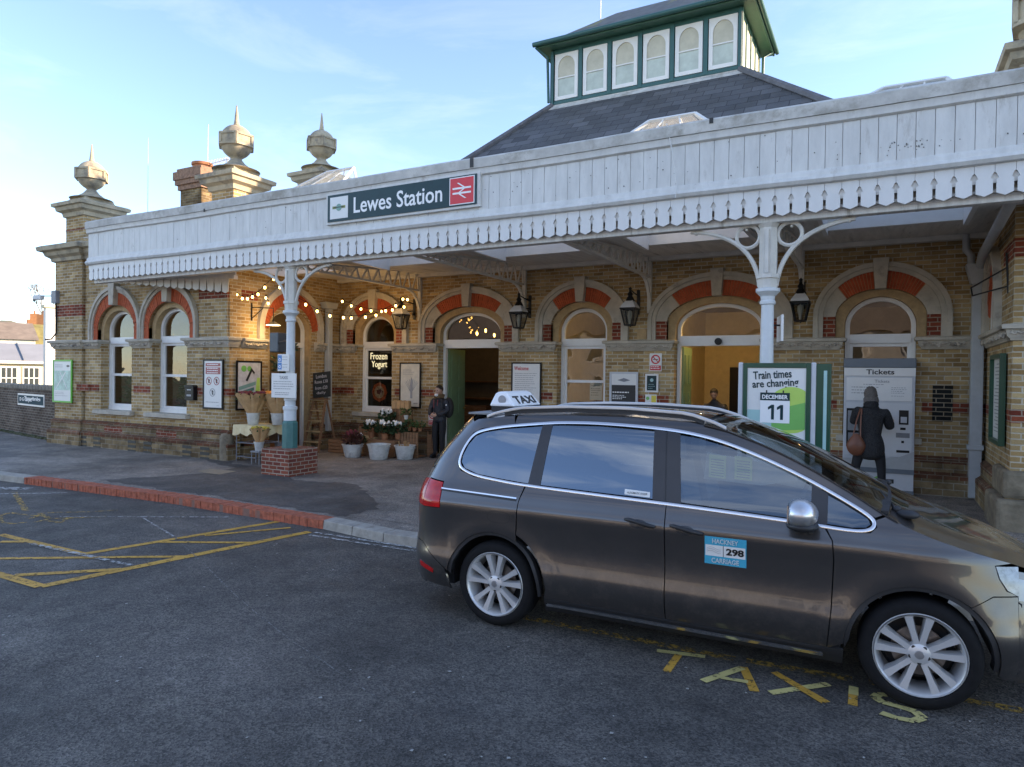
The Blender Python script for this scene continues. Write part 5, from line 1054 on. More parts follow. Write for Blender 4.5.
PR(t, Tk, 'crest', 'mgreen', [(-.22, .30), (-.06, .38), (.10, .30), (-.06, .22)], -.003); PR(t, Tk, 'name_strip', 'ink', rect(-.28, .18, .27, .34), -.006); mb = MB(); lines(mb, Tk, -.25, .15, [.29], .025, .05, -.012); mb.build('small_print', 'whiteink', t)
# ================================================================== PAVILION DETAILS
t = thing('security_camera', 'white security camera and grey junction box on the corner pier above the map poster', 'camera', (-19.3, PF-.1, 3.9))
MB().box(-19.02, -18.80, PF-.16, PF-.06, 3.72, 4.05).build('junction_box', 'grey', t, bev=.01); MB().obox((-19.42, PF-.25, 3.88), (.26, .12, .12), Matrix.Rotation(rad(15), 3, 'Z')).build('camera_body', 'paper', t, bev=.02); MB().lathe([(.05, 0), (.05, .03)], (-19.55, PF-.31, 3.82), 12, 'y').build('lens', 'black', t); MB().tube([(-19.02, PF-.1, 3.92), (-19.3, PF-.2, 3.92)], .02, 6).build('arm', 'lgrey', t)
MB().tube([(-18.9, PF-.1, 3.72), (-18.88, PF-.09, 3.35), (-18.9, PF-.09, 2.95), (-19.1, PF-.1, 2.80), (-19.2, PF-.2, 2.78)], .018, 6).tube([(-18.05, PF-.03, 2.8), (-18.03, PF-.03, 4.75)], .025, 6).build('wall_cable', 'blackr', SB, smooth=60)
t = thing('wall_heater', 'dark grey box heater hanging beside the pavilion side doorway', 'heater', (-11.9, 10.2, 2.5)); MB().box(-11.08, -10.83, 9.95, 10.2, 2.42, 2.82).build('box_body', mat('dark_slate_box', (.07, .085, .10), .45), t, bev=.02); MB().tube([(-10.85, 10.0, 2.62), (-9.95, 9.42, 2.62)], .02, 6).build('bracket', 'black', t)
t = thing('bracket_lamp', 'lit shallow disc lamp on a black bracket above the pavilion poster', 'lamp', (XL1, 10.7, 3.2))
MB().tube([(XL1+.02, 10.62, 3.15), (XL1+.02, 10.62, 3.55)], .015, 5).tube([(XL1+.02, 10.62, 3.45), (XL1+.55, 10.75, 3.42), (XL1+.55, 10.75, 3.12)], .012, 5).tube([(XL1+.02, 10.62, 3.2), (XL1+.3, 10.68, 3.42)], .01, 5).build('bracket', 'black', t)
MB().lathe([(.03, .07), (.05, .05), (.17, .0), (.17, -.01)], (XL1+.55, 10.75, 3.06), 20).build('lamp_shade', 'black', t, smooth=40)
MB().lathe([(.15, -.015), (.0, -.02)], (XL1+.55, 10.75, 3.06), 18).build('lamp_diffuser', mat('lit_diffuser', (1, .9, .7), .5, emit=(1, .78, .42), es=4), t)
def lamp(name, loc, e, r=.05, col=(1, .70, .32), parent=None):
    l = bpy.data.lights.new(name, 'POINT'); l.energy = e; l.shadow_soft_size = r; l.color = col; o = bpy.data.objects.new(name, l); COL.objects.link(o); o.location = loc
    if parent: o.parent = parent; o.location = Vector(loc)-parent.location
lamp('lamp_light', (XL1+.42, 10.65, 2.95), 3.2, parent=t)
# lit rooms: office, cafe, left pavilion and arch bulbs are added, out of sight
for i, (x, y, z, e) in enumerate(((-3.1, 14.3, 3.66, 22), (-5.6, 14.3, 3.66, 3), (-9.6, 15.0, 3.66, 1.5), (-14.9, 12.2, 3.0, 4), (-17.6, 12.0, 4.0, 2), (-.2, 14.3, 3.66, 3))):
    t = thing('room_bulb', ['glowing pendant bulb inside the ticket hall', 'added bulb lighting the office from out of sight', 'added bulb lighting the dark cafe from out of sight', 'glowing pendant bulb behind the right pavilion window', 'added bulb out of sight behind the left pavilion window', 'added bulb out of sight behind the ticket machine arch'][i], 'pendant light', (x, y, z)); MB().ell((x, y, z), (.06, .06, .07), 10, 8).build('bulb', 'bulb', t); MB().tube([(x, y, z+.05), (x, y, z+.11)], .008, 4).build('flex', 'black', t); lamp('bulb_light', (x, y, z-.12), e, .06, parent=t)
# fairy light reflections in the cafe fanlight, imitated by small bulbs added behind it
t = thing('reflection_bulbs', 'row of small glowing bulbs added behind the cafe fanlight as fairy light reflections', 'lamps', (-8.5, 14.6, 3))
for x, z in ((-9.0, 3.05), (-8.75, 3.12), (-8.5, 3.0), (-8.25, 3.14), (-8.05, 3.02)): MB().ell((x, 14.7, z), (.028, .028, .05), 8, 6).build('bulb', 'bulb', t)
# pavilion window plants
def leafmesh(mb, c, n, spread, size, up=.5, seed=0):
    q = random.Random(seed)
    for i in range(n):
        a = q.uniform(0, 6.283); r = q.uniform(.1, 1)**.6; p = Vector((c[0]+spread[0]*r*math.cos(a), c[1]+spread[1]*r*math.sin(a), c[2]+spread[2]*q.uniform(-1, 1)))
        d = Vector((math.cos(a)*q.uniform(.3, 1), math.sin(a)*q.uniform(.3, 1), q.uniform(-.3, 1)*up)).normalized()*size*q.uniform(.6, 1.3); s_ = d.cross(Vector((q.uniform(-1, 1), q.uniform(-1, 1), 1))).normalized()*size*.32
        mb.add([p, p+d*.5+s_, p+d, p+d*.5-s_], [(0, 1, 2, 3)])
for i, (x, z) in enumerate(((-16.5, 1.35), (-14.4, 1.35))):
    t = thing('window_plant', ['leafy plant inside the left pavilion window', 'leafy plant inside the right pavilion window'][i], 'plant', (x, PF+.6, 1.1)); mb = MB(); leafmesh(mb, (x, PF+.6, z+.15), 160, (.42, .12, .35), .22, 1.5, i); mb.build('foliage', 'leaf', t); MB().lathe([(.10, 1.0), (.14, 1.2)], (x, PF+.6, 0), 12).build('pot', 'terr', t)
B('window_ledge', 'wood', SB, XL0+1.5, XL1-.3, PF+.32, PF+.9, .9, 1.0)
t = thing('menu_shelf', 'shelf of pale lettering boards seen through the pavilion windows', 'shelf', (-15.5, 12.6, 2)); 
for x in (-17.0, -15.0): MB().box(x-.8, x+.8, 12.6, 12.64, 2.25, 2.42).box(x-.8, x+.8, 12.6, 12.64, 1.75, 1.82).build('shelf_board', 'paper', t)
t = thing('side_door_plant', 'dark leafy climbing plant beside the pavilion side doorway', 'plant', (-12.1, 11.25, ZP)); mb = MB(); leafmesh(mb, (-12.15, 11.35, 1.7), 420, (.20, .22, 1.05), .14, .8, 5); mb.build('foliage', mat('grey_green_leaves', (.07, .10, .06), .5, var=.5, scale=15), t); MB().tube([(-12.15, 11.35, .3), (-12.17, 11.3, 2.6)], .02, 6).build('stem', 'wood', t); MB().lathe([(.16, .1), (.2, .42)], (-12.15, 11.35, 0), 14).build('pot', 'grey', t)
# ================================================================== FAIRY LIGHTS
def festoon(label, co):
    pts = [Vector(c) for c in co]; t = thing('fairy_lights', label, 'string lights', pts[0], 'strings of warm bulbs under the canopy')
    w_ = []
    for a, b_ in zip(pts, pts[1:]):
        for i in range(6): k = i/6; w_.append(a.lerp(b_, k)+Vector((0, 0, .05-.05*4*k*(1-k)*(a-b_).length*.6)))
    w_.append(pts[-1]+Vector((0, 0, .05))); MB().tube(w_, .006, 4).build('wire', 'blackr', t)
    for p in pts:
        MB().ell(p-Vector((0, 0, .005)), (.024, .024, .032), 8, 6).build('bulb', 'bulb', t, smooth=60); MB().lathe([(.014, 0), (.014, .045)], p+Vector((0, 0, .02)), 6).build('lamp_holder', 'blackr', t)
festoon('string of warm bulbs sagging between the pavilion corner and the left canopy column', [(-12.773, 10.4, 4.016), (-12.644, 10.32, 3.826), (-12.415, 10.24, 3.693), (-12.141, 10.16, 3.59), (-11.887, 10.08, 3.566), (-11.644, 10.0, 3.585), (-11.385, 9.92, 3.62), (-11.099, 9.84, 3.736), (-10.756, 9.76, 3.879)])
festoon('string of warm bulbs hanging from the left column across to the neon sign window', [(-10.8, 9.8, 3.887), (-10.899, 10.05, 3.755), (-10.427, 10.3, 3.408), (-10.354, 10.55, 3.29), (-10.236, 10.8, 3.214), (-10.092, 11.05, 3.192), (-10.097, 11.3, 3.203), (-9.919, 11.55, 3.238), (-9.835, 11.8, 3.295), (-9.77, 12.05, 3.414), (-9.781, 12.3, 3.457)])
festoon('string of warm bulbs looped over the first wall lantern', [(-11.64, 12.7, 3.766), (-11.352, 12.7, 3.646), (-11.049, 12.7, 3.559), (-10.737, 12.7, 3.505), (-10.418, 12.7, 3.484), (-10.001, 12.7, 3.601), (-9.76, 12.7, 3.561), (-9.795, 12.7, 3.743), (-9.666, 12.7, 3.728)])
festoon('short string of two warm bulbs beside the pavilion side doorway', [(-11.919, 10.6, 3.642), (-11.847, 10.6, 3.516)])
lamp('fairy_glow', (-11.9, 10.9, 3.4), 2.5, .3); lamp('fairy_glow', (-10.6, 12.6, 3.3), 3, .3)
for o_ in [o for o in bpy.data.objects if o.name.startswith('fairy_glow')]: o_.name = 'bulb_light'
# ================================================================== FLOWER STALL
def cone(c, r0, r1, z0, z1, n=14): return [(r0, z0), (r1, z1)]
def bucket(mb, x, y, z, r0, r1, h_, rim=.012): mb.lathe([(r0*.9, 0), (r0, .01), (r1, h_), (r1+rim, h_), (r1+rim, h_+.015), (r1-.012, h_+.012), (r0*.9, .03)], (x, y, z), 22)
t = thing('display_table', 'small wire-framed table with a cream cloth holding wrapped bouquets by the pavilion corner', 'table', (-11.95, 10.35, ZP))
mb = MB()
for x, y in ((-12.15, 10.05), (-11.55, 10.05), (-12.15, 10.65), (-11.55, 10.65)): mb.tube([(x, y, ZP), (x, y, .86)], .012, 6)
for z in (.2, .5): 
    mb.tube([(-12.15, 10.05, z), (-11.55, 10.05, z), (-11.55, 10.65, z), (-12.15, 10.65, z), (-12.15, 10.05, z)], .010, 5)
mb.build('wire_frame', 'grey', t); mb = MB(); x0, x1, y0, y1 = -12.2, -11.5, 10.0, 10.7
mb.box(x0, x1, y0, y1, .86, .88); nn = 60; k = len(mb.v); per = []
for i in range(nn):
    s_ = i/nn*4; e_ = int(s_); f_ = s_-e_; p = [(x0+f_*(x1-x0), y0), (x1, y0+f_*(y1-y0)), (x1-f_*(x1-x0), y1), (x0, y1-f_*(y1-y0))][e_]; per.append(p)
for i, p in enumerate(per): cxx, cyy = (x0+x1)/2, (y0+y1)/2; w_ = 1+.06*math.sin(i*1.3)+.03; mb.v.append((p[0], p[1], .875)); mb.v.append((cxx+(p[0]-cxx)*w_, cyy+(p[1]-cyy)*w_, .68-.03*math.sin(i*.9)))
for i in range(nn): j = (i+1) % nn; mb.f.append((k+2*i, k+2*j, k+2*j+1, k+2*i+1))
mb.build('tablecloth', 'cloth', t)
def bouquet(x, y, z, lab, petal, sc=1, n=3, lean=.25, bk=True):
    t = thing('flower_bucket', lab, 'flowers', (x, y, z), 'buckets of paper wrapped bouquets'); 
    if bk: mb = MB(); bucket(mb, x, y, z, .09*sc, .115*sc, .20*sc); mb.build('bucket', 'galv', t, smooth=40)
    q = random.Random(int(x*100)); kr = MB(); fl = MB(); lv = MB()
    for i in range(n):
        a = 2*math.pi*i/n+.5; dx, dy = math.cos(a)*lean, math.sin(a)*lean*.6; b_ = Vector((x+dx*.15, y+dy*.15, z+.12*sc)); tp = Vector((x+dx*sc, y+dy*sc, z+.52*sc)); m_ = 14; kk = len(kr.v)
        for ring_ in range(3):
            f_ = (0, .55, 1)[ring_]; c = b_.lerp(tp, f_); r = (.03, .08, .125)[ring_]*sc
            for j in range(m_): an = 2*math.pi*j/m_; jag = (.05*sc*abs(math.sin(j*2.1+i)) if ring_ == 2 else 0); kr.v.append((c.x+r*math.cos(an)*(1+.12*math.sin(j*3)), c.y+r*math.sin(an), c.z+jag))
        for ring_ in range(2):
            for j in range(m_): j2 = (j+1) % m_; kr.f.append((kk+ring_*m_+j, kk+ring_*m_+j2, kk+(ring_+1)*m_+j2, kk+(ring_+1)*m_+j))
        for j in range(16): p = tp+Vector((q.uniform(-.07, .07), q.uniform(-.07, .07), q.uniform(-.02, .06)))*sc; fl.ell(p, (.035*sc, .035*sc, .028*sc), 7, 5)
        leafmesh(lv, (tp.x, tp.y, tp.z-.02), 14, (.1*sc, .1*sc, .05*sc), .08*sc, 1, i)
    kr.build('paper_wrap', 'kraft', t, smooth=40); fl.build('blooms', petal, t, smooth=60); lv.build('leaves', 'leaf', t)
bouquet(-11.88, 10.25, .88, 'bucket of dark red flowers in brown paper on the cream cloth, left', 'petalr', 1.2, 6, .22)
bouquet(-11.42, 10.5, .88, 'bucket of orange flowers in brown paper on the cream cloth, right', 'petalo', 1.2, 6, .22)
bouquet(-11.35, 9.95, .38, 'low bucket of yellow-green flowers in brown paper in front of the cream cloth', mat('yellow_green_flowers', (.55, .42, .06), .7, var=.4, scale=30), .85, 3, .18)
t = thing('low_stool', 'small dark metal stool carrying the low flower bucket beside the brick column base', 'stool', (-11.35, 9.95, ZP)); mb = MB(); mb.box(-11.48, -11.22, 9.84, 10.08, .35, .38)
for x, y in ((-11.46, 9.86), (-11.24, 9.86), (-11.46, 10.06), (-11.24, 10.06)): mb.tube([(x, y, ZP), (x, y, .36)], .01, 5)
mb.build('stool_frame', 'grey', t)
# step ladder with chalkboard
t = thing('step_ladder', 'weathered wooden step ladder leaning under the chalkboard', 'step ladder', (-12.08, 12.4, ZP)); mb = MB(); bx, by = -12.08, 12.25
for s_ in (-1, 1): mb.strip([(bx+s_*.25, by-.12, ZP), (bx+s_*.19, by+.18, 1.38)], (.03, 0, 0), (0, .06, 0)); mb.strip([(bx+s_*.22, by+.55, ZP), (bx+s_*.19, by+.22, 1.36)], (.03, 0, 0), (0, .04, 0))
mb.build('side_rail', 'wood', t)
for i in range(5): z = .33+i*.25; y = by-.12+.30*(z-ZP)/1.28; MB().box(bx-.235+.012*i, bx+.235-.012*i, y-.06, y+.08, z, z+.025).build('step', 'pwood', t)
MB().box(bx-.22, bx+.22, by+.08, by+.30, 1.36, 1.39).build('top_step', 'wood', t)
t = thing('chalkboard', 'black chalkboard with white chalk writing standing on the step ladder', 'chalkboard', (-11.98, 12.85, 1.39)); tlt = Matrix.Rotation(rad(-6), 3, 'Y')
cb_ = MB().obox((bx+.04, by+.20, 1.72), (.56, .03, .62), tlt @ Matrix.Rotation(rad(-5), 3, 'X')).build('board', 'ink', t, bev=.006)
ci = mat('chalk', (.62, .58, .58), .9)
for s_, z, w_, h_ in (('London', 1.93, .34, .09), ('Roses £10', 1.80, .42, .08), ('from £20', 1.65, .40, .08), ('daily', 1.52, .30, .08)): text(s_, (bx+.04+(z-1.72)*-.10, by+.178+(z-1.72)*.09, z), w_, h_, '-y', ci, t, depth=.003, extra=tlt)
# crates
def crate(lab, x0, x1, y0, y1, z0, z1, m='wood', horiz=True, n=4):
    t = thing('wooden_crate', lab, 'crate', ((x0+x1)/2, (y0+y1)/2, z0), 'wooden crates of the flower stall'); mb = MB()
    h_ = (z1-z0)/n
    for i in range(n):
        if horiz: mb.box(x0, x1, y0, y0+.014, z0+h_*i+.008, z0+h_*(i+1)-.008); mb.box(x1-.014, x1, y0+.015, y1, z0+h_*i+.008, z0+h_*(i+1)-.008); mb.box(x0, x1, y1-.014, y1, z0+h_*i+.008, z0+h_*(i+1)-.008)
        mb.box(x0, x0+.014, y0+.015, y1-.015, z0+h_*i+.008, z0+h_*(i+1)-.008)
    if not horiz:
        w_ = (x1-x0)/7
        for i in range(7): mb.box(x0+w_*i+.008, x0+w_*(i+1)-.008, y0, y0+.016, z0, z1)
    mb.build('slats', m, t, bev=.003); fr = MB()
    for x in (x0+.015, x1-.04): 
        for y in (y0+.016, y1-.04): fr.box(x, x+.025, y, y+.025, z0, z1)
    fr.box(x0+.02, x1-.02, y0+.02, y1-.02, z0+.01, z0+.02); fr.build('corner_posts', m, t)
crate('low wide wooden crate beside the step ladder, with horizontal slats', -11.72, -11.1, 12.35, 12.8, ZP, .42, 'wood', True, 4)
crate('upright slatted pallet crate behind the tub of heather', -11.25, -10.4, 12.9, 13.1, ZP, .72, 'wood', False)
crate('pale plywood crate between the pallet crate and the heather tub', -11.05, -10.45, 12.55, 12.85, ZP, .52, 'pwood', True, 2)
crate('tall dark slatted crate carrying the paper bags of bulbs', -10.35, -9.85, 12.95, 13.25, .72, 1.18, 'wood', False)
crate('wooden crate under the white cyclamen', -10.65, -9.9, 12.75, 13.2, ZP, .72, 'wood', True, 4)
crate('brown slatted crate holding small plants to the right of the cyclamen', -9.82, -9.25, 12.6, 13.05, ZP, .68, 'wood', False)
crate('dark slatted crate against the wall beside the standing man', -9.25, -8.98+.02, 12.95, 13.3, ZP, .62, 'wood', False)
t = thing('paper_bag_row', 'row of kraft paper bags of bulbs on the tall slatted crate', 'paper bags', (-10.1, 13.1, 1.18))
for i in range(4): x = -10.33+i*.125; MB().prism([(x, 1.18), (x+.11, 1.18), (x+.115, 1.36), (x+.08, 1.38), (x+.05, 1.355), (x-.005, 1.37)], TF(13.02), 0, .10).build('paper_bag', 'kraft', t)
# tubs
def tub(x, y, lab, rx=.22, h_=.30):
    t = thing('metal_tub', lab, 'tub', (x, y, ZP), 'galvanised tubs in front of the crates'); mb = MB(); mb.lathe([(rx*.72, 0), (rx*.76, .01), (rx, h_-.02), (rx+.018, h_-.02), (rx+.02, h_), (rx-.01, h_), (rx*.74, .04)], (x, y, ZP), 28)
    mb.build('tub_body', 'galv', t, smooth=40); mb = MB()
    for s_ in (-1, 1): mb.tube([(x+s_*rx*.9, y-.05, ZP+h_-.06), (x+s_*(rx+.03), y-.05, ZP+h_-.05), (x+s_*(rx+.03), y+.05, ZP+h_-.05), (x+s_*rx*.9, y+.05, ZP+h_-.06)], .008, 5)
    mb.tube([(x+rx*.86*math.cos(a), y+rx*.86*math.sin(a), ZP+.12) for a in [i*math.pi/12 for i in range(25)]], .006, 4, cap=False); mb.build('handle', 'galv', t)
    MB().lathe([(rx*.93, h_-.05), (0, h_-.03)], (x, y, ZP), 20).build('soil', mat('dark_soil', (.03, .02, .014), .95, bump=.5), t); return t
tub(-10.62, 11.98, 'galvanised tub of dark red heather in front of the crates, left of three', .235); tub(-9.88, 12.0, 'galvanised tub in front of the white cyclamen, middle of three', .25, .34); tub(-9.42, 12.35, 'galvanised tub of rolled twigs, right of three', .23, .31)
def plant(lab, x, y, z, s_, leafm, petal=None, pot='terr', n=90, cat='plant', name='potted_plant', grp='small plants on the flower stall', npet=16, up=.5):
    t = thing(name, lab, cat, (x, y, z), grp); MB().lathe([(.05*s_, 0), (.075*s_, .12*s_), (.08*s_, .12*s_), (.06*s_, .11*s_)], (x, y, z), 14).build('pot', pot, t, smooth=40); mb = MB(); leafmesh(mb, (x, y, z+.2*s_), n, (.14*s_, .14*s_, .09*s_), .09*s_, 1, int(abs(x*77))); mb.build('foliage', leafm, t)
    if petal:
        q = random.Random(int(abs(x)*55)); mb = MB()
        for i in range(npet): a = q.uniform(0, 6.28); r = .11*s_*q.random()**.5; c = (x+r*math.cos(a), y+r*math.sin(a)-.03, z+s_*(.30+q.uniform(-.02, .05)+up*.0)); mb.ell(c, (.028*s_, .022*s_, .035*s_), 7, 5)
        mb.build('flowers', petal, t, smooth=60)
plant('dark red heather filling the left galvanised tub', -10.62, 11.98, ZP+.16, 1.25, mat('heather_leaves', (.10, .035, .025), .8, var=.5, scale=30), 'petalr', n=160, name='heather_plant')
for x, y, z, s_, lb in ((-10.55, 12.55, .62, 1.15, 'white cyclamen in flower above the left side of the middle tub'), (-10.25, 12.75, .88, 1.15, 'white cyclamen in flower at the top of the group of four'), (-10.12, 12.5, .60, 1.25, 'white cyclamen in flower in the middle of the group'), (-9.82, 12.62, .62, 1.2, 'white cyclamen in flower nearest the galvanised watering pot'), (-10.62, 12.2, .42, .9, 'single low white cyclamen leaning over the left tub')):
    plant(lb, x, y, z-.12, s_, 'leafd', 'petalw', n=120, grp='white cyclamen on the crates')
t = thing('plant_stand', 'dark tiered stand carrying the white cyclamen', 'stand', (-10.2, 12.6, ZP)); MB().box(-10.7, -9.75, 12.4, 12.74, ZP, .48).box(-10.45, -10.05, 12.66, 12.84, .48, .76).build('stand_body', 'wood', t, bev=.01)
for i, (x, y, z, s_) in enumerate(((-9.78, 12.85, .95, .8), (-9.6, 12.75, .70, .8), (-9.42, 12.7, .70, .7), (-9.3, 12.75, .70, .7))):
    plant(['small green plant in a grey tin at the top of the right crate', 'small green plant on the right crate beside the tin', 'tiny leafy seedling on the right crate, second from the wall', 'tiny leafy seedling at the wall end of the right crate'][i], x, y, z, s_, 'leaf', None, 'galv' if i == 0 else 'terr', n=60)
B_ = thing('tin_pedestal', 'small wooden block under the tin plant', 'block', (-9.78, 12.85, .68)); MB().box(-9.86, -9.70, 12.78, 12.92, .68, .95).build('block', 'wood', B_)
t = thing('twig_bundle', 'bundles of pale rolled twigs standing in the right galvanised tub', 'twigs', (-9.42, 12.35, .2)); mb = MB()
for i in range(22): a = i*2.4; r = .12*((i % 7)/7); mb.tube([(-9.42+r*math.cos(a), 12.35+r*math.sin(a), .25), (-9.42+r*1.4*math.cos(a), 12.35+r*1.4*math.sin(a), .46+.05*math.sin(i))], .012, 5)
mb.build('twigs', 'kraft', t)
# ================================================================== LOW WALL, TOWN
def fr_(cx_, cy_, rz, lab, name, cat, z=0): return thing(name, lab, cat, (cx_, cy_, z), rz=rz)
wa, wb = Vector((-19.6, 10.35, 0)), Vector((-34, 12.9, 0)); ang = math.atan2(wb.y-wa.y, wb.x-wa.x)
t = thing('boundary_wall', 'low dark brick wall with a rounded coping running left from the station', 'wall', (wa.x, wa.y, 0)); dw = (wb-wa).normalized(); nw = Vector((-dw.y, dw.x, 0))
Twl = lambda u, v, z: (wa.x+dw.x*u-nw.x*v, wa.y+dw.y*u-nw.y*v, z)
Lw = (wb-wa).length
MB().prism([(-.2, -.3), (Lw, -.3), (Lw, 1.42), (-.2, 1.42)], Twl, -.01, .32).build('wall_body', 'dkbrick', t); mb = MB(); u = -.2
while u < Lw: mb.prism([(u, 1.42), (u+.235, 1.42), (u+.235, 1.56), (u, 1.56)], Twl, -.04, .34); u += .245
mb.build('coping', mat('grey_coping_brick', (.22, .19, .15), .9, var=.3, scale=8, bump=.3), t, bev=.03)
ms = mat('moss', (.07, .075, .035), .95, var=.5, scale=14, bump=.6); mb = MB(); rr_ = random.Random(4)
for i in range(260): u = rr_.uniform(-.1, 9); mb.ell(Twl(u, -.05-.12*rr_.random(), ZP+.01), (rr_.uniform(.03, .12), .05, rr_.uniform(.01, .05)), 6, 4)
tag(mb.build('moss_verge', ms), 'strip of moss and leaf litter along the foot of the low brick wall', 'moss', kind='stuff')
t = thing('street_sign', 'small dark green direction sign with white border on the low brick wall', 'sign', Twl(3.2, -.03, 1)); Tz = lambda u, v, z: Twl(u, v, z)
ua, za, ub, zb_ = 3.048, 1.294, .845, .949
PR(t, Tz, 'border', 'paper', rect(min(ua, ub), max(ua, ub), zb_, za), -.012, .02); PR(t, Tz, 'panel', mat('petrol_sign', (.012, .05, .065), .7, spec=.2), rect(min(ua, ub)+.05, max(ua, ub)-.05, zb_+.05, za-.05), -.034, .003)
ex_ = Matrix.Rotation(ang-math.pi, 3, 'Z'); um = (ua+ub)/2; wds = abs(ua-ub)
text('D G Carpet', tuple(Vector(Twl(um+wds*.17, -.042, za-.18))), wds*.46, .13, '-y', 'whiteink', t, bold=.02, extra=ex_); text('Throughbridge', tuple(Vector(Twl(um-wds*.08, -.042, zb_+.20))), wds*.60, .14, '-y', 'whiteink', t, bold=.02, extra=ex_)
# distant buildings, each in a local frame: +Y away from the camera at pixel column px
def far(bear, d, name, lab, cat='house', twist=0):
    v = Vector((-math.sin(rad(bear)), math.cos(rad(bear)), 0)); rz = math.atan2(-v.x, v.y)+twist
    return thing(name, lab, cat, (v.x*d, v.y*d, 0), rz=rz), d
mcw = mat('cream_render', (.55, .48, .33), .8, var=.05, scale=.6); mroof = mat('grey_sheet_roof', (.26, .27, .29), .6, var=.12, scale=.5); mtile = mat('brown_tile_roof', (.20, .16, .13), .85, var=.2, scale=1.2); mlich = mat('lichen_tile_roof', (.22, .19, .07), .9, var=.3, scale=1.5); morange = mat('orange_brick_far', (.26, .12, .055), .9, var=.2); mwin = mat('dark_panes', (.05, .06, .06), .2)
def lb(t, name, m, x0, x1, y0, y1, z0, z1, bev=0, par=None): return MB().box(x0, x1, y0, y1, z0, z1).build(name, m, par or t, local=True, bev=bev)
t, d = far(63.96, 60, 'cream_hall', 'long cream building with tall white windows and a grey roof beyond the low wall', 'building', twist=rad(6))
lb(t, 'wall', mcw, -14, 3.2, 0, 8, -3, 2.40)
MB().prism([(-14.3, 2.40), (3.4, 2.40), (3.4, 2.60), (-14.3, 2.60)], lambda u, v, z: (u, v, z), -.35, .1).build('eaves_board', 'white', t, local=True)
mb = MB(); mb.add([(-14.3, -.3, 2.61), (3.4, -.3, 2.61), (3.4, 4, 3.95), (-14.3, 4, 3.95), (3.4, 4, 2.55), (-14.3, 4, 2.55)], [(0, 1, 2, 3), (2, 4, 5, 3), (0, 3, 5), (1, 4, 2), (0, 5, 4, 1)]); mb.build('roof', mroof, t, local=True)
mb = MB(); 
for x in (-9.2, -6.9, -4.6, -2.3, -.1, 2.1): mb.tube([(x, -.28, 2.65), (x, 3.98, 4.0)], .05, 4)
mb.build('roof_seam', mat('dark_seam', (.16, .17, .19), .6), t, local=True)
for i, x in enumerate((-5.4, -4.1, -2.75, -1.35, -.05, 1.3)):
    wf = lb(t, 'window', 'frame', x-.10, x+1.0, -.06, .05, .3, 2.2)
    for j in range(3): lb(t, 'pane', mwin, x+j*.31, x+j*.31+.23, -.075, -.061, .45, 1.35, par=wf); lb(t, 'pane', mwin, x+j*.31, x+j*.31+.23, -.075, -.061, 1.42, 2.1, par=wf)
t, d = far(62.6, 56, 'white_tower', 'narrow white rendered gable tower beside the station corner', 'building', twist=rad(10)); lb(t, 'wall', mat('bright_white_render', (.60, .60, .58), .8, var=.03), -.20, .9, 0, .8, -2, 6.2); lb(t, 'parapet_cap', mcw, -.32, 1.0, -.12, .9, 6.2, 6.4)
def house(bear, d, w_, dp, h_, rh, lab, mw_, mr_, nwin=3, twist=.0, chim=(.8,), zb=-4, name='terraced_house'):
    t, d = far(bear, d, name, lab, 'house', twist); lb(t, 'wall', mw_, -w_/2, w_/2, 0, dp, zb, h_)
    mb = MB(); o = .3; mb.add([(-w_/2-o, -o, h_), (w_/2+o, -o, h_), (w_/2+o, dp+o, h_), (-w_/2-o, dp+o, h_), (-w_/2-o, dp/2, h_+rh), (w_/2+o, dp/2, h_+rh)], [(0, 1, 5, 4), (2, 3, 4, 5), (1, 2, 5), (3, 0, 4), (0, 3, 2, 1)]); r = mb.build('roof', mr_, t, local=True)
    for c in chim: k = lb(t, 'chimney', morange, w_*c-w_/2-.6, w_*c-w_/2+.6, dp/2-.5, dp/2+.5, h_, h_+rh+1.5, par=r); MB().lathe([(.15, 0), (.12, .5)], (w_*c-w_/2, dp/2, h_+rh+1.5), 8).build('chimney_pot', 'terr', k, local=True)
    for i in range(nwin):
        x = -w_/2+w_*(i+.5)/nwin; f = lb(t, 'window', 'frame', x-.55, x+.55, -.05, .04, h_-1.9, h_-.45); lb(t, 'pane', mwin, x-.45, x+.45, -.06, -.051, h_-1.8, h_-.55, par=f)
mwh = mat('pale_house_render', (.45, .44, .40), .85, var=.06)
house(65.0, 88, 5.0, 9, 5.1, 2.0, 'white rendered house with three windows and a brown tiled roof on the left edge', mwh, mtile, 3, .1, (.1,))
house(64.07, 96, 3.4, 8, 4.8, 2.3, 'narrow house with a dark roof and a tall orange chimney', mat('tan_house_wall', (.36, .28, .2), .85), mtile, 1, -.3, (.75,))
house(63.29, 92, 3.2, 8, 4.7, 2.5, 'small house with a yellow lichened roof behind the white tower', mat('tan_brick_wall', (.50, .40, .24), .85), mlich, 2, .05, ())
house(63.0, 125, 5.0, 8, 7.6, 1.5, 'orange brick house higher on the slope beside the bare tree', morange, mtile, 3, 0, (.3,))
house(64.46, 130, 8.0, 8, 6.6, 1.9, 'long brown roofed house below the hill', mat('buff_house_wall', (.42, .34, .25), .85), mtile, 4, .1, (.2, .8))
house(65.96, 100, 8.0, 8, 5.4, 2.2, 'buff house just beyond the left edge of the view', mat('buff_wall', (.42, .34, .25), .85), mtile, 4, .1, (.2,))
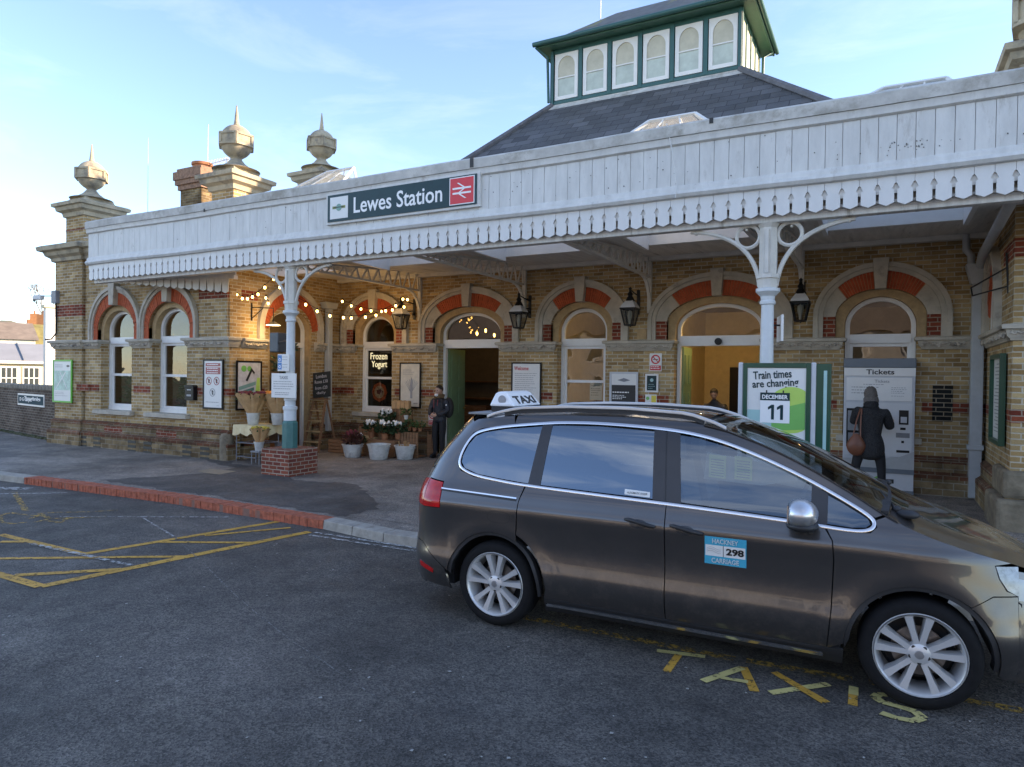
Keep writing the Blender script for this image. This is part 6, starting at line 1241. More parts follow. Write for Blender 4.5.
# bare tree near the tower
t, d = far(63.03, 118, 'bare_tree', 'leafless winter tree on the skyline between the orange house and the white tower', 'tree'); mb = MB(); q = random.Random(9)
def branch(p, dr, L_, r, n):
    e = p+dr*L_; mb.tube([p, p.lerp(e, .5)+Vector((q.uniform(-.1, .1), 0, q.uniform(-.1, .1)))*L_*.5, e], [r, r*.8, r*.6], 4, cap=False)
    if n:
        for i in range(3): branch(e, (dr+Vector((q.uniform(-.8, .8), q.uniform(-.8, .8), q.uniform(-.2, .5)))).normalized(), L_*.68, r*.6, n-1)
branch(Vector((0, 0, 0)), Vector((0, 0, 1)), 6.5, .28, 0); branch(Vector((0, 0, 6.5)), Vector((0.1, 0, 1)), 2.9, .16, 5); mb.build('trunk_and_twigs', mat('bare_bark', (.14, .11, .085), .9), t, local=True)
# hills
mb = MB(); nx, ny = 70, 14; q = random.Random(2)
for j in range(ny):
    for i in range(nx):
        px = -260+i*9; d = 190+j*28; bb_ = rad(28.5)-math.atan((px-512)/683.8); v = Vector((-math.sin(bb_), math.cos(bb_), 0)); f_ = (j/(ny-1))
        hgt = -2+47*(f_**1.3)*(.80+.10*math.sin(i*.33+1)+.06*math.sin(i*.9))+q.uniform(-.25, .25)-(4*max(0, (px-80)/300) if px > 80 else 0); mb.v.append((v.x*d, v.y*d, hgt))
for j in range(ny-1):
    for i in range(nx-1): mb.f.append((j*nx+i, j*nx+i+1, (j+1)*nx+i+1, (j+1)*nx+i))
struct(mb.build('hill', mat('winter_down', (.17, .155, .10), .95, var=.3, scale=.03, stain=(.09, .10, .06)), smooth=80))
# ================================================================== STREET BEHIND THE CAMERA (seen in the car's paint and glass)
t = thing('opposite_terrace', 'pale terrace across the road behind the photographer', 'building', (0, -24, 0)); mb = MB()
lb(t, 'wall', mat('sunlit_cream_terrace', (.44, .41, .37), .85, var=.15, scale=.8), -50, 20, -8, 0, 0, 5.2); 
MB().add([(-50.5, .4, 5.2), (20.5, .4, 5.2), (20.5, -4, 8.0), (-50.5, -4, 8.0), (20.5, -8.5, 5.2), (-50.5, -8.5, 5.2)], [(0, 1, 2, 3), (3, 2, 4, 5), (0, 3, 5), (1, 4, 2)]).build('roof', mtile, t, local=True)
for i in range(44): x = -48+(i%22)*3.1; zq = 2.4*(i//22); f = lb(t, 'window', 'frame', x-.6, x+.6, -.02, .05, zq+1.0, zq+2.4); lb(t, 'pane', mwin, x-.5, x+.5, .051, .06, zq+1.1, zq+2.3, par=f)
# ================================================================== CAR
CAR = thing('taxi_car', 'brown metallic people-carrier taxi with silver roof rails, parked on the yellow TAXIS marking', 'car', (-1.27, 5.67, 0), rz=rad(1.97))
def paint():
    m, n, l, b = base('brown_metallic_paint'); b.inputs['Metallic'].default_value = .76; b.inputs['Roughness'].default_value = .28; b.inputs['Coat Weight'].default_value = 1; b.inputs['Coat Roughness'].default_value = .03
    tc_ = n.new('ShaderNodeTexCoord'); t = n.new('ShaderNodeTexNoise'); t.inputs['Scale'].default_value = 3; t.inputs['Detail'].default_value = 8; l.new(tc_.outputs['Object'], t.inputs['Vector'])
    r = n.new('ShaderNodeValToRGB'); r.color_ramp.elements[0].color = (.076, .069, .066, 1); r.color_ramp.elements[1].color = (.104, .095, .091, 1); l.new(t.outputs[0], r.inputs[0])
    s = n.new('ShaderNodeSeparateXYZ'); l.new(tc_.outputs['Object'], s.inputs[0])
    # road dirt splashed on the lower body (stays with the car)
    t2 = n.new('ShaderNodeTexNoise'); t2.inputs['Scale'].default_value = 7; t2.inputs['Detail'].default_value = 10; t2.inputs['Roughness'].default_value = .8; l.new(tc_.outputs['Object'], t2.inputs['Vector'])
    a = n.new('ShaderNodeMapRange'); a.inputs[1].default_value = .85; a.inputs[2].default_value = .25; l.new(s.outputs[2], a.inputs[0]); mu = n.new('ShaderNodeMath'); mu.operation = 'MULTIPLY'; l.new(a.outputs[0], mu.inputs[0])
    r2_ = n.new('ShaderNodeValToRGB'); r2_.color_ramp.elements[0].position = .48; r2_.color_ramp.elements[1].position = .72; l.new(t2.outputs[0], r2_.inputs[0]); l.new(r2_.outputs[0], mu.inputs[1])
    mx_ = n.new('ShaderNodeMixRGB'); l.new(mu.outputs[0], mx_.inputs[0]); l.new(r.outputs[0], mx_.inputs[1]); mx_.inputs[2].default_value = (.17, .15, .13, 1); l.new(mx_.outputs[0], b.inputs['Base Color'])
    rr_ = n.new('ShaderNodeMapRange'); rr_.inputs[3].default_value = .03; rr_.inputs[4].default_value = .5; l.new(mu.outputs[0], rr_.inputs[0]); l.new(rr_.outputs[0], b.inputs['Coat Roughness'])
    return m
mpaint = paint(); mgl = glass('tinted_car_glass', (.07, .09, .10), 1.0, ior=3.2, wav=.0); mgf = glass('front_car_glass', (.40, .45, .46), 1.0, ior=2.5); mws = glass('windscreen_glass', (.50, .56, .54), 1.0, ior=1.75)
mchr = mat('satin_chrome', (.75, .75, .76), .16, 1, var=.02); malu = mat('silver_alloy', (.62, .62, .62), .33, .45, var=.04); mpil = mat('gloss_black_pillar', (.035, .034, .036), .25, var=.1); mplast = mat('black_trim_plastic', (.022, .022, .024), .55, var=.15, scale=12)
WZ = [(.15, .80), (.22, .865), (.30, .912), (.40, .944), (.49, .950), (.58, .934), (.68, .926), (.80, .931), (.92, .942), (.955, .940), (1.0, .922), (1.06, .900), (1.12, .868), (1.30, .790), (1.50, .700), (1.60, .648), (1.66, .60), (1.70, .545), (1.74, .46)]
def interp(tab, z):
    if z <= tab[0][0]: return tab[0][1]
    for (a, p), (b_, q) in zip(tab, tab[1:]):
        if z <= b_: 
            i = tab.index((a, p)); p0 = tab[i-1] if i else (a-.1, p); q1 = tab[i+2] if i+2 < len(tab) else (b_+.1, q)
            m0 = (q-p0[1])/(b_-p0[0]); m1 = (q1[1]-p)/(q1[0]-a); h_ = b_-a; t = (z-a)/h_
            return p*(2*t**3-3*t*t+1)+q*(-2*t**3+3*t*t)+h_*(m0*(t**3-2*t*t+t)+m1*(t**3-t*t))
    return tab[-1][1]
XR = [(0.0, -2.40), (.45, -2.44), (1.0, -2.41), (1.15, -2.36), (1.32, -2.28), (1.5, -2.14), (1.62, -2.04), (1.75, -1.9)]
XF = [(0.0, 2.30), (.3, 2.37), (.6, 2.38), (.8, 2.30), (.95, 2.22), (1.1, 2.2), (1.8, 2.2)]
def Wd(x, z):
    w = interp(WZ, z)
    xe = interp(XR, z); xa = xe+.55
    if x < xa: t = min(1, (xa-x)/(xa-xe)); return w*max(0, 1-t**2.8)**(1/2.8)
    xe = interp(XF, z); xa = xe-.95
    if x > xa: t = min(1, (x-xa)/(xe-xa)); w = w*max(0, 1-t**2.4)**(1/2.4)
    # wheel arch swelling
    for cx_ in (-1.46, 1.46):
        r = math.hypot(x-cx_, z-.35)
        w += .012*math.exp(-((r-.44)/.09)**2)*(1 if z > .1 else 0)
    return w
def nrm_side(x, z):
    e = .004; dx = (Wd(x+e, z)-Wd(x-e, z))/(2*e); dz = (Wd(x, z+e)-Wd(x, z-e))/(2*e); return Vector((-dx, 1, -dz)).normalized()
def Sside(off=0):
    def f(u, v):
        n_ = nrm_side(u, v); p = Vector((u, Wd(u, v), v))+n_*off; return Vector((p.x, -p.y, p.z)), Vector((n_.x, -n_.y, n_.z))
    return f
def mirror(S):
    def f(u, v): p, n_ = S(u, v); return Vector((p.x, -p.y, p.z)), Vector((n_.x, -n_.y, n_.z))
    return f
def inside(pt, poly):
    x, y = pt; c = False; n_ = len(poly)
    for i in range(n_):
        (x1, y1), (x2, y2) = poly[i], poly[i-1]
        if (y1 > y) != (y2 > y) and x < (x2-x1)*(y-y1)/(y2-y1)+x1: c = not c
    return c
def dens(poly, s):
    out = []
    for a, b_ in zip(poly, poly[1:]+poly[:1]):
        Lg = math.hypot(b_[0]-a[0], b_[1]-a[1]); k = max(1, int(Lg/s))
        for i in range(k): t = i/k; out.append((a[0]+(b_[0]-a[0])*t, a[1]+(b_[1]-a[1])*t))
    return out
def panel(name, poly, S, m, parent, s=.035, rim=.014, flip=False):
    pb = dens(poly, s); nb = len(pb); xs_ = [p[0] for p in pb]; ys_ = [p[1] for p in pb]; pts = [Vector(p) for p in pb]
    x = min(xs_)+s*.37
    edges = [(pb[i], pb[(i+1) % nb]) for i in range(nb)]
    while x < max(xs_):
        y = min(ys_)+s*.41
        while y < max(ys_):
            if inside((x, y), poly) and min(math.hypot(x-p[0], y-p[1]) for p in pb) > s*.45: pts.append(Vector((x, y)))
            y += s
        x += s
    r = delaunay_2d_cdt(pts, [(i, (i+1) % nb) for i in range(nb)], [list(range(nb))], 1, 1e-6)
    vs, fs = r[0], r[2]; P_ = []; Nn = []
    for v in vs: p, n_ = S(v.x, v.y); P_.append(p); Nn.append(n_)
    out = []
    for f in fs:
        a, b_, c = [P_[i] for i in f[:3]]; gn = (b_-a).cross(c-a); out.append(tuple(f) if gn.dot(Nn[f[0]]) > 0 else tuple(reversed(f)))
    nv = len(P_); ec = {}
    for f in out:
        for a, b_ in zip(f, f[1:]+f[:1]): ec[(a, b_)] = 1
    allv = list(P_); allf = list(out); norms = list(Nn)
    if rim:
        mp_ = {}
        for (a, b_) in list(ec):
            if (b_, a) not in ec:
                for q in (a, b_):
                    if q not in mp_: mp_[q] = len(allv); allv += [P_[q], P_[q]-Nn[q]*rim]; norms += [None, None]
                allf.append((mp_[b_], mp_[a], mp_[a]+1, mp_[b_]+1))
    me = bpy.data.meshes.new(name); me.from_pydata([tuple(p) for p in allv], [], allf); me.update(); me.shade_smooth()
    vn = [tuple(n_) if n_ is not None else tuple(me.vertices[i].normal) for i, n_ in enumerate(norms)]
    me.normals_split_custom_set_from_vertices(vn)
    me.materials.append(M[m] if isinstance(m, str) else m); o = bpy.data.objects.new(name, me); COL.objects.link(o); o.parent = parent; return o
def both(name, poly, m, off=0, s=.035, rim=.014, parent=None, lab=None):
    o = [panel(name, poly, Sside(off), m, parent or CAR, s, rim), panel(name, poly, mirror(Sside(off)), m, parent or CAR, s*1.6, rim)]
    return o
def arcp(cx_, cz_, r, a0, a1, n=16): return [(cx_+r*math.cos(rad(a0+(a1-a0)*i/n)), cz_+r*math.sin(rad(a0+(a1-a0)*i/n))) for i in range(n+1)]
RA = .415; WXf, WXr, WZc = 1.46, -1.46, .345
belt = [(-1.81, 1.225), (-1.68, 1.185), (-1.45, 1.162), (-1.23, 1.145), (-.6, 1.125), (-.13, 1.112), (.34, 1.095), (.67, 1.08), (.86, 1.07), (1.08, 1.055), (1.17, 1.065), (1.205, 1.095)]
wtop = [(1.19, 1.135), (1.03, 1.225), (.83, 1.325), (.68, 1.39), (.53, 1.45), (.30, 1.53), (.07, 1.585), (-.2, 1.615), (-.69, 1.632), (-1.0, 1.625), (-1.18, 1.61), (-1.5, 1.575), (-1.70, 1.535), (-1.78, 1.50)]
wrear = [(-1.83, 1.42), (-1.855, 1.33), (-1.85, 1.265)]
edge = [(1.26, 1.155), (1.08, 1.265), (.86, 1.385), (.68, 1.47), (.50, 1.545), (.26, 1.625), (.0, 1.672), (-.5, 1.695), (-1.0, 1.692), (-1.45, 1.668), (-1.75, 1.63)]
def bz(x): # belt height
    for a, b_ in zip(belt, belt[1:]):
        if a[0] <= x <= b_[0]: return a[1]+(b_[1]-a[1])*(x-a[0])/(b_[0]-a[0])
    return belt[-1][1]
def sub(x0, x1, pts): return [p for p in pts if x0+.01 < p[0] < x1-.01]
g = .0035
G = -.012        # belt panel tops stay below the chrome
def lo(z): return z-.010
# front door
both('front_door', [(-.10+g, lo(bz(-.1)))]+[(x, lo(z)) for x, z in sub(-.1, .93, belt)]+[(.925-g, lo(bz(.925))), (.972-g, .98), (.982-g, .86), (.972-g, .55), (.950-g, .30), (-.085+g, .30)], mpaint)
# rear sliding door
both('sliding_door', [(-1.215+g, lo(bz(-1.2)))]+[(x, lo(z)) for x, z in sub(-1.2, -.1, belt)]+[(-.10-g, lo(bz(-.1))), (-.085-g, .30), (-1.02, .30)]+list(reversed(arcp(WXr, WZc, RA+.05, 64, 4, 8)))[0:]+[(-1.255+g, .80), (-1.25+g, 1.02)], mpaint)
# quarter panel with the D pillar and roof side
quarter = [(-1.215-g, lo(bz(-1.2)))]+[(-1.25-g, 1.02), (-1.255-g, .80)]+arcp(WXr, WZc, RA+.05, 64, 4, 8)[0:]
quarter = [(-1.225, 1.135), (-1.25-g, 1.02), (-1.258-g, .78)]+arcp(WXr, WZc, RA, 61, 172, 18)+[(-1.90, .42), (-2.16, .60), (-2.15, .895), (-1.955, .905), (-1.965, 1.115), (-2.14, 1.125), (-2.10, 1.25), (-2.02, 1.42), (-1.92, 1.56), (-1.80, 1.625)]+[(-1.75, 1.63), (-1.45, 1.668)]+[(-1.42, 1.60)]+[(-1.5, 1.59), (-1.72, 1.555), (-1.80, 1.515), (-1.85, 1.42), (-1.875, 1.33), (-1.87, 1.255), (-1.825, 1.208), (-1.69, 1.168), (-1.45, 1.145)]
both('quarter_panel', quarter, mpaint)
# roof side rail (body colour between window chrome and roof edge), A pillar
rail_ = [(-1.42, 1.668), (-1.0, 1.692), (-.5, 1.695), (.0, 1.672), (.26, 1.625), (.50, 1.545), (.68, 1.47), (.86, 1.385), (1.08, 1.265), (1.255, 1.16), (1.21, 1.14), (1.04, 1.242), (.84, 1.342), (.69, 1.408), (.54, 1.468), (.305, 1.547), (.07, 1.602), (-.2, 1.632), (-.69, 1.649), (-1.0, 1.642), (-1.18, 1.627), (-1.42, 1.603)]
both('roof_side_rail', rail_, mpaint, s=.03)
# front wing
be = [(1.27, 1.150), (1.40, 1.095), (1.52, 1.05), (1.65, 1.008), (1.80, .965), (1.93, .925)]
wing = [(.972+g, .98), (.93, lo(1.068)), (1.08, 1.042), (1.19, 1.05), (1.225, 1.09), (1.215, 1.135)]+be+[(1.965, .905), (1.83, .905), (1.90, .80), (1.965, .735), (1.83, .735), (1.70, .66)]
wing = [(.935, 1.055), (1.08, 1.040), (1.185, 1.048), (1.222, 1.085), (1.215, 1.125)]+be+[(1.84, .915), (1.86, .84), (1.90, .77), (1.965, .745), (1.83, .742), (1.70+.02, .672)]+arcp(WXf, WZc, RA, 50, 180, 20)[1:]+[(.965, .30), (.950+g, .30), (.972+g, .55), (.982+g, .86), (.972+g, .98)]
both('front_wing', wing, mpaint)
both('front_bumper_side', [(1.715, .665), (1.83, .735), (1.96, .738), (1.96, .24), (1.90, .24)]+arcp(WXf, WZc, RA, -10, 49, 10), mpaint)
both('headlight', [(1.965, .74), (1.965, .905), (1.845, .91), (1.865, .84), (1.905, .775)], mat('headlamp_lens', (.26, .28, .29), .08, .0, var=.5, scale=25, coat=1), off=.004, s=.02)
both('rear_bumper_side', [(-2.16, .595), (-1.905, .415), (-1.865, .24), (-2.16, .26)], mpaint)
both('rear_light', [(-2.15, .90), (-1.96, .91), (-1.972, 1.105), (-2.135, 1.115)], mat('red_lamp_lens', (.50, .008, .008), .12, var=.25, scale=9, emit=(.5, .01, .01), es=.0), off=.004, s=.02)
both('bumper_reflector', [(-2.17, .40), (-2.02, .36), (-2.02, .395), (-2.17, .44)], mat('red_reflector', (.45, .01, .01), .2), off=.006, s=.02)
# arch lips, sill
for cx_ in (WXf, WXr):
    pr = arcp(cx_, WZc, RA-.002, 172 if cx_ < 0 else 185, -6 if cx_ < 0 else -8, 22); po = arcp(cx_, WZc, RA-.03, -8, 176, 22); both('arch_lip', pr+po, mplast, off=-.01, s=.03, rim=.05)
both('sill', [(-1.02, .295), (-.085, .295), (.95, .295), (1.045, .295), (1.04, .17), (-1.04, .17)], mplast, off=-.004)
both('sill_strip', [(-1.00, .272), (.93, .262), (.93, .240), (-1.00, .250)], mchr, off=.022, s=.03, rim=.01)
# windows
both('front_window', [(-.005, 1.125), (.34, 1.11), (.67, 1.095), (.84, 1.088), (.84, 1.30), (.68, 1.375), (.53, 1.435), (.30, 1.513), (.07, 1.567), (.0, 1.575), (-.06, 1.582)][::-1], mgf, off=-.006, s=.05, rim=0)
both('sliding_door_window', [(-1.10, 1.155), (-.6, 1.14), (-.20, 1.13), (-.25, 1.60), (-.69, 1.617), (-1.0, 1.61), (-1.09, 1.605)], mgl, off=-.006, s=.05, rim=0)
both('quarter_window', [(-1.20, 1.157), (-1.45, 1.175), (-1.67, 1.197), (-1.80, 1.235), (-1.84, 1.28), (-1.84, 1.34), (-1.815, 1.42), (-1.765, 1.49), (-1.69, 1.523), (-1.5, 1.56), (-1.17, 1.597)], mgl, off=-.006, s=.05, rim=0)
both('corner_window', [(.94, 1.08), (1.08, 1.072), (1.16, 1.08), (1.185, 1.10), (1.17, 1.13), (1.02, 1.212), (.94, 1.25)], mgf, off=-.006, s=.04, rim=0)
both('door_pillar', [(-.205, 1.125), (-.0, 1.115), (-.06, 1.595), (-.255, 1.61)], mpil, off=-.001, s=.05); both('rear_pillar', [(-1.20, 1.15), (-1.095, 1.147), (-1.085, 1.612), (-1.17, 1.606)], mpil, off=-.001, s=.05); both('front_pillar_trim', [(.84, 1.08), (.94, 1.072), (.94, 1.258), (.84, 1.31)], mpil, off=-.001, s=.04)
both('pillar_seam', [(-.112, 1.11), (-.106, 1.11), (-.158, 1.60), (-.164, 1.60)], 'ink', off=.0015, s=.05, rim=0)
# chrome surround
co = wrear+belt[:]; loop = belt+wtop+wrear
def offs(poly, d):
    out = []; n_ = len(poly); area = sum(poly[i-1][0]*poly[i][1]-poly[i][0]*poly[i-1][1] for i in range(n_)); sg = 1 if area > 0 else -1
    for i in range(n_):
        a, b_, c = Vector(poly[i-1]), Vector(poly[i]), Vector(poly[(i+1) % n_]); t = ((b_-a).normalized()+(c-b_).normalized()).normalized(); n2 = Vector((t.y, -t.x))*sg; out.append(tuple(b_+n2*d))
    return out
def smoothloop(p, it=2):
    for _ in range(it):
        q = []
        for i in range(len(p)):
            a, b_ = Vector(p[i]), Vector(p[(i+1) % len(p)]); q += [tuple(a*.75+b_*.25), tuple(a*.25+b_*.75)]
        p = q
    return p
lp = smoothloop(loop); li = offs(lp, -.004); lo_ = offs(lp, .016)
for sgn in (1, -1):
    S0 = Sside(.004) if sgn == 1 else mirror(Sside(.004)); S1 = Sside(-.008) if sgn == 1 else mirror(Sside(-.008)); mb = MB(); n_ = len(lp)
    Sm = Sside(.009) if sgn == 1 else mirror(Sside(.009))
    for a, b_ in zip(li, lo_):
        mid = ((a[0]+b_[0])/2, (a[1]+b_[1])/2); mb.v += [tuple(S1(*a)[0]), tuple(S0(*a)[0]), tuple(Sm(*mid)[0]), tuple(S0(*b_)[0]), tuple(S1(*b_)[0])]
    for i in range(n_):
        j = (i+1) % n_
        for k in range(4): mb.f.append((5*i+k, 5*j+k, 5*j+k+1, 5*i+k+1))
    mb.build('window_chrome', mchr, CAR, smooth=60, local=True)
# sliding rail slot, fuel flap, handles
both('slide_rail_slot', [(-1.97, 1.043), (-1.27, 1.018), (-1.27, 1.035), (-1.97, 1.056)], 'ink', off=.002, s=.03, rim=0); both('slide_rail_trim', [(-1.97, 1.057), (-1.27, 1.036), (-1.27, 1.046), (-1.97, 1.066)], mchr, off=.004, s=.03, rim=.004)
fl_ = [(-1.41+.10*math.copysign(abs(math.cos(a))**.7, math.cos(a)), .885+.045*math.copysign(abs(math.sin(a))**.7, math.sin(a))) for a in [i*math.pi/12 for i in range(24)]]
for S_ in (Sside(.0018),):
    mb = MB(); li2 = offs(fl_, -.003)
    for a, b_ in zip(fl_, li2): mb.v += [tuple(S_(*a)[0]), tuple(S_(*b_)[0])]
    for i in range(24): j = (i+1) % 24; mb.f.append((2*i, 2*j, 2*j+1, 2*i+1))
    mb.build('fuel_flap_seam', 'ink', CAR, local=True)
def handle(x0, x1, z, sgn):
    cxm = (x0+x1)/2; S_ = Sside(.03) if sgn == 1 else mirror(Sside(.03)); S2 = Sside(.002) if sgn == 1 else mirror(Sside(.002)); mb = MB(); pts = []
    for i in range(9): t = i/8; x = x0+(x1-x0)*t; p = (Sside if sgn == 1 else (lambda o: mirror(Sside(o))))(.004+.030*math.sin(math.pi*t)**.5)(x, z-.03*t)[0]; pts.append(p)
    mb.tube(pts, [.010]+[.015]*7+[.010], 8); o = mb.build('door_handle', mplast, CAR, smooth=60, local=True)
    rc = [(cxm-.01+.065*math.cos(a), z-.022+.032*math.sin(a)) for a in [i*math.pi/10 for i in range(20)]]; panel('handle_recess', rc, S2, mpil, o, .03, 0)
for sgn in (1, -1): handle(-.385, -.165, .975, sgn); handle(-.055, .17, .965, sgn)
# roof
RW = [(-1.98, .50), (-1.75, .615), (-1.45, .60), (-1, .565), (-.5, .56), (0, .59), (.26, .63)]
def redge(x):
    e = sorted(edge+[(-1.92, 1.575), (-2.02, 1.50)]); 
    for a, b_ in zip(e, e[1:]):
        if a[0] <= x <= b_[0]: return a[1]+(b_[1]-a[1])*(x-a[0])/(b_[0]-a[0])
    return e[0][1]
def Sroof(u, v):   # v in -1..1
    def P(u, v): z = redge(u); w = Wd(u, z)-.002; return Vector((u, v*w, z+.055*(1-abs(v)**2.2)))
    e = .01; a = P(u+e, v)-P(u-e, v); b_ = P(u, min(1, v+e))-P(u, max(-1, v-e)); return P(u, v), a.cross(b_).normalized()
def grid(name, S, us, vs, m, parent=None):
    mb = MB(); nu, nv = len(us), len(vs)
    for u in us:
        for v in vs: p = S(u, v); mb.v.append(tuple(p[0] if isinstance(p, tuple) else p))
    for i in range(nu-1):
        for j in range(nv-1): mb.f.append((i*nv+j, (i+1)*nv+j, (i+1)*nv+j+1, i*nv+j+1))
    return mb.build(name, m, parent or CAR, smooth=50, local=True)
fr = lambda a, b_, n_: [a+(b_-a)*i/n_ for i in range(n_+1)]
grid('roof', Sroof, fr(-1.98, .10, 40), fr(-1, 1, 24), mpaint)
# windscreen: rides on the A pillar edge, bulging forward
ped = [(.10, 1.655), (.26, 1.625), (.50, 1.545), (.68, 1.47), (.86, 1.385), (1.08, 1.265), (1.26, 1.155), (1.33, 1.12)]
def along(tab, t):
    t *= len(tab)-1; i = min(int(t), len(tab)-2); f_ = t-i; return tab[i][0]*(1-f_)+tab[i+1][0]*f_, tab[i][1]*(1-f_)+tab[i+1][1]*f_
def Sws(t, v):
    x, z = along(ped, t); w = Wd(x, z)-.004; b_ = 1-abs(v)**2; return Vector((x+b_*(.06+.05*t), v*w, z+b_*(.058-.045*t)))
grid('windscreen', Sws, fr(0, 1, 24), fr(-1, 1, 24), mws)
mb = MB(); 
for s_ in (-1, 1):
    pts = [Sws(t, s_*.985) for t in fr(.0, 1, 20)]; mb.strip([tuple(p+Vector((0, 0, .002))) for p in pts], (0, .05, 0), (0, 0, .006))
mb.build('windscreen_edge_trim', mpil, CAR, local=True)
# bonnet
bed = be+[(2.03, .885), (2.12, .845), (2.20, .80)]
def bze(x):
    for a, b_ in zip(bed, bed[1:]):
        if a[0] <= x <= b_[0]: return a[1]+(b_[1]-a[1])*(x-a[0])/(b_[0]-a[0])
    return bed[-1][1] if x > 2 else bed[0][1]+(bed[0][0]-x)*.42
def Sbon(u, v):
    z = bze(u); w = Wd(u, z)-.003; cr_ = .034; av = abs(v); ridge = .012*math.exp(-((av-.62)/.10)**2); return Vector((u+.05*(1-av**2)*max(0, min(1, (1.9-u)/.6)), v*w, z+cr_*(1-av**2.4)+ridge))
grid('bonnet', Sbon, fr(1.27, 2.20, 34), fr(-1, 1, 30), mpaint)
mb = MB(); pts = [Sbon(1.25, v)+Vector((-.02, 0, .003)) for v in fr(-.93, .93, 20)]; mb.strip([tuple(p) for p in pts], (.10, 0, 0), (0, 0, .02)); mb.build('cowl', mplast, CAR, local=True)
mb = MB()
for y0_, y1_ in ((-.62, .05), (.70, .10)):
    a = Vector((1.34, y0_, 1.165)); b_ = Vector((1.22, y1_, 1.24)); mb.tube([a, a.lerp(b_, .5)+Vector((-.02, 0, .02)), b_], .010, 5); mb.ell(a, (.03, .03, .025), 8, 6)
mb.ell((1.40, -.66, 1.145), (.07, .06, .03), 10, 6); mb.build('wiper', mplast, CAR, smooth=60, local=True)
# front and rear end caps: plan superellipse swept over height
def Scap(front):
    def S(s_, z):
        w0 = interp(WZ, z)*(1.0); xe = interp(XF if front else XR, z); L_ = .95 if front else .55; ex = 2.4 if front else 2.8; xa = xe-L_ if front else xe+L_; xs0 = 1.962 if front else interp([(0, -2.158), (1.10, -2.145), (1.25, -2.10), (1.42, -2.02), (1.56, -1.92), (1.625, -1.80), (1.70, -1.74)], z)
        t0 = min(.98, max(.0, (xs0-xa if front else xa-xs0)/L_)); ph0 = math.acos(min(1, t0**(ex/2))); ph = ph0*s_; c, s2 = abs(math.cos(ph))**(2/ex), abs(math.sin(ph))**(2/ex)
        return Vector((xa+(L_*c if front else -L_*c), math.copysign(w0*s2, s_), z))
    def f(s_, z):
        e = .01; a = S(min(1, s_+e), z)-S(max(-1, s_-e), z); b_ = S(s_, z+e)-S(s_, z-e); n_ = a.cross(b_).normalized(); 
        if (n_.x > 0) != front: n_ = -n_
        return S(s_, z), n_
    return f
SF, SR = Scap(True), Scap(False)
def offS(S, d):
    def f(u, v): p, n_ = S(u, v); return p+n_*d, n_
    return f
panel('front_bumper', [(-1, .22), (-.5, .20), (.5, .20), (1, .22), (1, .70), (.78, .70), (.45, .60), (-.45, .60), (-.78, .70), (-1, .70)], SF, mpaint, CAR, .05)
panel('grille', [(-.44, .61), (.44, .61), (.50, .76), (-.50, .76)], offS(SF, -.01), mplast, CAR, .05)
for z in (.64, .68, .72): panel('grille_bar', [(-.44, z), (.44, z), (.44, z+.01), (-.44, z+.01)], offS(SF, .003), mchr, CAR, .05, .006)
for s_ in (-1, 1): panel('headlight_front', [(s_*.52, .66), (s_*1, .72), (s_*1, .84), (s_*.56, .775)], offS(SF, .002), mat('headlamp_glass', (.26, .28, .29), .08, 0, coat=1), CAR, .04)
panel('nose', [(-1, .70), (-.78, .70), (-.5, .64), (-.5, .77), (.5, .77), (.5, .64), (.78, .70), (1, .70), (1, .88), (.5, .82), (-.5, .82), (-1, .88)], offS(SF, -.006), mpaint, CAR, .05)
panel('lower_grille', [(-.5, .28), (.5, .28), (.42, .45), (-.42, .45)], offS(SF, .002), mplast, CAR, .05); panel('number_plate', [(-.24, .47), (.24, .47), (.24, .57), (-.24, .57)], offS(SF, .006), 'paper', CAR, .05)
panel('tailgate', [(-1, .60), (1, .60), (1, 1.15), (.96, 1.2), (-.96, 1.2), (-1, 1.15)], SR, mpaint, CAR, .05)
panel('rear_window', [(-.93, 1.21), (.93, 1.21), (.93, 1.56), (-.93, 1.56)], offS(SR, -.002), mgl, CAR, .06, 0); panel('tailgate_frame', [(-1, 1.14), (-.94, 1.2), (-.94, 1.56), (.94, 1.56), (.94, 1.2), (1, 1.14), (1, 1.60), (.5, 1.66), (-.5, 1.66), (-1, 1.60)], SR, mpaint, CAR, .05)
panel('rear_bumper', [(-1, .24), (1, .24), (1, .595), (-1, .595)], SR, mpaint, CAR, .05); panel('number_plate', [(-.26, .72), (.26, .72), (.26, .83), (-.26, .83)], offS(SR, .006), mat('yellow_plate', (.7, .5, .03), .4), CAR, .05)
for s_ in (-1, 1): panel('rear_light_inner', [(s_*.72, .92), (s_*1, .90), (s_*1, 1.12), (s_*.72, 1.10)], offS(SR, .004), mat('red_tail_lens', (.45, .01, .01), .15), CAR, .04)
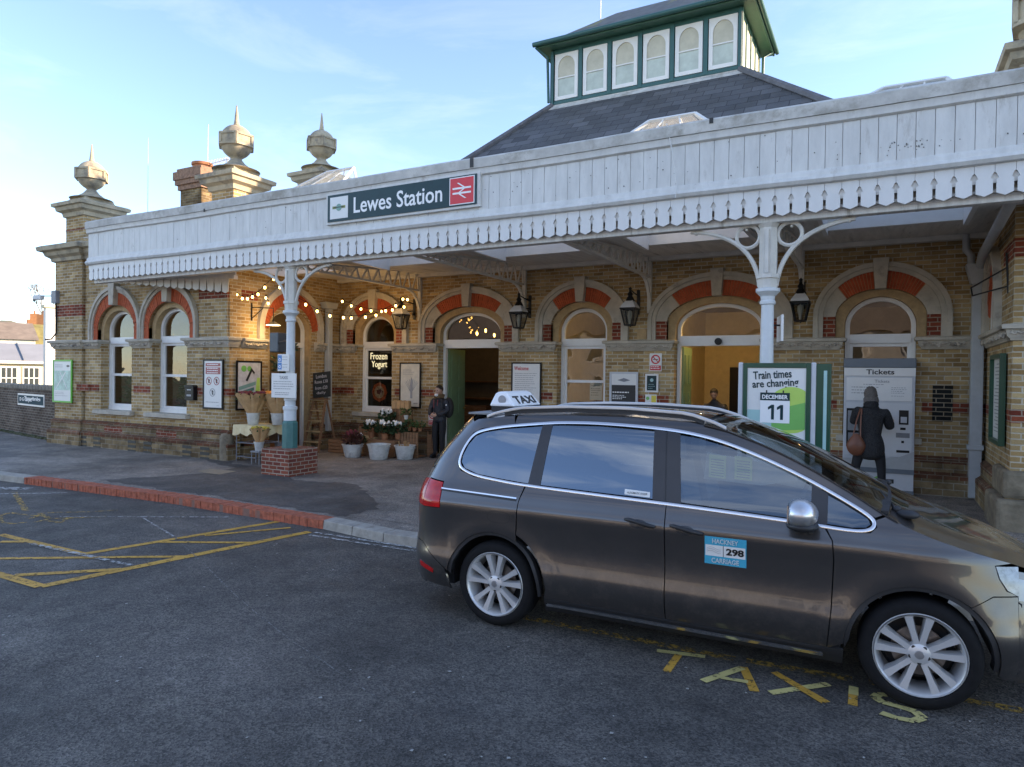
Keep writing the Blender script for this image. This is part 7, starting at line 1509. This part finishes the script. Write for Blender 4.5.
# black inner body and cabin
Tl_ = lambda u, v, z: (u, v, z)
prof = [(-2.05, .25), (-1.93, .25)]+arcp(WXr, WZc, .44, 192, -12, 18)+[(-1.0, .18), (1.0, .18)]+arcp(WXf, WZc, .44, 192, -12, 18)+[(1.93, .25), (1.98, .30), (1.98, .70), (1.85, .80), (1.55, .90), (1.25, .98), (-2.0, 1.0), (-2.08, .9), (-2.08, .4)]
MB().prism(prof, Tl_, -.80, .80).build('underbody', mplast, CAR, local=True)
MB().prism([(1.08, .98), (1.45, .98), (1.30, 1.10), (1.0, 1.12), (.86, 1.10), (.90, .98)], Tl_, -.78, .78).build('dashboard', mplast, CAR, local=True)
mseat = mat('dark_seat_fabric', (.13, .13, .14), .9)
for x in (.25, -.65, -1.35):
    for y in ((-.40, .40) if x > 0 else (-.48, 0, .48)):
        mb = MB(); w_ = .26 if x > 0 else .21; mb.prism([(x-.42, .98), (x-.24, .98), (x-.32, 1.36), (x-.44, 1.36)], Tl_, y-w_, y+w_); mb.prism([(x-.42, 1.38), (x-.34, 1.38), (x-.36, 1.54), (x-.43, 1.54)], Tl_, y-.13, y+.13); mb.tube([(x-.39, y-.06, 1.3), (x-.39, y-.06, 1.4)], .008, 5).tube([(x-.39, y+.06, 1.3), (x-.39, y+.06, 1.4)], .008, 5)
        mb.build('seat', mseat, CAR, local=True, bev=.03)
mb = MB(); mb.tube([(.74+.06*math.sin(a), -.38+.18*math.cos(a), 1.10+.17*math.sin(a)) for a in [i*math.pi/12 for i in range(25)]], .015, 6, cap=False); mb.build('steering_wheel', mplast, CAR, local=True, smooth=60)
MB().box(-1.95, .12, -.50, .50, 1.66, 1.675).build('headlining', mat('grey_headlining', (.25, .25, .25), .9), CAR, local=True)
# sun visor with two green cards behind the driver's glass
mvis = mat('pale_visor', (.45, .50, .50), .6); vs_ = MB().prism([(.42, 1.40), (.80, 1.33), (.92, 1.25), (.86, 1.21), (.40, 1.27)], Tl_, -.44, -.42).build('sun_visor', mvis, CAR, local=True, bev=.005); mgc = mat('pale_green_card', (.75, .90, .42), .7, var=.05)
for x in (.14, .32): MB().prism([(x, 1.28), (x+.12, 1.275), (x+.12, 1.44), (x, 1.445)], Tl_, -.60, -.59).build('permit_card', mgc, CAR, local=True)
MB().prism([(.10, 1.26), (.50, 1.245), (.74, 1.30), (.72, 1.36), (.50, 1.41), (.12, 1.46)], Tl_, -.585, -.575).build('card_holder', mvis, CAR, local=True, bev=.004)
mb = MB()
for x in (.14, .32):
    for i in range(7): mb.prism([(x+.015, 1.295+i*.019), (x+.105, 1.29+i*.019), (x+.105, 1.296+i*.019), (x+.015, 1.301+i*.019)], Tl_, -.603, -.601)
mb.build('card_print', 'inkg', CAR, local=True)
# stickers
for nm, poly, off in (('licence_plate_sticker', [(.182, .735), (.455, .735), (.455, .925), (.182, .925)], .003),): o = panel(nm, poly, Sside(off), mat('cyan_plate', (.02, .36, .52), .35, var=.04), CAR, .03, .002)
panel('plate_panel', [(.188, .792), (.449, .792), (.449, .868), (.188, .868)], Sside(.0045), 'paper', CAR, .03, 0)
def ontext(s, cx_, cz_, w_, h_, m, bold=.02):
    o = text(s, (cx_, -Wd(cx_, cz_)-.0062, cz_), w_, h_, '-y', m, CAR, bold=bold, depth=.001, local=True); n_ = nrm_side(cx_, cz_)
    for v in o.data.vertices: v.co.y = -Wd(v.co.x, v.co.z)-.0065
    return o
ontext('HACKNEY', .318, .896, .17, .034, 'whiteink', .03); ontext('CARRIAGE', .318, .763, .18, .034, 'whiteink', .03); ontext('298', .382, .830, .115, .048, 'ink', .04)
panel('plate_divider', [(.304, .792), (.308, .792), (.308, .868), (.304, .868)], Sside(.0052), 'ink', CAR, .03, 0); mb = MB(); 
for j in range(3): mb.tube([(x_, -Wd(x_, .84)-.006, .845-.012*j+.008*math.sin((x_-.2)*60)) for x_ in fr(.20, .29, 10)], .001, 4)
mb.build('plate_emblem', 'inkg', CAR, local=True)
panel('door_sticker', [(-.415, 1.142), (-.225, 1.135), (-.228, 1.172), (-.417, 1.180)], Sside(-.002), 'paper', CAR, .03, .001); ontext('AUTOMATIC DOOR', -.32, 1.158, .15, .013, 'ink', .01)
# roof rails
for s_ in (-1, 1):
    pts = []
    for i in range(25):
        t = i/24; x = -1.72+1.98*t; up_ = .048*min(1, 6*t, 6*(1-t))**.6; w = Wd(x, redge(x))-.03; pts.append((x, s_*w, redge(x)+.015+up_))
    MB().strip(pts, (0, .034, 0), (0, 0, .026)).build('roof_rail', malu, CAR, local=True, smooth=60, bev=.006); MB().strip([(p[0], p[1]*.985, p[2]-.028) for p in pts[2:-2]], (0, .02, 0), (0, 0, .03)).build('rail_foot', mplast, CAR, local=True)
# taxi roof sign
ts = MB(); zz = 1.725; xs0, xs1 = -1.86, -1.60; yy = .30
ts.add([(xs0, -yy, zz), (xs1, -yy, zz), (xs1, yy, zz), (xs0, yy, zz), (xs0+.04, -yy+.04, zz+.11), (xs1-.10, -yy+.04, zz+.12), (xs1-.10, yy-.04, zz+.12), (xs0+.04, yy-.04, zz+.11), (xs0+.06, -yy+.06, zz+.13), (xs1-.13, -yy+.06, zz+.135), (xs1-.13, yy-.06, zz+.135), (xs0+.06, yy-.06, zz+.13)], [(0, 1, 5, 4), (1, 2, 6, 5), (2, 3, 7, 6), (3, 0, 4, 7), (4, 5, 9, 8), (5, 6, 10, 9), (6, 7, 11, 10), (7, 4, 8, 11), (8, 9, 10, 11), (0, 3, 2, 1)])
so = ts.build('taxi_sign', mat('white_sign_plastic', (.80, .80, .80), .3, var=.02), CAR, local=True, bev=.02)
tl = math.atan2(.10, .12); tiltm = Matrix.Rotation(-tl, 3, 'Y'); text('TAXI', (xs1-.044, -.0, zz+.058), .42, .085, '+x', 'ink', so, bold=.015, local=True, extra=tiltm, depth=.006)
MB().lathe([(.001, -.004), (.04, 0)], (xs0+.13, -yy+.012, zz+.06), 12, 'y').build('emblem', 'inkg', so, local=True)
MB().box(xs0+.02, xs1-.02, -yy+.02, yy-.02, zz-.05, zz).build('sign_foot', mplast, so, local=True)
# mirrors
for s_ in (-1, 1):
    mb = MB(); mb.ell((.79, s_*1.04, 1.155), (.105, .135, .092), 18, 12); 
    for i, v in enumerate(mb.v):
        if v[0] < .725: mb.v[i] = (.725, v[1], v[2])
    mo = mb.build('door_mirror', mat('silver_mirror_cap', (.60, .60, .61), .28, .85), CAR, smooth=50, local=True); mb = MB(); mb.ell((.80, s_*1.03, 1.08), (.10, .12, .04), 14, 8); mb.tube([(.84, s_*.90, 1.03), (.82, s_*1.0, 1.05)], .03, 8); mb.build('mirror_base', mplast, mo, smooth=60, local=True); MB().box(.716, .724, s_*1.03-.09, s_*1.03+.09, 1.10, 1.21).build('mirror_glass', mchr, mo, local=True)
# wheels
def wheel(x, s_):
    wt = bpy.data.objects.new('wheel', None); COL.objects.link(wt); wt.parent = CAR; wt.location = (x, s_*.80, .338)
    yo = s_*.115
    def lt(prof, m, name, n_=48, sm=35): return MB().lathe([(r, s_*y) for r, y in prof], (0, 0, 0), n_, 'y', cap=False).build(name, m, wt, smooth=sm, local=True)
    lt([(.235, -.105), (.30, -.115), (.33, -.095), (.338, -.06), (.338, .06), (.331, .088), (.312, .108), (.285, .116), (.262, .112), (.250, .10), (.235, -.105)], 'blackr', 'tyre')
    lt([(.250, .113), (.255, .107), (.243, .100), (.236, .08), (.226, .03), (.22, -.10), (.215, -.10), (.219, .03), (.228, .083), (.236, .105), (.243, .113)], malu, 'rim')
    lt([(.15, .0), (.15, .012), (.06, .012), (.06, .0)], mat('brake_disc', (.25, .22, .2), .35, .9), 'brake_disc')
    mb = MB(); mb.lathe([(.0, .103*s_), (.035, .102*s_), (.064, .090*s_), (.070, .04*s_), (.0, .03*s_)], (0, 0, 0), 30, 'y')
    a00 = .33
    for i in range(5):
        for dv in (-1, 1):
            a = a00+i*2*math.pi/5+dv*.22; a2 = a00+i*2*math.pi/5+dv*.25
            p0 = Vector((.055*math.cos(a), 0, .055*math.sin(a))); p1 = Vector((.238*math.cos(a2), 0, .238*math.sin(a2))); d = (p1-p0).normalized(); q = Vector((-d.z, 0, d.x)); k = len(mb.v)
            for p, hw, y0_, y1_ in ((p0, .022, .045, .090), (p0.lerp(p1, .5), .021, .04, .096), (p1, .030, .03, .103)):
                for sx, yv in ((-1, y0_), (-.75, y1_), (.75, y1_), (1, y0_)): mb.v.append(tuple(p+q*hw*sx+Vector((0, s_*yv, 0))))
            for r_ in range(2):
                for j in range(4): j2 = (j+1) % 4; mb.f.append((k+r_*4+j, k+r_*4+j2, k+r_*4+4+j2, k+r_*4+4+j))
    mb.build('spokes', malu, wt, smooth=30, local=True)
    mb = MB()
    for i in range(5): a = a00+math.pi/5+i*2*math.pi/5; mb.lathe([(.0125, .080*s_), (.0125, .095*s_), (.0, .096*s_)], (.05*math.cos(a), 0, .05*math.sin(a)), 8, 'y')
    mb.build('wheel_bolts', mplast, wt, local=True); lt([(.0, .107), (.024, .106), (.028, .10), (.03, .09)], mat('hub_cap', (.45, .45, .46), .3, .8), 'hub_cap', 20)
    lt([(.20, -.02), (.20, -.08), (.0, -.08)], mplast, 'wheel_well_disc', 24)
for x in (WXr, WXf):
    for s_ in (-1, 1): wheel(x, s_)
# exhaust / tow eye
MB().tube([(-2.15, -.55, .27), (-2.36, -.55, .27)], .03, 10).build('exhaust', malu, CAR, local=True, smooth=60)
# ================================================================== PEOPLE
def skin(name, verts, edges, radii, m, parent, root=0, sub=2):
    me = bpy.data.meshes.new(name); me.from_pydata([tuple(v) for v in verts], edges, []); o = bpy.data.objects.new(name, me); COL.objects.link(o); o.parent = parent
    md = o.modifiers.new('skin', 'SKIN'); md.use_smooth_shade = True; md.branch_smoothing = .6
    if not me.skin_vertices: 
        bpy.context.view_layer.objects.active = o; bpy.context.view_layer.update()
    lay = me.skin_vertices[0] if me.skin_vertices else None
    if lay is None: me.attributes; raise RuntimeError('skin')
    for i, r in enumerate(radii): lay.data[i].radius = r if isinstance(r, tuple) else (r, r); lay.data[i].use_root = (i == root)
    s_ = o.modifiers.new('sub', 'SUBSURF'); s_.levels = sub; s_.render_levels = sub
    bpy.context.view_layer.update(); dg = bpy.context.evaluated_depsgraph_get(); nm = bpy.data.meshes.new_from_object(o.evaluated_get(dg)); o.modifiers.clear(); o.data = nm; nm.materials.clear(); nm.materials.append(M[m] if isinstance(m, str) else m); nm.shade_smooth(); return o
M['skin'] = mat('skin', (.48, .27, .19), .5, var=.06)
mcoat = mat('black_quilted_coat', (.020, .022, .030), .6, var=.3, scale=20, bump=.5, bscale=12); mtrou = mat('black_trousers', (.010, .010, .012), .8); mtweed = mat('black_flecked_wool', (.022, .022, .024), .95, var=.8, scale=60, bump=.5, bscale=60, stain=(.07, .07, .07), stth=.60)
mshoe = mat('black_shoes', (.012, .012, .013), .4)
def fingers(hand, palm, d, side, up, parent, m='skin', sc=1):
    """five separate fingers rooted inside the palm; d along the fingers, side across, up = back of the hand"""
    d, side, up = d.normalized(), side.normalized(), up.normalized()
    for i, (o_, L_) in enumerate(((-.030, .060), (-.010, .070), (.010, .066), (.030, .052))):
        b_ = palm+side*o_*sc+d*.035*sc; pts = [b_, b_+d*L_*.45*sc, b_+d*L_*.8*sc-up*.012*sc, b_+d*L_*1.0*sc-up*.030*sc]; MBf = MB().tube(pts, [.0095*sc, .009*sc, .008*sc, .006*sc], 8); MBf.build('finger', m, parent, smooth=60)
    b_ = palm-side*.032*sc-d*.02*sc; pts = [b_, b_-side*.025*sc+d*.02*sc-up*.01*sc, b_-side*.028*sc+d*.05*sc-up*.02*sc]; MB().tube(pts, [.012*sc, .010*sc, .008*sc], 8).build('thumb', m, parent, smooth=60)
def head(c, fwd, parent, hair, hairm, sc=1, back=False, mask=None):
    c = Vector(c); f = Vector(fwd).normalized(); r = f.cross(Vector((0, 0, 1))).normalized(); up = r.cross(f).normalized(); mt = Matrix((r, f, up)).transposed()
    mb = MB(); n_, m_ = 24, 18; k = 0
    for i in range(m_+1):
        t = math.pi*i/m_
        for j in range(n_):
            a = 2*math.pi*j/n_; x, y, z = math.sin(t)*math.cos(a), math.sin(t)*math.sin(a), math.cos(t)
            w = .076*(1-.28*max(0, -z)**1.5); dpt = .098*(1-.10*max(0, -z)); p = Vector((x*w, y*dpt, z*.118))
            if y > .3 and z < 0: p.y += .010*(-z)
            nose = math.exp(-((x/.16)**2+((z+.12)/.22)**2)) if y > 0 else 0; p.y += .020*nose
            for sx in (-1, 1): p.y -= .010*math.exp(-(((x-sx*.40)/.16)**2+((z-.12)/.12)**2)) if y > 0 else 0
            p.y += .005*math.exp(-((x/.25)**2+((z+.45)/.08)**2)) if y > 0 else 0
            mb.v.append(tuple(c+mt @ p*sc))
    for i in range(m_):
        for j in range(n_): j2 = (j+1) % n_; mb.f.append((i*n_+j, (i+1)*n_+j, (i+1)*n_+j2, i*n_+j2))
    h_ = mb.build('head', 'skin', parent, smooth=70)
    for sx in (-1, 1):
        MB().ell(c+mt @ Vector((sx*.031, .083, .014))*sc, (.011*sc,)*3, 8, 6).build('eye', mat('eye_dark', (.05, .04, .035), .2), h_, smooth=60); MB().ell(c+mt @ Vector((sx*.076, .0, .0))*sc, (.010*sc, .018*sc, .03*sc), 8, 6).build('ear', 'skin', h_, smooth=60)
    MB().ell(c+mt @ Vector((0, .088, -.052))*sc, (.024*sc, .008*sc, .006*sc), 10, 6, mt).build('mouth', mat('lips', (.35, .13, .11), .5), h_, smooth=60)
    mb = MB(); q = random.Random(3)
    if hair == 'short':
        mb.ell(c+mt @ Vector((0, -.012, .030))*sc, (.083*sc, .098*sc, .098*sc), 22, 14, mt); mb.f = [f_ for f_ in mb.f if sum((mt.transposed() @ (Vector(mb.v[i])-c)).y*1.1-(mt.transposed() @ (Vector(mb.v[i])-c)).z for i in f_)/4 < -.005*sc+.0]
    else:
        for lay in range(1): mb.ell(c+mt @ Vector((0, -.018, .012))*sc, (.092*sc, .108*sc, .122*sc), 26, 16, mt)
        mb.ell(c+mt @ Vector((0, -.045, -.085))*sc, (.105*sc, .070*sc, .10*sc), 20, 12, mt)
        for i, v in enumerate(mb.v): vv = Vector(v); mb.v[i] = tuple(vv+(vv-c).normalized()*.006*math.sin(v[0]*260+v[2]*60)*sc)
    mb.build('hair', hairm, parent, smooth=70)
    return h_
# --- man by the cafe door
px, py = -8.90, 12.95
man = thing('person', 'man in a black padded coat standing with joined hands beside the open cafe door', 'person', (px, py, ZP)); z0 = ZP
V = [(0, 0, .90), (0, .01, 1.08), (0, .0, 1.26), (0, -.01, 1.36), (0, -.02, 1.44), (-.10, .0, .86), (-.115, -.02, .50), (-.12, .02, .10), (.10, 0, .86), (.09, -.03, .50), (.07, .02, .10), (-.12, -.14, .05), (.07, -.14, .05)]
pts = [Vector((px+a, py+b_, z0+c)) for a, b_, c in V]
loc_ = lambda pl, o: [p-o for p in pl]
O_ = Vector((px, py, z0))
skin('body', loc_(pts, O_), [(0, 1), (1, 2), (2, 3), (3, 4), (0, 5), (5, 6), (6, 7), (0, 8), (8, 9), (9, 10), (7, 11), (10, 12)], [(.145, .11), (.15, .115), (.165, .12), (.11, .09), (.055, .055), (.10, .10), (.072, .075), (.055, .055), (.10, .10), (.072, .075), (.055, .055), (.04, .03), (.04, .03)], mtrou, man)
ct = [(0, 0, .78), (0, 0, .92), (0, .0, 1.10), (0, 0, 1.26), (0, -.01, 1.365), (-.17, .0, 1.335), (-.235, -.02, 1.10), (-.13, -.20, .99), (.17, .0, 1.335), (.24, -.02, 1.10), (.10, -.21, .99)]
pts = [Vector((px+a, py+b_, z0+c)) for a, b_, c in ct]
skin('coat', loc_(pts, O_), [(0, 1), (1, 2), (2, 3), (3, 4), (3, 5), (5, 6), (6, 7), (3, 8), (8, 9), (9, 10)], [(.185, .14), (.18, .14), (.19, .15), (.175, .13), (.09, .08), (.085, .085), (.068, .068), (.052, .052), (.085, .085), (.068, .068), (.052, .052)], mcoat, man, root=2)
MB().lathe([(.10, -.03), (.115, .0), (.12, .05), (.10, .06)], (px, py-.01, z0+1.40), 16).build('fur_collar', mat('brown_fur', (.16, .09, .04), .95, var=.5, scale=40, bump=1, bscale=60), man, smooth=60)
head((px, py-.035, z0+1.545), (-.25, -1, -.18), man, 'short', mat('dark_brown_hair', (.02, .014, .01), .6))
MB().ell((px-.02, py-.11, z0+1.44), (.055, .04, .035), 12, 8).build('face_mask', 'paper', man, smooth=60)
for sx in (-1, 1):
    hp = Vector((px+sx*.035-.01, py-.235, z0+.985)); MB().ell(hp, (.045, .028, .036), 12, 8).build('hand', 'skin', man, smooth=60); fingers(None, hp, Vector((-sx, -.2, -.1)), Vector((0, 0, -1)), Vector((0, -1, 0)), man, sc=.9)
    MB().ell((px+(-.12 if sx < 0 else .07), py-.07, z0+.05), (.05, .14, .05), 14, 8).build('shoe', mshoe, man, smooth=60)
MB().tube([(px-.06, py-.155, z0+1.34), (px-.05, py-.165, z0+1.15)], .006, 5).tube([(px+.05, py-.155, z0+1.34), (px+.04, py-.165, z0+1.2)], .006, 5).build('drawstring', mat('red_cord', (.4, .05, .05), .7), man)
MB().ell((px+.225, py-.075, z0+1.22), (.02, .015, .02), 8, 6).build('sleeve_badge', 'paper', man)
t = thing('backpack', 'black backpack worn by the man beside the cafe door', 'backpack', (px+.1, py+.2, z0+1)); MB().ell((px+.15, py+.13, z0+1.15), (.13, .12, .24), 16, 12).build('pack', mplast, t, smooth=70); MB().tube([(px+.13, py+.10, z0+1.36), (px+.13, py-.10, z0+1.33), (px+.14, py-.14, z0+1.15), (px+.18, py+.05, z0+.98)], .014, 6).build('strap', mplast, t, smooth=60)
# --- woman at the ticket machine
px, py = -.17, 12.52; O_ = Vector((px, py, z0))
wom = thing('person', 'grey-haired person in a long black flecked coat using the ticket machine', 'person', tuple(O_)); wom.scale = (1.08, 1.08, 1.06)
V = [(0, .02, .90), (0, .03, 1.10), (.02, .04, 1.28), (.02, .05, 1.40), (-.02, .06, 1.48), (-.11, 0, .84), (-.19, .0, .48), (-.24, -.02, .10), (.10, 0, .84), (.15, .02, .48), (.17, .02, .10), (-.26, .10, .045), (.18, .13, .045)]
skin('body', [Vector(v) for v in V], [(0, 1), (1, 2), (2, 3), (3, 4), (0, 5), (5, 6), (6, 7), (0, 8), (8, 9), (9, 10), (7, 11), (10, 12)], [(.14, .11), (.13, .11), (.15, .11), (.09, .08), (.05, .05), (.10, .10), (.066, .07), (.05, .05), (.10, .10), (.066, .07), (.05, .05), (.035, .03), (.035, .03)], mtrou, wom)
ct = [(-.01, .0, .55), (-.01, .0, .84), (0, .02, 1.08), (.0, .03, 1.27), (.0, .04, 1.40), (-.18, .06, 1.36), (-.23, .12, 1.12), (-.21, .36, 1.34), (.20, .05, 1.34), (.25, .10, 1.08), (.27, .38, 1.14)]
skin('coat', [Vector(v) for v in ct], [(0, 1), (1, 2), (2, 3), (3, 4), (3, 5), (5, 6), (6, 7), (3, 8), (8, 9), (9, 10)], [(.25, .19), (.23, .18), (.20, .155), (.19, .14), (.10, .09), (.085, .085), (.07, .07), (.055, .055), (.085, .085), (.07, .07), (.052, .052)], mtweed, wom, root=2)
mb = MB(); mb.lathe([(.10, -.05), (.105, .0), (.095, .04), (.08, .05)], (px, py+.05, z0+1.43), 16); mb.build('collar', mtweed, wom, smooth=60)
head((px-.01, py+.10, z0+1.565), (-.15, 1, -.15), wom, 'long', mat('grey_hair', (.13, .115, .105), .6, var=.45, scale=30, stretch=(6, 6, 1), bump=.6, bscale=40), 1.02)
for (hx, hy, hz), dd in (((-.20, .44, 1.31), (0, 1, .4)), ((.27, .48, 1.17), (.1, 1, .1))):
    hp = O_+Vector((hx, hy, hz)); MB().ell(hp, (.036, .045, .028), 12, 8).build('hand', 'skin', wom, smooth=60); fingers(None, hp, Vector(dd), Vector((1, 0, 0)), Vector((0, 0, 1)), wom, sc=.9)
for x, y in ((-.25, .05), (.175, .07)): MB().ell(O_+Vector((x, y, .05)), (.045, .13, .05), 14, 8).tube([O_+Vector((x, y-.06, .04)), O_+Vector((x, y-.05, .26))], [.055, .058], 12).build('boot', mshoe, wom, smooth=60)
t = thing('handbag', 'brown leather shoulder bag hanging at the back of the person at the ticket machine', 'handbag', (px-.2, py-.1, z0+.8)); mlea = mat('brown_leather', (.16, .055, .028), .45, var=.25, bump=.2)
mb = MB(); mb.ell((0, 0, 0), (.145, .075, .16), 20, 14)
for i, v in enumerate(mb.v): f_ = 1-.45*max(0, v[2]/.16); mb.v[i] = (px-.20+v[0]*f_, py-.14+v[1]*f_, z0+.86+v[2]*1.15)
mb.build('bag', mlea, t, smooth=70); MB().tube([(px-.25, py-.14, z0+.98), (px-.20, py-.11, z0+1.25), (px-.15, py+.0, z0+1.44), (px-.13, py+.12, z0+1.40)], .012, 6).tube([(px-.14, py-.15, z0+.98), (px-.14, py-.13, z0+1.22), (px-.13, py-.02, z0+1.44)], .012, 6).build('strap', mlea, t, smooth=60)
# --- seated figure inside the hall
px, py = -3.15, 16.3; O_ = Vector((px, py, z0+.02)); t = thing('bench', 'dark bench inside the ticket hall', 'bench', (px, py+.1, ZP)); MB().box(px-.8, px+.6, py-.05, py+.4, .52, .58).box(px-.75, px-.7, py, py+.35, .11, .52).box(px+.5, px+.55, py, py+.35, .11, .52).build('seat', 'wood', t); MB().box(px-.8, px+.6, py+.4, py+.45, .58, 1.0).build('backrest', 'wood', t)
px, py = -3.15, 14.9; O_ = Vector((px, py, z0+.01)); p3 = thing('person', 'dark-clothed person standing with bowed head inside the hall doorway', 'person', tuple(O_)); V = [(0, .05, .92), (0, .04, 1.12), (0, -.02, 1.30), (0, -.06, 1.40), (0, -.09, 1.46), (-.10, .04, .86), (-.12, -.03, .48), (-.13, .02, .10), (.10, .04, .86), (.12, -.03, .48), (.13, .02, .10), (-.19, -.02, 1.32), (-.24, -.06, 1.06), (-.06, -.26, 1.04), (.19, -.02, 1.32), (.24, -.06, 1.06), (.06, -.26, 1.04), (-.13, -.12, .05), (.13, -.12, .05)]
skin('body', [Vector(v) for v in V], [(0, 1), (1, 2), (2, 3), (3, 4), (0, 5), (5, 6), (6, 7), (0, 8), (8, 9), (9, 10), (2, 11), (11, 12), (12, 13), (2, 14), (14, 15), (15, 16), (7, 17), (10, 18)], [(.15, .13), (.16, .14), (.17, .13), (.09, .08), (.05, .05), .09, .07, .05, .09, .07, .05, .075, .06, .045, .075, .06, .045, .035, .035], mcoat, p3)
head((px, py-.12, z0+1.57), (.1, -1, -.6), p3, 'short', mat('dark_hair', (.02, .015, .01), .6))
for sx in (-1, 1): hp = O_+Vector((sx*.05, -.30, 1.03)); MB().ell(hp, (.035, .04, .03), 10, 8).build('hand', 'skin', p3, smooth=60); fingers(None, hp, Vector((-sx*.5, -1, 0)), Vector((1, 0, 0)), Vector((0, 0, 1)), p3, sc=.9)
t = thing('bicycle_bag', 'dark holdall on the hall floor beside the person with bowed head', 'bag', (-3.6, 15, ZP)); MB().ell((-3.75, 15.2, .42), (.32, .2, .30), 16, 10).build('holdall', mplast, t, smooth=70)
